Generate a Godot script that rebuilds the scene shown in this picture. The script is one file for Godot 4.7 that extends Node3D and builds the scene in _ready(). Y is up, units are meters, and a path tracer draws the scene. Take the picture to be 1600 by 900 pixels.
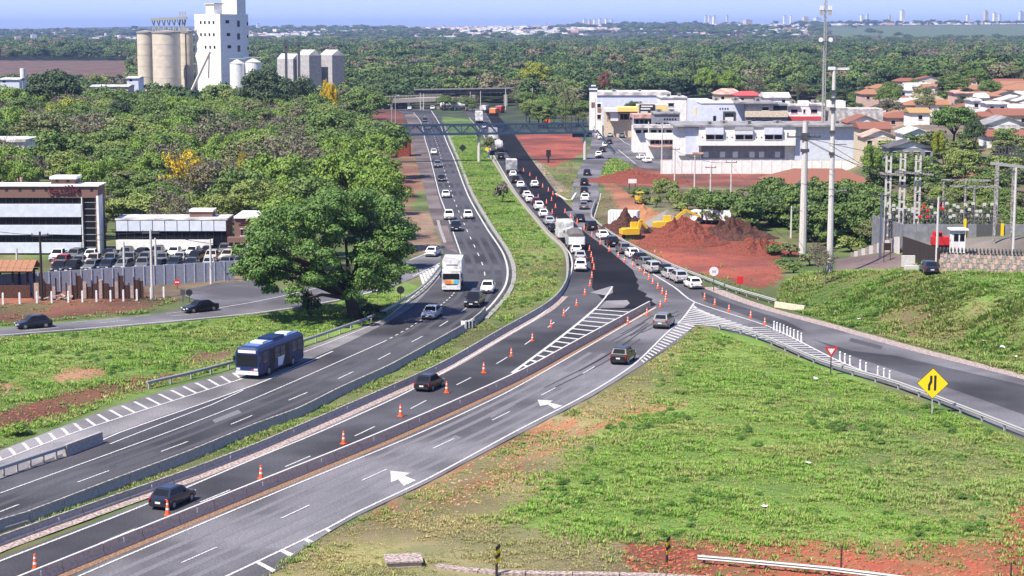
extends Node3D
# A highway interchange seen from a mast camera. Ground layout: pixel positions of the photograph's ground points are turned into
# metres once (gp / gt), everything is then built as real geometry at those places.
const LENS := 2900.0      # focal length in photo pixels
const EYE := 34.0         # camera height in metres
const HORIZON := 45.0     # photo row of the horizon
var pitch := atan((450.0 - HORIZON) / LENS)
var rng := RandomNumberGenerator.new()
var used := {}
var M := {}
var noise_a := FastNoiseLite.new()
var noise_b := FastNoiseLite.new()
var noise_c := FastNoiseLite.new()

# ---------- mesh builder: faces are given counter-clockwise seen from outside ----------
class MB:
	var v := PackedVector3Array()
	var n := PackedVector3Array()
	var c := PackedColorArray()
	var col := Color.WHITE
	func tri(a: Vector3, b: Vector3, d: Vector3) -> void:
		var nn := (b - a).cross(d - a).normalized()
		v.append(a); v.append(d); v.append(b)
		for i in 3:
			n.append(nn); c.append(col)
	func quad(a: Vector3, b: Vector3, d: Vector3, e: Vector3) -> void:
		tri(a, b, d); tri(a, d, e)
	func box(o: Vector3, s: Vector3, bs := Basis.IDENTITY) -> void:
		var h := s * 0.5
		var p := []
		for k in 8:
			p.append(o + bs * Vector3(h.x if k & 1 else -h.x, h.y if k & 2 else -h.y, h.z if k & 4 else -h.z))
		quad(p[4], p[5], p[7], p[6]); quad(p[1], p[0], p[2], p[3]); quad(p[5], p[1], p[3], p[7])
		quad(p[0], p[4], p[6], p[2]); quad(p[6], p[7], p[3], p[2]); quad(p[0], p[1], p[5], p[4])
	func bar(a: Vector3, b: Vector3, w: float, h: float) -> void:   # a box from a to b
		var z := (b - a).normalized()
		var x := z.cross(Vector3.UP)
		if x.length() < 0.01: x = Vector3.RIGHT
		x = x.normalized()
		var y := x.cross(z).normalized()
		box((a + b) * 0.5, Vector3(w, h, a.distance_to(b)), Basis(x, y, -z))
	func tube(a: Vector3, b: Vector3, ra: float, rb: float, k := 8, caps := true) -> void:
		var z := (b - a).normalized()
		var x := z.cross(Vector3.UP if absf(z.y) < 0.9 else Vector3.RIGHT).normalized()
		var y := z.cross(x)
		for i in k:
			var t0 := TAU * i / k
			var t1 := TAU * (i + 1) / k
			var d0 := x * cos(t0) + y * sin(t0)
			var d1 := x * cos(t1) + y * sin(t1)
			quad(a + d0 * ra, a + d1 * ra, b + d1 * rb, b + d0 * rb)
			if caps:
				tri(b, b + d0 * rb, b + d1 * rb); tri(a, a + d1 * ra, a + d0 * ra)
	func lathe(prof: Array, k := 12, o := Vector3.ZERO) -> void:   # Vector2(radius, height) from bottom to top
		for j in prof.size() - 1:
			for i in k:
				var t0 := TAU * i / k
				var t1 := TAU * (i + 1) / k
				var a: Vector2 = prof[j]
				var b: Vector2 = prof[j + 1]
				var d0 := Vector3(cos(t0), 0, -sin(t0))
				var d1 := Vector3(cos(t1), 0, -sin(t1))
				quad(o + d0 * a.x + Vector3.UP * a.y, o + d1 * a.x + Vector3.UP * a.y, o + d1 * b.x + Vector3.UP * b.y, o + d0 * b.x + Vector3.UP * b.y)
	func loft(rings: Array, close := true) -> void:   # rings: arrays of points, each counter-clockwise seen from the end it starts at
		for j in rings.size() - 1:
			var r: Array = rings[j]
			var q: Array = rings[j + 1]
			for i in r.size():
				var k := (i + 1) % r.size()
				quad(r[k], r[i], q[i], q[k])
		if close:
			cap(rings[0], true); cap(rings[-1], false)
	func cap(r: Array, flip: bool) -> void:
		var o := Vector3.ZERO
		for p: Vector3 in r: o += p
		o /= r.size()
		for i in r.size():
			var k := (i + 1) % r.size()
			if flip: tri(o, r[i], r[k])
			else: tri(o, r[k], r[i])
	func mesh(m: Material = null) -> ArrayMesh:
		var a := []
		a.resize(Mesh.ARRAY_MAX)
		a[Mesh.ARRAY_VERTEX] = v; a[Mesh.ARRAY_NORMAL] = n; a[Mesh.ARRAY_COLOR] = c
		var am := ArrayMesh.new()
		am.add_surface_from_arrays(Mesh.PRIMITIVE_TRIANGLES, a)
		if m: am.surface_set_material(0, m)
		return am

# ---------- photo row/column to ground ----------
func ray(u: float, w: float) -> Vector3:
	var fwd := Vector3(0, -sin(pitch), -cos(pitch))
	var up := Vector3(0, cos(pitch), -sin(pitch))
	return fwd + up * (-(w - 450.0) / LENS) + Vector3.RIGHT * ((u - 800.0) / LENS)
func gp(u: float, w: float, y := 0.0) -> Vector3:
	var d := ray(u, w)
	return Vector3(0, EYE, 0) + d * ((y - EYE) / d.y)
func at_z(u: float, w: float, z: float) -> Vector3:   # the point of that sight line z metres away
	var d := ray(u, w)
	return Vector3(0, EYE, 0) + d * (-z / d.z)
func gt(u: float, w: float) -> Vector3:   # on the terrain
	var d := ray(u, w)
	var z := 95.0
	while z < 9000.0:
		var p := Vector3(0, EYE, 0) + d * (-z / d.z)
		if p.y <= terrain(p.x, p.z):
			break
		z *= 1.004
	var p2 := Vector3(0, EYE, 0) + d * (-z / d.z)
	p2.y = terrain(p2.x, p2.z)
	return p2
func top_y(p: Vector3, w: float) -> float:   # height of a point straight above p that shows at row w
	var d := ray(800, w)
	return EYE + d.y * (p.z / d.z)
func to_px(p: Vector3) -> Vector2:
	var q := p - Vector3(0, EYE, 0)
	var depth := q.dot(Vector3(0, -sin(pitch), -cos(pitch)))
	return Vector2(800.0 + LENS * q.x / depth, 450.0 - LENS * q.dot(Vector3(0, cos(pitch), -sin(pitch))) / depth)

# ---------- terrain ----------
const BANK_O := Vector2(31.0, -224.0)
const BANK_D := Vector2(0.424, 0.906)
func sstep(a: float, b: float, x: float) -> float:
	var t := clampf((x - a) / (b - a), 0, 1)
	return t * t * (3 - 2 * t)
func bank(x: float, z: float) -> float:
	var r := Vector2(x, z) - BANK_O
	var s := r.dot(BANK_D)
	var nn := r.dot(Vector2(0.906, -0.424))
	if nn < 3.0 or nn > 140.0: return 0.0
	var hp := 1.0 * sstep(-45, -22, s) + 4.0 * clampf((s + 22.0) / 32.0, 0, 1)
	hp += 3.6 * sstep(19, 38, nn) * sstep(-38, -12, s) * (1.0 - sstep(0, 16, s))
	return hp * sstep(3.0, 17, nn) * (1.0 - sstep(60, 130, nn))
func terrain(x: float, z: float) -> float:
	var h := bank(x, z)
	var d := -z
	if d > 310.0 and d < 1200.0 and x > 0.165 * d:
		h = maxf(h, 7.5 * sstep(0.17, 0.22, x / d) * sstep(330, 430, d) * (1.0 - sstep(850, 1200, d)))
	if d > 3300.0:
		var a := x / d
		var r := sstep(3300, 7800, d)
		h += r * (39.0 + 19.0 * clampf(a / 0.27, -1, 1)) + r * 4.0 * noise_b.get_noise_2d(x * 0.02, z * 0.02)
		if d > 8200.0:
			h += sstep(8200, 11500, d) * maxf(0, 11.0 + 22.0 * noise_b.get_noise_2d(x * 0.012, 40.0) - 12.0 * sstep(-0.01, 0.12, a))
	return h

# ---------- naming ----------
func numbered(called: String) -> String:
	var k: int = used.get(called, 0)
	used[called] = k + 1
	return called if k == 0 else "%s_%03d" % [called, k]
func tag(o: Node3D, label: String, category := "", group := "", kind := "") -> void:
	if label: o.set_meta("label", label)
	if category: o.set_meta("category", category)
	if group: o.set_meta("group", group)
	if kind: o.set_meta("kind", kind)
func thing(called: String, label: String, category: String, at := Vector3.ZERO, turn := 0.0, group := "") -> Node3D:
	var o := Node3D.new()
	o.name = numbered(called)
	add_child(o)
	o.position = at
	o.rotation.y = turn
	tag(o, label, category, group, "thing")
	return o
func struct(called: String, label: String, category: String) -> Node3D:
	var o := thing(called, label, category)
	o.set_meta("kind", "structure")
	return o
func part(parent: Node3D, called: String, me: Mesh, m: Material, at := Vector3.ZERO, bs := Basis.IDENTITY) -> MeshInstance3D:
	var o := MeshInstance3D.new()
	o.name = called
	o.mesh = me
	o.material_override = m
	o.transform = Transform3D(bs, at)
	parent.add_child(o, true)
	return o
func put(parent: Node3D, called: String, mb: MB, m: Material) -> MeshInstance3D:
	return part(parent, called, mb.mesh(), m)
func boxpart(parent: Node3D, called: String, o: Vector3, s: Vector3, m: Material, bs := Basis.IDENTITY) -> MeshInstance3D:
	var b := MB.new()
	b.box(Vector3.ZERO, s)
	return part(parent, called, b.mesh(), m, o, bs)
func copy(o: Node3D, label: String, at: Vector3, turn: float, group := "") -> Node3D:
	var r: Node3D = o.duplicate()
	r.name = numbered(String(o.name).trim_suffix("_master"))
	add_child(r)
	r.position = at
	r.rotation.y = turn
	tag(r, label, "", group, "thing")
	return r
const ORD := ["first", "second", "third", "fourth", "fifth", "sixth", "seventh", "eighth", "ninth", "tenth", "eleventh", "twelfth", "thirteenth", "fourteenth", "fifteenth", "sixteenth", "seventeenth", "eighteenth", "nineteenth", "twentieth", "twenty-first", "twenty-second", "twenty-third", "twenty-fourth", "twenty-fifth", "twenty-sixth", "twenty-seventh", "twenty-eighth", "twenty-ninth", "thirtieth"]

# ---------- paths on the ground ----------
func P(a: Array) -> PackedVector3Array:   # [u, v, u, v ...] -> ground points
	var r := PackedVector3Array()
	for i in a.size() / 2:
		r.append(gp(a[i * 2], a[i * 2 + 1]))
	return r
func smooth(p: PackedVector3Array, step := 3.0) -> PackedVector3Array:
	var r := PackedVector3Array()
	for i in p.size() - 1:
		var a := p[maxi(i - 1, 0)]
		var d := p[mini(i + 2, p.size() - 1)]
		var k := maxi(1, int(p[i].distance_to(p[i + 1]) / step))
		for j in k:
			var t := float(j) / k
			var ca := p[i] + (p[i + 1] - a) / 6.0 * clampf(p[i].distance_to(p[i + 1]) / maxf(0.1, a.distance_to(p[i])), 0.2, 1.0)
			var cb := p[i + 1] - (d - p[i]) / 6.0 * clampf(p[i].distance_to(p[i + 1]) / maxf(0.1, d.distance_to(p[i + 1])), 0.2, 1.0)
			r.append(p[i].bezier_interpolate(ca, cb, p[i + 1], t))
	r.append(p[-1])
	return r
func length_of(p: PackedVector3Array) -> float:
	var l := 0.0
	for i in p.size() - 1: l += p[i].distance_to(p[i + 1])
	return l
func along(p: PackedVector3Array, s: float) -> Transform3D:   # point at arc length s; -z looks along the path
	for i in p.size() - 1:
		var l := p[i].distance_to(p[i + 1])
		if s <= l or i == p.size() - 2:
			var d := (p[i + 1] - p[i]).normalized()
			return Transform3D(Basis(d.cross(Vector3.UP).normalized(), Vector3.UP, -d), p[i] + d * s)
		s -= l
	return Transform3D()
func sub(p: PackedVector3Array, s0: float, s1: float) -> PackedVector3Array:
	var r := PackedVector3Array([along(p, s0).origin])
	var s := 0.0
	for i in p.size() - 1:
		s += p[i].distance_to(p[i + 1])
		if s > s0 + 0.05 and s < s1 - 0.05: r.append(p[i + 1])
	r.append(along(p, s1).origin)
	return r
func side_at(p: PackedVector3Array, i: int) -> Vector3:
	var d := (p[mini(i + 1, p.size() - 1)] - p[maxi(i - 1, 0)]).normalized()
	return d.cross(Vector3.UP).normalized()
func sweep(mb: MB, p: PackedVector3Array, prof: Array) -> void:   # prof: closed outline of Vector2(side, up), counter-clockwise seen against the path
	var rings := []
	for i in p.size():
		var s := side_at(p, i)
		var ring := []
		for q: Vector2 in prof: ring.append(p[i] + s * q.x + Vector3.UP * q.y)
		rings.append(ring)
	mb.loft(rings)
func ribbon(mb: MB, p: PackedVector3Array, w: float, y: float) -> void:
	for i in p.size() - 1:
		var a := side_at(p, i) * w * 0.5
		var b := side_at(p, i + 1) * w * 0.5
		var u := Vector3.UP * y
		mb.quad(p[i] - a + u, p[i] + a + u, p[i + 1] + b + u, p[i + 1] - b + u)
func sheet(mb: MB, p: PackedVector3Array, y: float) -> void:   # flat polygon
	var q := PackedVector2Array()
	for a in p: q.append(Vector2(a.x, a.z))
	var t := Geometry2D.triangulate_polygon(q)
	if t.is_empty(): push_warning("polygon does not close")
	for i in t.size() / 3:
		var a := q[t[i * 3]]; var b := q[t[i * 3 + 1]]; var d := q[t[i * 3 + 2]]
		if (b - a).cross(d - a) > 0: var e := b; b = d; d = e
		mb.tri(Vector3(a.x, y, a.y), Vector3(b.x, y, b.y), Vector3(d.x, y, d.y))

# ---------- materials ----------
func lin(r: float, g: float, b: float) -> Color:
	return Color(r, g, b).linear_to_srgb()
func ntex(freq: float, lo: float, hi: float, sd: int, size := 512, octaves := 5, kind := FastNoiseLite.TYPE_SIMPLEX_SMOOTH, a := 0.25, b := 0.75) -> NoiseTexture2D:
	var f := FastNoiseLite.new()
	f.seed = sd
	f.noise_type = kind
	f.frequency = freq
	f.fractal_octaves = octaves
	var t := NoiseTexture2D.new()
	t.width = size; t.height = size; t.seamless = true
	t.noise = f
	var g := Gradient.new()
	g.set_color(0, Color(lo, lo, lo)); g.set_offset(0, a)
	g.set_color(1, Color(hi, hi, hi)); g.set_offset(1, b)
	t.color_ramp = g
	return t
func mat(called: String, c: Color, rough := 0.8, tex: Texture2D = null, scale := 0.2, metal := 0.0) -> StandardMaterial3D:
	var m := StandardMaterial3D.new()
	m.resource_name = called
	m.albedo_color = c
	m.roughness = rough
	m.metallic = metal
	if tex:
		m.albedo_texture = tex
		m.uv1_triplanar = true
		m.uv1_world_triplanar = true
		m.uv1_scale = Vector3.ONE * scale
	M[called] = m
	return m

func setup() -> void:
	var cam := Camera3D.new()
	cam.name = "camera"
	cam.fov = rad_to_deg(2.0 * atan(450.0 / LENS))
	cam.near = 1.0
	cam.far = 40000.0
	cam.position = Vector3(0, EYE, 0)
	cam.rotation.x = -pitch
	add_child(cam)
	cam.current = true
	var sky := ProceduralSkyMaterial.new()
	sky.sky_top_color = Color(0.33, 0.44, 0.69)
	sky.sky_horizon_color = Color(0.68, 0.74, 0.87)
	sky.sky_curve = 0.12
	sky.ground_bottom_color = Color(0.35, 0.33, 0.28)
	sky.ground_horizon_color = Color(0.60, 0.66, 0.76)
	sky.sky_energy_multiplier = 1.0
	var e := Environment.new()
	e.background_mode = Environment.BG_SKY
	e.sky = Sky.new()
	e.sky.sky_material = sky
	e.tonemap_mode = Environment.TONE_MAPPER_LINEAR
	e.tonemap_exposure = 1.75
	e.fog_enabled = true
	e.fog_density = 0.00007
	e.fog_light_color = Color(0.66, 0.77, 1.0)
	e.sdfgi_enabled = true
	e.ssao_enabled = true
	e.ssil_enabled = true
	var we := WorldEnvironment.new()
	we.name = "environment"
	we.environment = e
	add_child(we)
	var sun := DirectionalLight3D.new()
	sun.name = "sun"
	sun.light_color = Color(1.0, 0.96, 0.9)
	sun.light_energy = 1.6
	sun.light_angular_distance = 0.5
	sun.shadow_enabled = true
	add_child(sun)
	sun.look_at_from_position(Vector3.ZERO, -Vector3(-0.42, 0.82, 0.40), Vector3.UP)

func broad_detail(m: StandardMaterial3D, t: Texture2D, scale: float) -> void:
	m.detail_enabled = true
	m.detail_albedo = t
	m.detail_blend_mode = BaseMaterial3D.BLEND_MODE_MUL
	m.detail_uv_layer = BaseMaterial3D.DETAIL_UV_2
	m.uv2_triplanar = true
	m.uv2_world_triplanar = true
	m.uv2_scale = Vector3.ONE * scale
func materials() -> void:
	noise_a.seed = 3; noise_a.frequency = 0.06; noise_a.fractal_octaves = 4
	noise_b.seed = 8; noise_b.frequency = 0.03; noise_b.fractal_octaves = 3
	noise_c.seed = 21; noise_c.frequency = 0.35; noise_c.fractal_octaves = 3
	var grit := ntex(0.03, 0.86, 1.0, 5, 512, 6)
	var patch := ntex(0.006, 0.7, 1.0, 6, 512, 5)
	var speck := ntex(0.09, 0.55, 1.0, 9, 512, 4)
	M.grit = grit; M.patch = patch; M.speck = speck
	var g := mat("ground", Color.WHITE, 0.95, speck, 0.37)
	g.vertex_color_use_as_albedo = true
	g.detail_enabled = true
	g.detail_albedo = patch
	g.detail_blend_mode = BaseMaterial3D.BLEND_MODE_MUL
	broad_detail(g, patch, 0.013)
	for a in [["asphalt", 0.100, 0.099, 0.112], ["asphalt_old", 0.205, 0.200, 0.218], ["asphalt_new", 0.018, 0.0175, 0.021], ["asphalt_pale", 0.28, 0.27, 0.28], ["asphalt_brown", 0.20, 0.165, 0.16]]:
		var m := mat(a[0], lin(a[1], a[2], a[3]), 0.85, grit, 0.31)
		broad_detail(m, patch, 0.017)
		m.metallic_specular = 0.25
	mat("tyre_rubber", lin(0.075, 0.072, 0.078), 0.85, grit, 0.5)
	mat("worn_old", lin(0.184, 0.179, 0.194), 0.85, grit, 0.31)
	mat("worn_mid", lin(0.084, 0.083, 0.094), 0.85, grit, 0.31)
	mat("paint", lin(0.70, 0.69, 0.67), 0.7, ntex(0.05, 0.6, 1.0, 15, 512, 5, FastNoiseLite.TYPE_SIMPLEX_SMOOTH, 0.36, 0.56), 0.3)
	mat("concrete", lin(0.42, 0.40, 0.37), 0.85, ntex(0.02, 0.6, 1.0, 16), 0.25)
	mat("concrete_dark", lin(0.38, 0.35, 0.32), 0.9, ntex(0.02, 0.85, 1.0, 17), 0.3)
	mat("concrete_brown", lin(0.56, 0.43, 0.33), 0.9, ntex(0.02, 0.86, 1.0, 18), 0.3)
	mat("concrete_pink", lin(0.50, 0.40, 0.36), 0.9, ntex(0.02, 0.6, 1.0, 19), 0.3)
	mat("concrete_white", lin(0.62, 0.60, 0.57), 0.85, M.grit, 0.3)
	mat("gutter_clay", lin(0.34, 0.20, 0.12), 0.95, ntex(0.03, 0.6, 1.0, 20), 0.3)
	mat("steel", lin(0.42, 0.42, 0.41), 0.55, M.grit, 0.6, 0.1)
	mat("steel_dark", lin(0.10, 0.10, 0.11), 0.5, M.grit, 0.6, 0.3)
	mat("white_paint", lin(0.80, 0.80, 0.80), 0.6, M.grit, 0.3)
	mat("reflector", lin(0.85, 0.85, 0.8), 0.3)
	mat("black", lin(0.015, 0.015, 0.017), 0.6)
	mat("orange_plastic", lin(0.85, 0.13, 0.03), 0.5)
	mat("red_paint", lin(0.55, 0.02, 0.02), 0.5)
	mat("yellow_paint", lin(0.85, 0.55, 0.0), 0.45)
	mat("rubber", lin(0.02, 0.02, 0.02), 0.85)
	mat("bark", lin(0.10, 0.075, 0.055), 0.95, M.speck, 0.8)
	mat("bark_pale", lin(0.26, 0.22, 0.18), 0.95, M.speck, 0.8)
	mat("rust", lin(0.16, 0.07, 0.045), 0.9, ntex(0.03, 0.4, 1.0, 24), 0.4)
	mat("wood_dark", lin(0.05, 0.03, 0.025), 0.9, M.speck, 0.5)
	mat("clay", lin(0.34, 0.075, 0.04), 0.95, ntex(0.02, 0.55, 1.0, 25), 0.22)
	mat("clay_dark", lin(0.12, 0.045, 0.03), 0.95, ntex(0.02, 0.5, 1.0, 26), 0.22)
	mat("tile_roof", lin(0.34, 0.135, 0.085), 0.85, ntex(0.03, 0.6, 1.0, 27), 0.4)
	mat("tile_orange", lin(0.47, 0.23, 0.125), 0.85, ntex(0.03, 0.6, 1.0, 28), 0.4)
	mat("wall_white", lin(0.80, 0.79, 0.77), 0.85, ntex(0.01, 0.93, 1.0, 29), 0.12)
	mat("wall_cream", lin(0.66, 0.56, 0.42), 0.85, M.grit, 0.12)
	mat("wall_pink", lin(0.60, 0.42, 0.36), 0.85, M.grit, 0.12)
	mat("wall_grey", lin(0.24, 0.255, 0.30), 0.85, ntex(0.012, 0.9, 1.0, 30), 0.12)
	mat("wall_pale", lin(0.62, 0.66, 0.76), 0.6, ntex(0.012, 0.95, 1.0, 31), 0.12)
	mat("brick_brown", lin(0.30, 0.17, 0.145), 0.9, ntex(0.06, 0.6, 1.0, 32), 0.5)
	mat("silo", lin(0.62, 0.55, 0.45), 0.9, ntex(0.008, 0.92, 1.0, 33), 0.06)
	mat("roof_grey", lin(0.35, 0.34, 0.34), 0.7, M.patch, 0.1)
	mat("roof_white", lin(0.72, 0.70, 0.68), 0.7, M.patch, 0.1)
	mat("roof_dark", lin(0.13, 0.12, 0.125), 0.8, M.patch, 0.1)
	mat("window_dark", lin(0.014, 0.016, 0.020), 0.04)
	mat("facade_glass", lin(0.012, 0.014, 0.02), 0.06)
	mat("blue_steel", lin(0.035, 0.07, 0.125), 0.55, M.grit, 0.5)
	mat("machine_yellow", lin(0.78, 0.50, 0.03), 0.5, M.grit, 0.5)
	mat("letter_maroon", lin(0.10, 0.015, 0.03), 0.5)
	mat("wall_block", lin(0.33, 0.35, 0.42), 0.9, ntex(0.02, 0.9, 1.0, 40), 0.2)
	mat("silo_dark", lin(0.40, 0.33, 0.27), 0.9, ntex(0.008, 0.8, 1.0, 34), 0.08)
	mat("yellow_pale", lin(0.78, 0.58, 0.18), 0.6)
	mat("roof_pinkish", lin(0.66, 0.40, 0.32), 0.8, M.patch, 0.1)
	mat("awning_red", lin(0.46, 0.07, 0.07), 0.7)
	mat("wall_stained", lin(0.60, 0.57, 0.55), 0.9, ntex(0.01, 0.75, 1.0, 41), 0.12)
	mat("tile_yellow", lin(0.62, 0.40, 0.15), 0.85, M.speck, 0.3)
	mat("sign_yellow", lin(0.85, 0.60, 0.01), 0.45)
	mat("clay_mid", lin(0.28, 0.07, 0.042), 0.95, ntex(0.03, 0.5, 1.0, 42), 0.25)
	mat("sand", lin(0.55, 0.26, 0.12), 0.95, M.speck, 0.25)
	mat("gravel", lin(0.36, 0.33, 0.31), 0.95, M.speck, 0.4)
	for k in ["window_dark", "facade_glass", "bus_glass"]:
		if M.has(k): M[k].metallic_specular = 0.3
	mat("station_wall", lin(0.20, 0.205, 0.235), 0.9, ntex(0.012, 0.85, 1.0, 44), 0.12)
	var mesh_m := mat("mesh_blue", Color(lin(0.06, 0.11, 0.20), 0.14), 0.6)
	mesh_m.transparency = BaseMaterial3D.TRANSPARENCY_ALPHA
	for k in ["worn_old", "worn_mid", "tyre_rubber"]: M[k].metallic_specular = 0.25
	mat("storage_wall", lin(0.46, 0.45, 0.46), 0.85, ntex(0.01, 0.85, 1.0, 46), 0.1)

# ---------- ground ----------
# [outline in photo columns/rows, linear colour, colour to speckle with, share of speckle]
const G_GREEN := Color(0.105, 0.175, 0.035)
var regions := []
func region(a: Array, c1: Color, c2: Color, share := 0.4, warp := 0.8) -> void:
	var q := PackedVector2Array()
	for i in a.size() / 2:
		var p := gt(a[i * 2], a[i * 2 + 1])
		q.append(Vector2(p.x, p.z))
	var r := Rect2(q[0], Vector2.ZERO)
	for p in q: r = r.expand(p)
	regions.append([q, r.grow(warp * 2.0), c1, c2, share, warp])
func ground_color(x: float, z: float) -> Color:
	var d := -z
	var na := noise_a.get_noise_2d(x * 1.2, z * 0.9)
	var nc := noise_c.get_noise_2d(x, z)
	var c := Color(0.12, 0.19, 0.04).lerp(Color(0.24, 0.21, 0.09), clampf(0.25 + na * 0.9 + nc * 0.4, 0, 0.8))
	if d > 1300.0:
		c = Color(0.055, 0.085, 0.04)
		
		if d > 4200.0 and d < 6700.0 and x > 0.165 * d: c = Color(0.16, 0.23, 0.07)
		elif d > 5000.0: c = Color(0.10, 0.12, 0.09)
	elif d > 560.0: c = Color(0.07, 0.10, 0.04)
	if d > 930.0 and d < 2020.0 and x < -0.2 * d: c = Color(0.24, 0.125, 0.10).lerp(Color(0.20, 0.14, 0.08), clampf(0.4 + na, 0, 1))
	var p := Vector2(x, z)
	for g in regions:
		if not g[1].has_point(p): continue
		var w: Vector2 = p + Vector2(na + nc * 0.5, nc - na) * float(g[5])
		if Geometry2D.is_point_in_polygon(w, g[0]):
			c = g[2].lerp(g[3], clampf(float(g[4]) + na * 1.1 + nc * 0.9, 0, 1))
	return c
func build_ground() -> void:
	var tan1 := Color(0.37, 0.30, 0.15); var tan2 := Color(0.29, 0.29, 0.10)
	var red := Color(0.40, 0.095, 0.05); var red2 := Color(0.29, 0.075, 0.045)
	var redd := Color(0.24, 0.085, 0.05); var dry := Color(0.23, 0.17, 0.09)
	var green := Color(0.145, 0.265, 0.035); var green2 := Color(0.22, 0.32, 0.07)
	region([-300, 536, -60, 515, 300, 485, 520, 470, 640, 440, 660, 455, 600, 500, 360, 580, -60, 720, -300, 816], green, green2, 0.45)
	region([515, 825, 700, 735, 990, 574, 1090, 503, 1125, 515, 1060, 565, 1010, 640, 900, 720, 800, 805, 700, 850, 640, 915, 480, 1000, 220, 1000, 380, 915], tan1, tan2, 0.5, 2.0)
	region([1110, 510, 1290, 575, 1600, 690, 1660, 720, 1850, 796, 1850, 860, 980, 845, 780, 815, 900, 720, 1010, 640, 1060, 560], green, green2, 0.4, 3.5)
	region([1300, 640, 1600, 720, 1600, 840, 1380, 800], Color(0.25, 0.27, 0.10), Color(0.15, 0.25, 0.05), 0.5, 3.0)
	region([780, 815, 970, 848, 990, 1000, 400, 1000, 560, 900, 660, 850], Color(0.30, 0.26, 0.13), Color(0.22, 0.22, 0.09), 0.4, 2.0)
	region([975, 850, 1200, 842, 1400, 846, 1850, 848, 1850, 1010, 985, 1010], red, Color(0.24, 0.17, 0.07), 0.35, 0.8)
	region([1565, 795, 1660, 770, 1850, 800, 1850, 960, 1555, 960], red, red2, 0.3, 0.8)
	for t in [[570, 812, 700, 745, 780, 700, 860, 662], [640, 810, 760, 740, 840, 690, 900, 652], [700, 790, 860, 700, 960, 655, 1080, 625], [600, 790, 700, 735, 800, 690]]:
		var a := []
		var b := []
		for i in t.size() / 2:
			a.append_array([t[i * 2], t[i * 2 + 1] - 6.0]); b = [t[i * 2], t[i * 2 + 1] + 7.0] + b
		region(a + b, Color(0.46, 0.20, 0.095), tan1, 0.35, 0.7)
	# left of the highway
	region([-300, 735, -60, 660, 40, 633, 110, 610, 200, 590, 290, 581, 298, 588, 215, 612, 110, 645, 60, 662, -60, 690, -300, 760], Color(0.27, 0.085, 0.05), Color(0.17, 0.09, 0.04), 0.4, 1.0)
	region([60, 605, 80, 588, 95, 574, 168, 576, 155, 590, 70, 600, 0, 616, -60, 622, -60, 604, 0, 600], Color(0.40, 0.21, 0.12), Color(0.30, 0.20, 0.09), 0.4, 1.0)
	region([268, 566, 300, 554, 366, 546, 366, 563, 310, 576], Color(0.24, 0.09, 0.05), dry, 0.4, 1.0)
	region([-300, 492, 0, 474, 120, 470, 265, 462, 280, 470, 200, 488, 90, 498, -300, 532], redd, Color(0.13, 0.12, 0.045), 0.35, 1.0)
	region([-300, 468, 60, 452, 232, 440, 260, 462, 120, 470, -300, 492], Color(0.36, 0.14, 0.08), redd, 0.3)
	region([225, 440, 370, 430, 400, 437, 330, 446, 290, 452, 285, 466, 235, 466], Color(0.33, 0.23, 0.16), dry, 0.4)
	region([596, 205, 648, 205, 652, 250, 662, 297, 645, 305, 640, 330, 600, 330, 590, 260], Color(0.30, 0.11, 0.07), dry, 0.5, 1.5)
	region([575, 172, 628, 172, 636, 195, 575, 197], red2, Color(0.20, 0.08, 0.05), 0.4, 2.0)
	region([636, 330, 670, 330, 688, 384, 640, 402, 630, 370], Color(0.36, 0.25, 0.17), Color(0.28, 0.17, 0.11), 0.5)
	# middle
	region([690, 182, 735, 187, 760, 228, 800, 296, 856, 366, 882, 405, 878, 450, 800, 505, 735, 505, 797, 445, 797, 415, 762, 352, 712, 248], green, green2, 0.35)
	region([790, 430, 806, 380, 830, 380, 880, 400, 880, 450, 800, 500, 740, 508], Color(0.19, 0.27, 0.06), Color(0.27, 0.24, 0.10), 0.3)
	region([803, 209, 900, 205, 918, 233, 893, 250, 862, 262, 830, 247], red, red2, 0.4)
	region([835, 250, 870, 300, 893, 326, 915, 296, 890, 250, 862, 262], Color(0.16, 0.21, 0.06), dry, 0.35)
	region([829, 249, 872, 302, 890, 300, 862, 276, 845, 256], Color(0.46, 0.34, 0.28), Color(0.40, 0.30, 0.24), 0.4, 0.4)
	# building site
	region([945, 345, 1000, 330, 1130, 340, 1215, 395, 1222, 440, 1190, 452, 1130, 438, 1050, 416, 970, 378], red, red2, 0.45, 1.5)
	region([935, 284, 952, 280, 1012, 328, 1030, 345, 975, 345, 950, 300], Color(0.46, 0.19, 0.09), Color(0.40, 0.17, 0.09), 0.5, 1.0)
	region([952, 285, 965, 262, 1000, 258, 1240, 268, 1240, 292, 960, 292], redd, Color(0.33, 0.10, 0.06), 0.5, 1.5)
	region([936, 283, 945, 258, 958, 246, 985, 262, 960, 289], green, green2, 0.3, 0.5)
	region([925, 342, 935, 303, 955, 300, 975, 345, 960, 372], Color(0.18, 0.18, 0.07), dry, 0.5, 1.0)
	# bank on the right
	region([1200, 478, 1220, 440, 1250, 425, 1330, 420, 1660, 425, 1850, 430, 1850, 660, 1660, 600, 1420, 540, 1300, 506], Color(0.145, 0.26, 0.045), Color(0.27, 0.21, 0.10), 0.22, 2.5)
	region([1305, 402, 1412, 400, 1412, 424, 1305, 422], Color(0.25, 0.18, 0.16), Color(0.22, 0.16, 0.15), 0.5, 0.4)
	region([1020, 160, 1700, 110, 1700, 260, 1040, 262], Color(0.32, 0.24, 0.18), Color(0.20, 0.17, 0.10), 0.5, 4.0)
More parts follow.
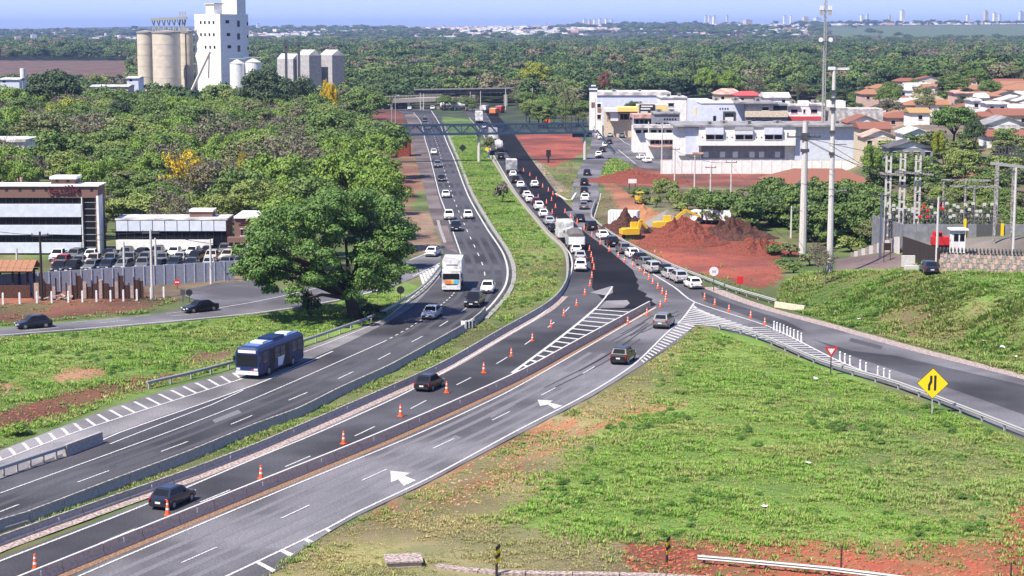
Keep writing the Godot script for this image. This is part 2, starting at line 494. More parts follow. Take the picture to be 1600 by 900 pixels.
	region([930, 150, 1060, 175, 1060, 256, 1000, 250, 950, 205], Color(0.30, 0.25, 0.23), Color(0.24, 0.20, 0.18), 0.5, 1.0)
	region([1000, 293, 1235, 293, 1260, 345, 1130, 350, 1060, 338, 1012, 326], Color(0.17, 0.17, 0.07), Color(0.26, 0.20, 0.11), 0.4, 2.0)
	region([1416, 384, 1660, 384, 1660, 412, 1470, 414], Color(0.26, 0.22, 0.19), Color(0.21, 0.19, 0.15), 0.5, 0.5)
	region([1240, 240, 1660, 225, 1660, 345, 1240, 345], Color(0.14, 0.18, 0.06), Color(0.25, 0.19, 0.11), 0.45, 4.0)
	var zs := PackedFloat32Array([300.0])
	var d := 80.0
	while d < 1200.0:
		zs.append(-d); d *= 1.0056
	while d < 17000.0:
		zs.append(-d); d *= 1.035
	var xs := PackedFloat32Array([-1.6])
	for i in 441: xs.append(-0.35 + 0.7 * i / 440.0)
	xs.append(1.6)
	var v := PackedVector3Array(); var n := PackedVector3Array(); var c := PackedColorArray(); var idx := PackedInt32Array()
	for z in zs:
		for k in xs.size():
			var x := xs[k] * absf(z)
			var dd := -z
			var h := terrain(x, z) - 0.06
			if dd < 700.0: h += 0.05 * noise_c.get_noise_2d(x * 0.7, z * 0.7)
			v.append(Vector3(x, h, z))
			c.append((ground_color(x, z) * (1.4 if dd < 600.0 else 1.15)) if k > 0 and k < xs.size() - 1 else Color(0.12, 0.15, 0.05))
	var w := xs.size()
	for j in zs.size():
		for k in w:
			var a := v[j * w + maxi(k - 1, 0)]; var b := v[j * w + mini(k + 1, w - 1)]
			var e := v[maxi(j - 1, 0) * w + k]; var f := v[mini(j + 1, zs.size() - 1) * w + k]
			n.append((b - a).cross(f - e).normalized())
	for j in zs.size() - 1:
		for k in w - 1:
			var a := j * w + k
			idx.append_array([a, a + w, a + 1, a + 1, a + w, a + w + 1])
	var arr := []
	arr.resize(Mesh.ARRAY_MAX)
	arr[Mesh.ARRAY_VERTEX] = v; arr[Mesh.ARRAY_NORMAL] = n; arr[Mesh.ARRAY_COLOR] = c; arr[Mesh.ARRAY_INDEX] = idx
	var am := ArrayMesh.new()
	am.add_surface_from_arrays(Mesh.PRIMITIVE_TRIANGLES, arr)
	var o := part(self, numbered("ground"), am, M.ground)
	tag(o, "grass, bare red earth and fields around the highway", "ground", "", "structure")

# ---------- roads ----------
const A_LEFT := [-300, 824, -60, 728, 0, 704, 85, 671, 180, 635, 290, 600, 367, 579, 467, 547, 575, 508, 607, 494, 630, 474, 660, 455, 689, 418, 691, 386, 680, 355, 674, 340, 669, 322, 664, 297, 650, 250, 645, 222, 640, 200, 637, 188, 630, 178, 610, 169]
const A_RIGHT := [-300, 939, -60, 851, 0, 829, 40, 817, 180, 763, 295, 719, 400, 675, 465, 651, 530, 618, 610, 581, 725, 517, 757, 496, 785, 464, 798, 440, 798, 415, 789, 392, 763, 352, 735, 304, 713, 248, 700, 218, 691, 195, 684, 180, 664, 168]
const B_LEFT := [-300, 997, -60, 897, 0, 872, 212, 790, 400, 711, 500, 670, 640, 606, 800, 516, 838, 493, 872, 461, 887, 445, 897, 415, 894, 397, 883, 383, 852, 357, 800, 287, 762, 222, 757, 210, 735, 183, 720, 170]
const MID := [-300, 1057, -60, 958, 37, 918, 400, 770, 600, 688, 800, 598, 900, 544, 1015, 481]
const BB := [-300, 973, -60, 876, 0, 852, 160, 794, 292, 747, 400, 705, 442, 687, 585, 624, 690, 576, 782, 523, 850, 484, 874, 463, 886, 440, 887, 408, 880, 388, 858, 368, 800, 297, 760, 234]
const A_DASH := [-300, 915, -60, 823, 0, 800, 102, 761, 310, 684, 400, 647, 502, 604, 575, 570, 627, 543, 674, 518, 720, 488, 748, 464, 757, 442, 756, 420, 747, 397, 732, 365, 711, 316, 695, 269, 687, 240, 679, 215, 670, 195, 662, 178]
const A_SOLID := [-300, 881, -60, 793, 0, 771, 267, 674, 400, 622, 600, 534]
const B_DASH := [-300, 1034, -60, 938, 60, 889, 262, 806, 412, 744, 521, 697, 616, 652, 687, 615, 746, 585, 790, 560, 832, 530, 861, 508, 885, 485, 908, 460]
const C_LEFT := [-300, 1095, -60, 985, 127, 899, 400, 783, 660, 675, 800, 609, 1025, 480]
const C_RIGHT := [-120, 1112, 200, 970, 360, 898, 400, 879, 515, 824, 555, 802, 665, 750, 812, 671, 920, 615, 990, 570, 1040, 522, 1065, 500, 1085, 473]
const C_DASH := [-200, 1098, 100, 962, 265, 888, 429, 815, 557, 755, 659, 709, 742, 670, 811, 636, 870, 605, 916, 581, 960, 553]
const D_LEFT := [1120, 512, 1200, 535, 1285, 570, 1405, 606, 1600, 684, 1660, 708, 1850, 785]
const D_RIGHT := [1850, 672, 1660, 612, 1600, 592, 1417, 545, 1300, 512, 1200, 485, 1145, 467, 1100, 449, 1050, 426, 1000, 401, 972, 385, 940, 362, 925, 344]
const D_LINE := [1010, 422, 1055, 450, 1085, 472, 1200, 510, 1262, 540, 1312, 565, 1390, 596, 1500, 636]
var road: Node3D
func surf(called: String, poly: PackedVector3Array, y: float, m: Material) -> MeshInstance3D:
	var mb := MB.new()
	sheet(mb, poly, y)
	return put(road, called, mb, m)
func line(p: PackedVector3Array, w: float, called := "edge_line") -> void:
	var mb := MB.new()
	ribbon(mb, p, w, 0.030)
	put(road, called, mb, M.paint)
func dashes(p: PackedVector3Array, on: float, off: float, w: float, first := 0.0) -> void:
	var l := length_of(p)
	var s := first
	while s + on < l:
		if s >= 0:
			line(sub(p, s, s + on), w, "lane_dash")
		s += on + off
func phase(a: Array, first: float, period: float) -> float:   # keeps the dashes where they are seen although the line begins further out
	var l := gp(a[0], a[1]).distance_to(gp(a[2], a[3])) + first
	return l - ceilf(l / period) * period
func patch_px(a: Array, called := "hatch_bar") -> void:
	var mb := MB.new()
	sheet(mb, P(a), 0.031)
	put(road, called, mb, M.paint)
func ladder(a: PackedVector3Array, b: PackedVector3Array, count: int, w: float, skew := 0.0) -> void:   # painted bars from path a to path b
	var la := length_of(a)
	var lb := length_of(b)
	for i in count:
		var t := (i + 0.5) / count
		var p := along(a, la * t).origin
		var q := along(b, lb * clampf(t + skew, 0, 1)).origin
		if p.distance_to(q) < 0.35: continue
		var mb := MB.new()
		ribbon(mb, PackedVector3Array([p, q]), w, 0.028)
		put(road, "hatch_bar", mb, M.paint)
func build_roads() -> void:
	road = struct("highway", "divided highway with painted lanes curving away past the trees", "road")
	var al := smooth(P(A_LEFT)); var ar := smooth(P(A_RIGHT)); var bl := smooth(P(B_LEFT))
	var pa := al.duplicate()
	var rr := ar.duplicate(); rr.reverse()
	pa.append_array(rr)
	surf("oncoming_carriageway", pa, 0.0, M.asphalt)
	# the away carriageways, slip road and side street are one paved area
	var m := bl.duplicate()
	m.append_array(P([768, 170, 780, 185, 800, 207, 828, 246, 870, 301, 894, 327, 892, 296, 905, 264, 921, 238, 925, 215, 920, 192, 906, 166, 930, 160, 952, 190, 978, 214, 1012, 238, 1060, 262, 1045, 268, 1000, 262, 965, 247, 951, 247, 934, 282, 936, 303]))
	var dr := P(D_RIGHT); dr.reverse()
	m.append_array(smooth(dr))
	var dl := P(D_LEFT); dl.reverse()
	m.append_array(smooth(dl))
	m.append_array(P([1090, 504, 1060, 534, 1010, 566, 925, 619, 815, 676, 670, 753, 558, 806, 518, 829, 470, 860, 436, 890, 300, 960, -60, 1120, -300, 1226]))
	surf("away_carriageway", m, 0.0, M.asphalt_old)
	# left hand frontage road and its junction
	surf("frontage_road", P([-300, 560, -60, 533, 0, 526, 175, 512, 400, 491, 527, 471, 600, 453, 650, 433, 688, 414, 690, 386, 645, 403, 600, 425, 500, 447, 440, 452, 405, 438, 330, 444, 291, 452, 286, 462, 312, 470, 272, 486, 225, 493, 40, 509, -60, 518, -300, 540]), 0.003, M.asphalt_old)
	# different ages of asphalt
	var b2 := smooth(P([-300, 999, -60, 899, 0, 875, 212, 793, 400, 714, 500, 673, 640, 609, 800, 519, 838, 496, 872, 464, 886, 446, 895, 416, 892, 398, 881, 384, 851, 359, 799, 288, 761, 222, 756, 210, 734, 183, 720, 171]))
	b2.append_array(P([757, 174, 787, 232, 810, 267, 827, 297, 847, 317, 871, 345, 895, 372, 912, 392, 922, 410, 926, 431, 925, 450, 945, 470, 935, 485, 1010, 481, 800, 596, 600, 686, 400, 768, 37, 916, -60, 956, -300, 1055]))
	surf("lane_surface", b2, 0.006, M.asphalt)
	var jag := [1012, 482, 1026, 476, 1018, 471, 1020, 467, 1008, 463, 1011, 459, 996, 452, 999, 446, 994, 441, 997, 437, 993, 432, 989, 422, 977, 412, 944, 385, 915, 364, 905, 356, 882, 331, 896, 329, 870, 302, 829, 247, 803, 209, 783, 186, 770, 172, 757, 173, 778, 210, 787, 232, 810, 267, 827, 297, 847, 317, 871, 345, 895, 372, 912, 392, 922, 410, 926, 431, 925, 450, 945, 472, 938, 484, 975, 483]
	surf("new_asphalt", P(jag), 0.012, M.asphalt_new)
	surf("concrete_patch", P([947, 470, 980, 469, 984, 474, 975, 481, 935, 482]), 0.016, M.asphalt_pale)
	surf("concrete_patch", P([922, 457, 956, 447, 958, 457, 948, 462]), 0.016, M.asphalt_pale)
	surf("new_asphalt", P([1850, 684, 1660, 622, 1600, 602, 1400, 556, 1330, 548, 1270, 530, 1330, 556, 1500, 612, 1600, 648, 1660, 668, 1850, 734]), 0.010, M.asphalt)
	surf("new_asphalt", P([1095, 456, 1145, 475, 1225, 500, 1260, 518, 1200, 505, 1100, 470]), 0.010, M.asphalt)
	# paler shoulder of the oncoming side
	var sh := P(A_LEFT.slice(0, 26))
	sh = smooth(sh)
	var si := smooth(P([-300, 858, -60, 770, 0, 748, 187, 674, 400, 600, 470, 568, 560, 527, 620, 495, 650, 474, 688, 432]))
	si.reverse()
	sh.append_array(si)
	surf("shoulder", sh, 0.006, M.asphalt_pale)
	var s2 := smooth(P([691, 386, 680, 355, 674, 340, 669, 322, 664, 297, 650, 250, 645, 222, 640, 200, 632, 180]))
	var s3 := smooth(P([720, 397, 687, 305, 670, 237, 665, 225, 657, 190, 646, 177])); s3.reverse()
	s2.append_array(s3)
	surf("shoulder", s2, 0.006, M.asphalt_brown)
	# markings, oncoming side
	line(smooth(P(A_SOLID)), 0.16)
	line(smooth(P([720, 397, 700, 340, 687, 305, 676, 262, 670, 237, 665, 222, 657, 190, 646, 176])), 0.2)
	dashes(smooth(P([600, 534, 640, 512, 680, 484, 705, 463, 716, 448, 722, 430]), 0.5), 1.0, 1.1, 0.16)
	dashes(smooth(P(A_DASH)), 4.0, 7.2, 0.15, phase(A_DASH, 2.4, 11.2))
	line(smooth(P([674, 173, 688, 196, 697, 220, 710, 250, 732, 307, 760, 356, 785, 394, 793, 420, 790, 445, 775, 468, 757, 487, 730, 503])), 0.28)
	line(smooth(P([150, 692, 187, 676, 400, 601, 480, 567, 520, 549])), 0.22)
	line(P([172, 694, 215, 677, 330, 633, 380, 610]), 0.16)
	var hi := smooth(P([-300, 832, -60, 742, 0, 720, 120, 675, 300, 617, 397, 586, 430, 574]))
	line(hi, 0.2)
	line(smooth(P([468, 553, 540, 525, 597, 501, 620, 484, 640, 468, 684, 430])), 0.15)
	var ho := smooth(P([-300, 825, -60, 729, 0, 706, 85, 674, 180, 638, 290, 603, 367, 582, 420, 566]))
	ladder(hi, ho, 34, 0.3, 0.006)
	# slip road and frontage road
	line(smooth(P([640, 407, 664, 397, 690, 385])), 0.2)
	line(smooth(P([645, 432, 668, 421, 688, 411])), 0.2)
	ladder(P([655, 430, 686, 413]), P([660, 446, 687, 418]), 7, 0.4)
	line(smooth(P([-300, 557, -60, 531, 0, 524, 175, 510, 400, 489, 527, 469, 600, 451])), 0.28)
	line(smooth(P([320, 485, 350, 480, 392, 473, 440, 463, 500, 449])), 0.2)
	dashes(P([40, 517, 175, 503, 300, 491, 400, 480]), 4, 5, 0.14)
	dashes(P([60, 509, 200, 496, 290, 487]), 2, 2, 0.14)
	# markings, away side
	line(smooth(P([-300, 1001, -60, 901, 0, 877, 212, 795, 400, 716, 500, 675, 640, 611, 800, 520, 838, 498, 872, 466, 884, 449, 894, 416, 891, 398, 881, 385, 851, 360, 799, 290, 760, 222, 755, 210, 733, 184])), 0.22)
	dashes(smooth(P(B_DASH)), 4.0, 8.0, 0.15, phase(B_DASH, 1.5, 12.0))
	var hl := smooth(P([800, 583, 860, 539, 905, 504, 932, 481]))
	line(hl, 0.35)
	line(smooth(P([932, 481, 945, 466, 957, 448])), 0.22)
	ladder(hl, P([806, 592, 990, 488]), 15, 0.55, 0.03)
	line(smooth(P(C_LEFT)), 0.2)
	line(smooth(P(C_RIGHT)), 0.22)
	dashes(smooth(P(C_DASH)), 4.0, 8.0, 0.15, phase(C_DASH, 11.9, 12.0))
	line(smooth(P(D_LINE)), 0.25)
	dashes(P([972, 404, 1000, 420, 1022, 434]), 2, 3, 0.12)
	patch_px([610, 736, 641, 739.5, 632, 744, 650, 751, 631, 760, 622, 749.5, 611, 754.5], "lane_arrow")
	patch_px([840, 625, 864, 626.5, 859, 629.5, 879, 634.5, 867, 639.5, 856, 632.5, 844, 635], "lane_arrow")
	for b in [[399, 880, 404, 877, 431, 891, 426, 895], [436, 861, 441, 858, 459, 866, 453, 871], [474, 844, 479, 841, 490, 847, 484, 850], [507, 828, 511, 826, 518, 829, 513, 832]]:
		patch_px(b)
	# gore: bars between the two roads, then a band beside each
	for i in 11:
		var y := 476.0 + i * 2.9
		var xl := 1083.0 - (y - 475.0) * 0.62
		var xr := 1090.0 + (y - 475.0) * 2.9
		patch_px([xl, y, xr, y + 8.0, xr - 2.4, y + 9.1, xl - 1, y + 1.0])
	for i in 17:
		var t := i / 16.0
		var a := Vector2(1063, 504).lerp(Vector2(1003, 562), t)
		var b := Vector2(1086, 510).lerp(Vector2(1008, 566), t)
		patch_px([a.x, a.y, b.x, b.y, b.x - 2.0, b.y + 1.3, a.x - 2.0, a.y + 1.3])
	ladder(P([1130, 512, 1200, 532, 1300, 570]), P([1195, 510, 1262, 541, 1322, 571]), 18, 0.4)
	# street markings
	line(P([966, 234, 993, 256]), 0.2)
	line(P([927, 344, 937, 312, 939, 302]), 0.15)
	line(P([945, 196, 975, 222, 1000, 235]), 0.2)
	# rubber marks and polished wheel tracks
	for k in 4:
		var mb := MB.new()
		var cd := smooth(P(C_DASH))
		var off: float = [-2.6, -1.1, 1.0, 2.5][k]
		var tr := PackedVector3Array()
		for i in cd.size(): tr.append(cd[i] + side_at(cd, i) * off)
		ribbon(mb, tr, 0.55, 0.009)
		put(road, "wheel_track", mb, M.worn_old)
	for k in 4:
		var mb := MB.new()
		var ad := smooth(P(A_DASH))
		var off: float = [-2.7, -1.2, 1.2, 2.7][k]
		var tr := PackedVector3Array()
		for i in ad.size(): tr.append(ad[i] + side_at(ad, i) * off)
		ribbon(mb, tr, 0.6, 0.009)
		put(road, "wheel_track", mb, M.worn_mid)
	for t in [[850, 606, 930, 566, 985, 532], [862, 608, 945, 566, 1000, 530], [905, 580, 960, 548, 1010, 512], [955, 533, 985, 517, 1008, 503], [962, 536, 992, 519, 1013, 505], [985, 525, 1030, 500, 1060, 486], [1002, 520, 1040, 503, 1064, 490], [970, 522, 1000, 506, 1020, 493]]:
		var mb := MB.new()
		ribbon(mb, smooth(P(t)), 0.22, 0.014)
		put(road, "tyre_mark", mb, M.tyre_rubber)
	# repair patches and stains
	for t in [[300, 858, 342, 840, 352, 846, 310, 865], [470, 779, 500, 765, 520, 772, 488, 787], [690, 690, 712, 680, 722, 684, 700, 695], [760, 648, 800, 628, 806, 632, 768, 653], [330, 655, 372, 640, 378, 645, 336, 661], [560, 553, 590, 540, 597, 545, 566, 559], [180, 727, 240, 705, 246, 711, 187, 734], [640, 528, 668, 512, 674, 516, 646, 533], [1330, 528, 1380, 541, 1376, 546, 1326, 533], [1480, 585, 1560, 610, 1552, 618, 1472, 592], [560, 690, 590, 677, 596, 682, 567, 696], [170, 840, 214, 822, 220, 828, 178, 847]]:
		surf("repair_patch", P(t), 0.008, M.worn_mid if t[1] < 560 or t[0] < 250 else M.worn_old)
	# paved gutters
	var gut := MB.new()
	var pb := smooth(P(BB.slice(0, 24)))
	for i in pb.size() - 1:
		var a := side_at(pb, i); var b := side_at(pb, i + 1)
		gut.quad(pb[i] + a * 0.25 + Vector3.UP * 0.02, pb[i] + a * 1.15 + Vector3.UP * 0.02, pb[i + 1] + b * 1.15 + Vector3.UP * 0.02, pb[i + 1] + b * 0.25 + Vector3.UP * 0.02)
	put(road, "gutter", gut, M.concrete_pink)
	var g2 := MB.new()
	var pm := smooth(P(MID))
	for i in pm.size() - 1:
		var a := side_at(pm, i); var b := side_at(pm, i + 1)
		g2.quad(pm[i] + a * 0.25 + Vector3.UP * 0.018, pm[i] + a * 0.95 + Vector3.UP * 0.018, pm[i + 1] + b * 0.95 + Vector3.UP * 0.018, pm[i + 1] + b * 0.25 + Vector3.UP * 0.018)
	put(road, "gutter", g2, M.gutter_clay)
	var g3 := MB.new()
	var pd := smooth(P(D_RIGHT.slice(0, 16)))
	for i in pd.size() - 1:
		var a := side_at(pd, i); var b := side_at(pd, i + 1)
		var w0 := 1.5 + 0.4 * noise_c.get_noise_1d(i * 5.0); var w1 := 1.5 + 0.4 * noise_c.get_noise_1d(i * 5.0 + 5.0)
		g3.quad(pd[i] - a * 0.3 + Vector3.UP * 0.02, pd[i] + a * w0 + Vector3.UP * 0.02, pd[i + 1] + b * w1 + Vector3.UP * 0.02, pd[i + 1] - b * 0.3 + Vector3.UP * 0.02)
	put(road, "gutter", g3, M.concrete_pink)
	var g4 := MB.new()
	sweep(g4, smooth(P([757, 498, 787, 466, 800, 440, 800, 415, 791, 392, 765, 352, 737, 304, 715, 248, 702, 218, 693, 195])), [Vector2(-0.1, -0.1), Vector2(0.5, -0.1), Vector2(0.5, 0.1), Vector2(-0.1, 0.1)])
	put(road, "kerb", g4, M.concrete)
	var g5 := MB.new()
	sweep(g5, smooth(P([682, 345, 686, 360, 693, 380])), [Vector2(-0.5, -0.1), Vector2(0.0, -0.1), Vector2(0.0, 0.15), Vector2(-0.5, 0.15)])
	put(road, "kerb", g5, M.concrete)
	# kerb island at the mouth of the side street
	var g6 := MB.new()
	sweep(g6, P([868, 303, 884, 312, 893, 313, 900, 302]), [Vector2(-0.2, -0.1), Vector2(0.2, -0.1), Vector2(0.2, 0.14), Vector2(-0.2, 0.14)])
	put(road, "kerb", g6, M.concrete_white)

# ---------- barriers and guardrails ----------
func barrier(called: String, label: String, p: PackedVector3Array, h: float, seg: float, m: Material, topm: Material, refl: float) -> void:
	var o := thing(called, label, "barrier")
	var l := length_of(p)
	var s := 0.0
	var k := 0
	while s < l - 0.5:
		var e := minf(s + seg, l)
		var q := sub(p, s + 0.03, e - 0.03)
		var mb := MB.new()
		sweep(mb, q, [Vector2(-0.24, -0.1), Vector2(0.24, -0.1), Vector2(0.22, 0.18), Vector2(0.11, 0.36), Vector2(0.09, h), Vector2(-0.09, h), Vector2(-0.11, 0.36), Vector2(-0.22, 0.18)])
		put(o, "segment", mb, m)
		var cp := MB.new()
		sweep(cp, q, [Vector2(-0.10, h), Vector2(0.10, h), Vector2(0.09, h + 0.05), Vector2(-0.09, h + 0.05)])
		put(o, "coping", cp, topm)
		if refl > 0 and s + seg * 0.5 < l and k % 2 == 0:
			var t := along(p, s + seg * 0.5)
			boxpart(o, "reflector", t.origin + t.basis.x * 0.13 + Vector3.UP * (h - 0.28), Vector3(0.05, 0.32, 0.10), M.reflector, t.basis)
		s += seg; k += 1
func guardrail(label: String, p: PackedVector3Array, h: float, gap: float, m: Material, pm: Material) -> void:
	var o := thing("guardrail", label, "guardrail")
	var mb := MB.new()
	sweep(mb, p, [Vector2(-0.04, h - 0.32), Vector2(0.04, h - 0.32), Vector2(0.10, h - 0.25), Vector2(0.02, h - 0.17), Vector2(0.10, h - 0.08), Vector2(0.04, h), Vector2(-0.04, h)])
	put(o, "rail", mb, m)
	var l := length_of(p)
	var s := 0.4
	var post := MB.new()
	post.box(Vector3(0, h * 0.5 - 0.15, 0), Vector3(0.14, h + 0.2, 0.16))
	var pmesh := post.mesh()
	while s < l:
		var t := along(p, s)
		part(o, "post", pmesh, pm, t.origin - t.basis.x * 0.12, t.basis)
		s += gap
func build_barriers() -> void:
	barrier("concrete_barrier", "grey weathered concrete barrier beside the oncoming carriageway and grass strip", smooth(P([-300, 939, -60, 851, 0, 829, 40, 817, 180, 763, 295, 719, 400, 675, 465, 651, 530, 618, 610, 581, 725, 517])), 0.74, 4.0, M.concrete_dark, M.concrete, 0.0)
	barrier("concrete_barrier", "dark stained concrete barrier with pale reflectors beside the pink gutter", smooth(P(BB)), 0.62, 5.2, M.concrete_dark, M.concrete, 1.0)
	barrier("concrete_barrier", "long brown concrete barrier with white reflectors between the two away carriageways", smooth(P(MID)), 0.80, 4.2, M.concrete_brown, M.concrete_white, 1.0)
	var o := thing("crash_cushion", "black and white striped crash cushion at the end of concrete barrier", "crash cushion", gp(731, 512), 0.6)
	for i in 6:
		boxpart(o, "panel", Vector3(-0.55 + i * 0.22, 0.4, 0), Vector3(0.2, 0.8, 0.9), M.white_paint if i % 2 == 0 else M.black)
	o = thing("concrete_block", "short pale concrete block beyond the striped crash cushion", "concrete block")
	var mb := MB.new()
	sweep(mb, smooth(P([740, 508, 750, 500, 758, 491])), [Vector2(-0.24, 0), Vector2(0.24, 0), Vector2(0.11, 0.4), Vector2(0.09, 0.9), Vector2(-0.09, 0.9), Vector2(-0.11, 0.4)])
	put(o, "block", mb, M.concrete)
	guardrail("long steel guardrail running from the red earth to behind the bus and tree", smooth(P([230, 608, 290, 594, 367, 574, 467, 543, 575, 505, 607, 490, 650, 463, 670, 445, 688, 422])), 0.78, 3.0, M.steel, M.steel)
	guardrail("steel guardrail between collector lane and main lanes at lower left", smooth(P([-300, 856, -60, 768, 0, 747, 60, 727, 102, 713])), 0.95, 1.6, M.steel, M.concrete)
	o = thing("concrete_block", "long grey concrete end block joined to the lower left guardrail", "concrete block")
	mb = MB.new()
	sweep(mb, P([102, 713, 158, 692]), [Vector2(-0.24, 0), Vector2(0.24, 0), Vector2(0.2, 0.5), Vector2(0.16, 0.95), Vector2(-0.16, 0.95), Vector2(-0.2, 0.5)])
	put(o, "block", mb, M.concrete_dark)
	guardrail("steel guardrail along the grass side of the right hand ramp", smooth(P([1120, 514, 1150, 520, 1200, 537, 1285, 573, 1405, 609, 1600, 685, 1660, 708, 1850, 785])), 0.80, 3.8, M.steel, M.steel)
	guardrail("steel guardrail between the queue of cars and the red building site", smooth(P([930, 318, 924, 342, 940, 358, 972, 380, 1050, 420, 1100, 440, 1145, 457, 1190, 470, 1213, 477])), 0.75, 3.0, M.steel, M.steel)
	o = thing("concrete_block", "low cream concrete block on the grass verge past the guardrail end", "concrete block")
	mb = MB.new()
	sweep(mb, P([1212, 480, 1258, 487]), [Vector2(-0.25, 0), Vector2(0.25, 0), Vector2(0.2, 0.7), Vector2(-0.2, 0.7)])
	put(o, "block", mb, M.wall_cream)
	guardrail("bright steel guardrail on red earth at the bottom right corner", P([1090, 880, 1150, 885, 1300, 899, 1450, 918, 1660, 945]), 0.55, 4.0, M.steel, M.steel_dark)
	o = thing("drain_channel", "pale concrete drain edge crossing the bottom of the verge", "drain")
	var dp := P([684, 884, 720, 889, 780, 894, 860, 896, 940, 897, 1020, 899, 1130, 905])
	var l := length_of(dp)
	var s := 0.0
	while s < l:
		mb = MB.new()
		sweep(mb, sub(dp, s + 0.02, minf(s + 2.9, l)), [Vector2(-0.15, -0.1), Vector2(0.5, -0.1), Vector2(0.5, 0.12), Vector2(-0.15, 0.12)])
		put(o, "slab", mb, M.concrete_pink)
		s += 2.95
	o = thing("drain_box", "square concrete drain box lying in the dry grass", "drain box", gp(630, 880), 0.15)
	boxpart(o, "lid", Vector3(0, 0.33, 0), Vector3(2.4, 0.10, 1.9), M.concrete_pink)
	boxpart(o, "base", Vector3(0, 0.12, 0), Vector3(2.2, 0.36, 1.7), M.concrete_brown)

# ---------- plants ----------
var tree_kinds := {}
func rv() -> Vector3:
	var y := rng.randf_range(-1, 1)
	var t := rng.randf() * TAU
	var r := sqrt(1 - y * y)
	return Vector3(r * cos(t), y, r * sin(t))
func leaf(mb: MB, p: Vector3, facing: Vector3, s: float) -> void:
	var t := facing.cross(rv())
	if t.length() < 0.05: t = facing.cross(Vector3.RIGHT)
	t = t.normalized()
	var b := facing.cross(t).normalized()
	var k := rng.randf_range(0.5, 1.5)
	mb.col = Color(k * rng.randf_range(0.8, 1.35), k, k * rng.randf_range(0.6, 1.1))
	var w := s * rng.randf_range(0.45, 0.8)
	mb.tri(p - t * s, p + b * w, p + t * s * 0.9 + facing * s * 0.25)
	mb.tri(p - t * s, p + t * s * 0.9 + facing * s * 0.25, p - b * w)
func clumps_in(o: Vector3, r: Vector3, n: int, low: float) -> Array:
	var a := []
	var tries := 0
	while a.size() < n and tries < n * 30:
		tries += 1
		var d := rv()
		if d.y < low: continue
		var p := o + d * r * rng.randf_range(0.55, 0.92)
		a.append(p)
	return a
func crown_of(clumps: Array, cr: float, per: int, s: float) -> MB:
	var mb := MB.new()
	for p: Vector3 in clumps:
		var k := cr * rng.randf_range(0.65, 1.25)
		var sq := rng.randf_range(0.6, 0.85)
		for i in per:
			var d := rv()
			if d.y < -0.35: d.y = -d.y * 0.5
			d = d.normalized()
			var q := p + d * Vector3(k, k * sq, k) * rng.randf_range(0.6, 1.1)
			leaf(mb, q, (d + rv() * 0.7 + Vector3.UP * 0.25).normalized(), s * rng.randf_range(0.7, 1.3))
	return mb
func trunk_of(clumps: Array, h: float, r: float, fork: float, limbs: int) -> MB:
	var mb := MB.new()
	var lean := Vector3(rng.randf_range(-0.3, 0.3), 0, rng.randf_range(-0.3, 0.3))
	var f := Vector3.UP * fork + lean
	mb.tube(Vector3(0, -0.3, 0), Vector3.UP * 0.5, r * 1.5, r * 1.1, 8)
	mb.tube(Vector3.UP * 0.4, f, r * 1.1, r * 0.75, 8)
	for i in mini(limbs, clumps.size()):
		var p: Vector3 = clumps[i * clumps.size() / limbs]
		var mid := f.lerp(p, 0.5) + Vector3.UP * h * 0.03 + rv() * h * 0.02
		mb.tube(f, mid, r * 0.55, r * 0.32, 6)
		mb.tube(mid, p, r * 0.32, r * 0.1, 5)
	return mb
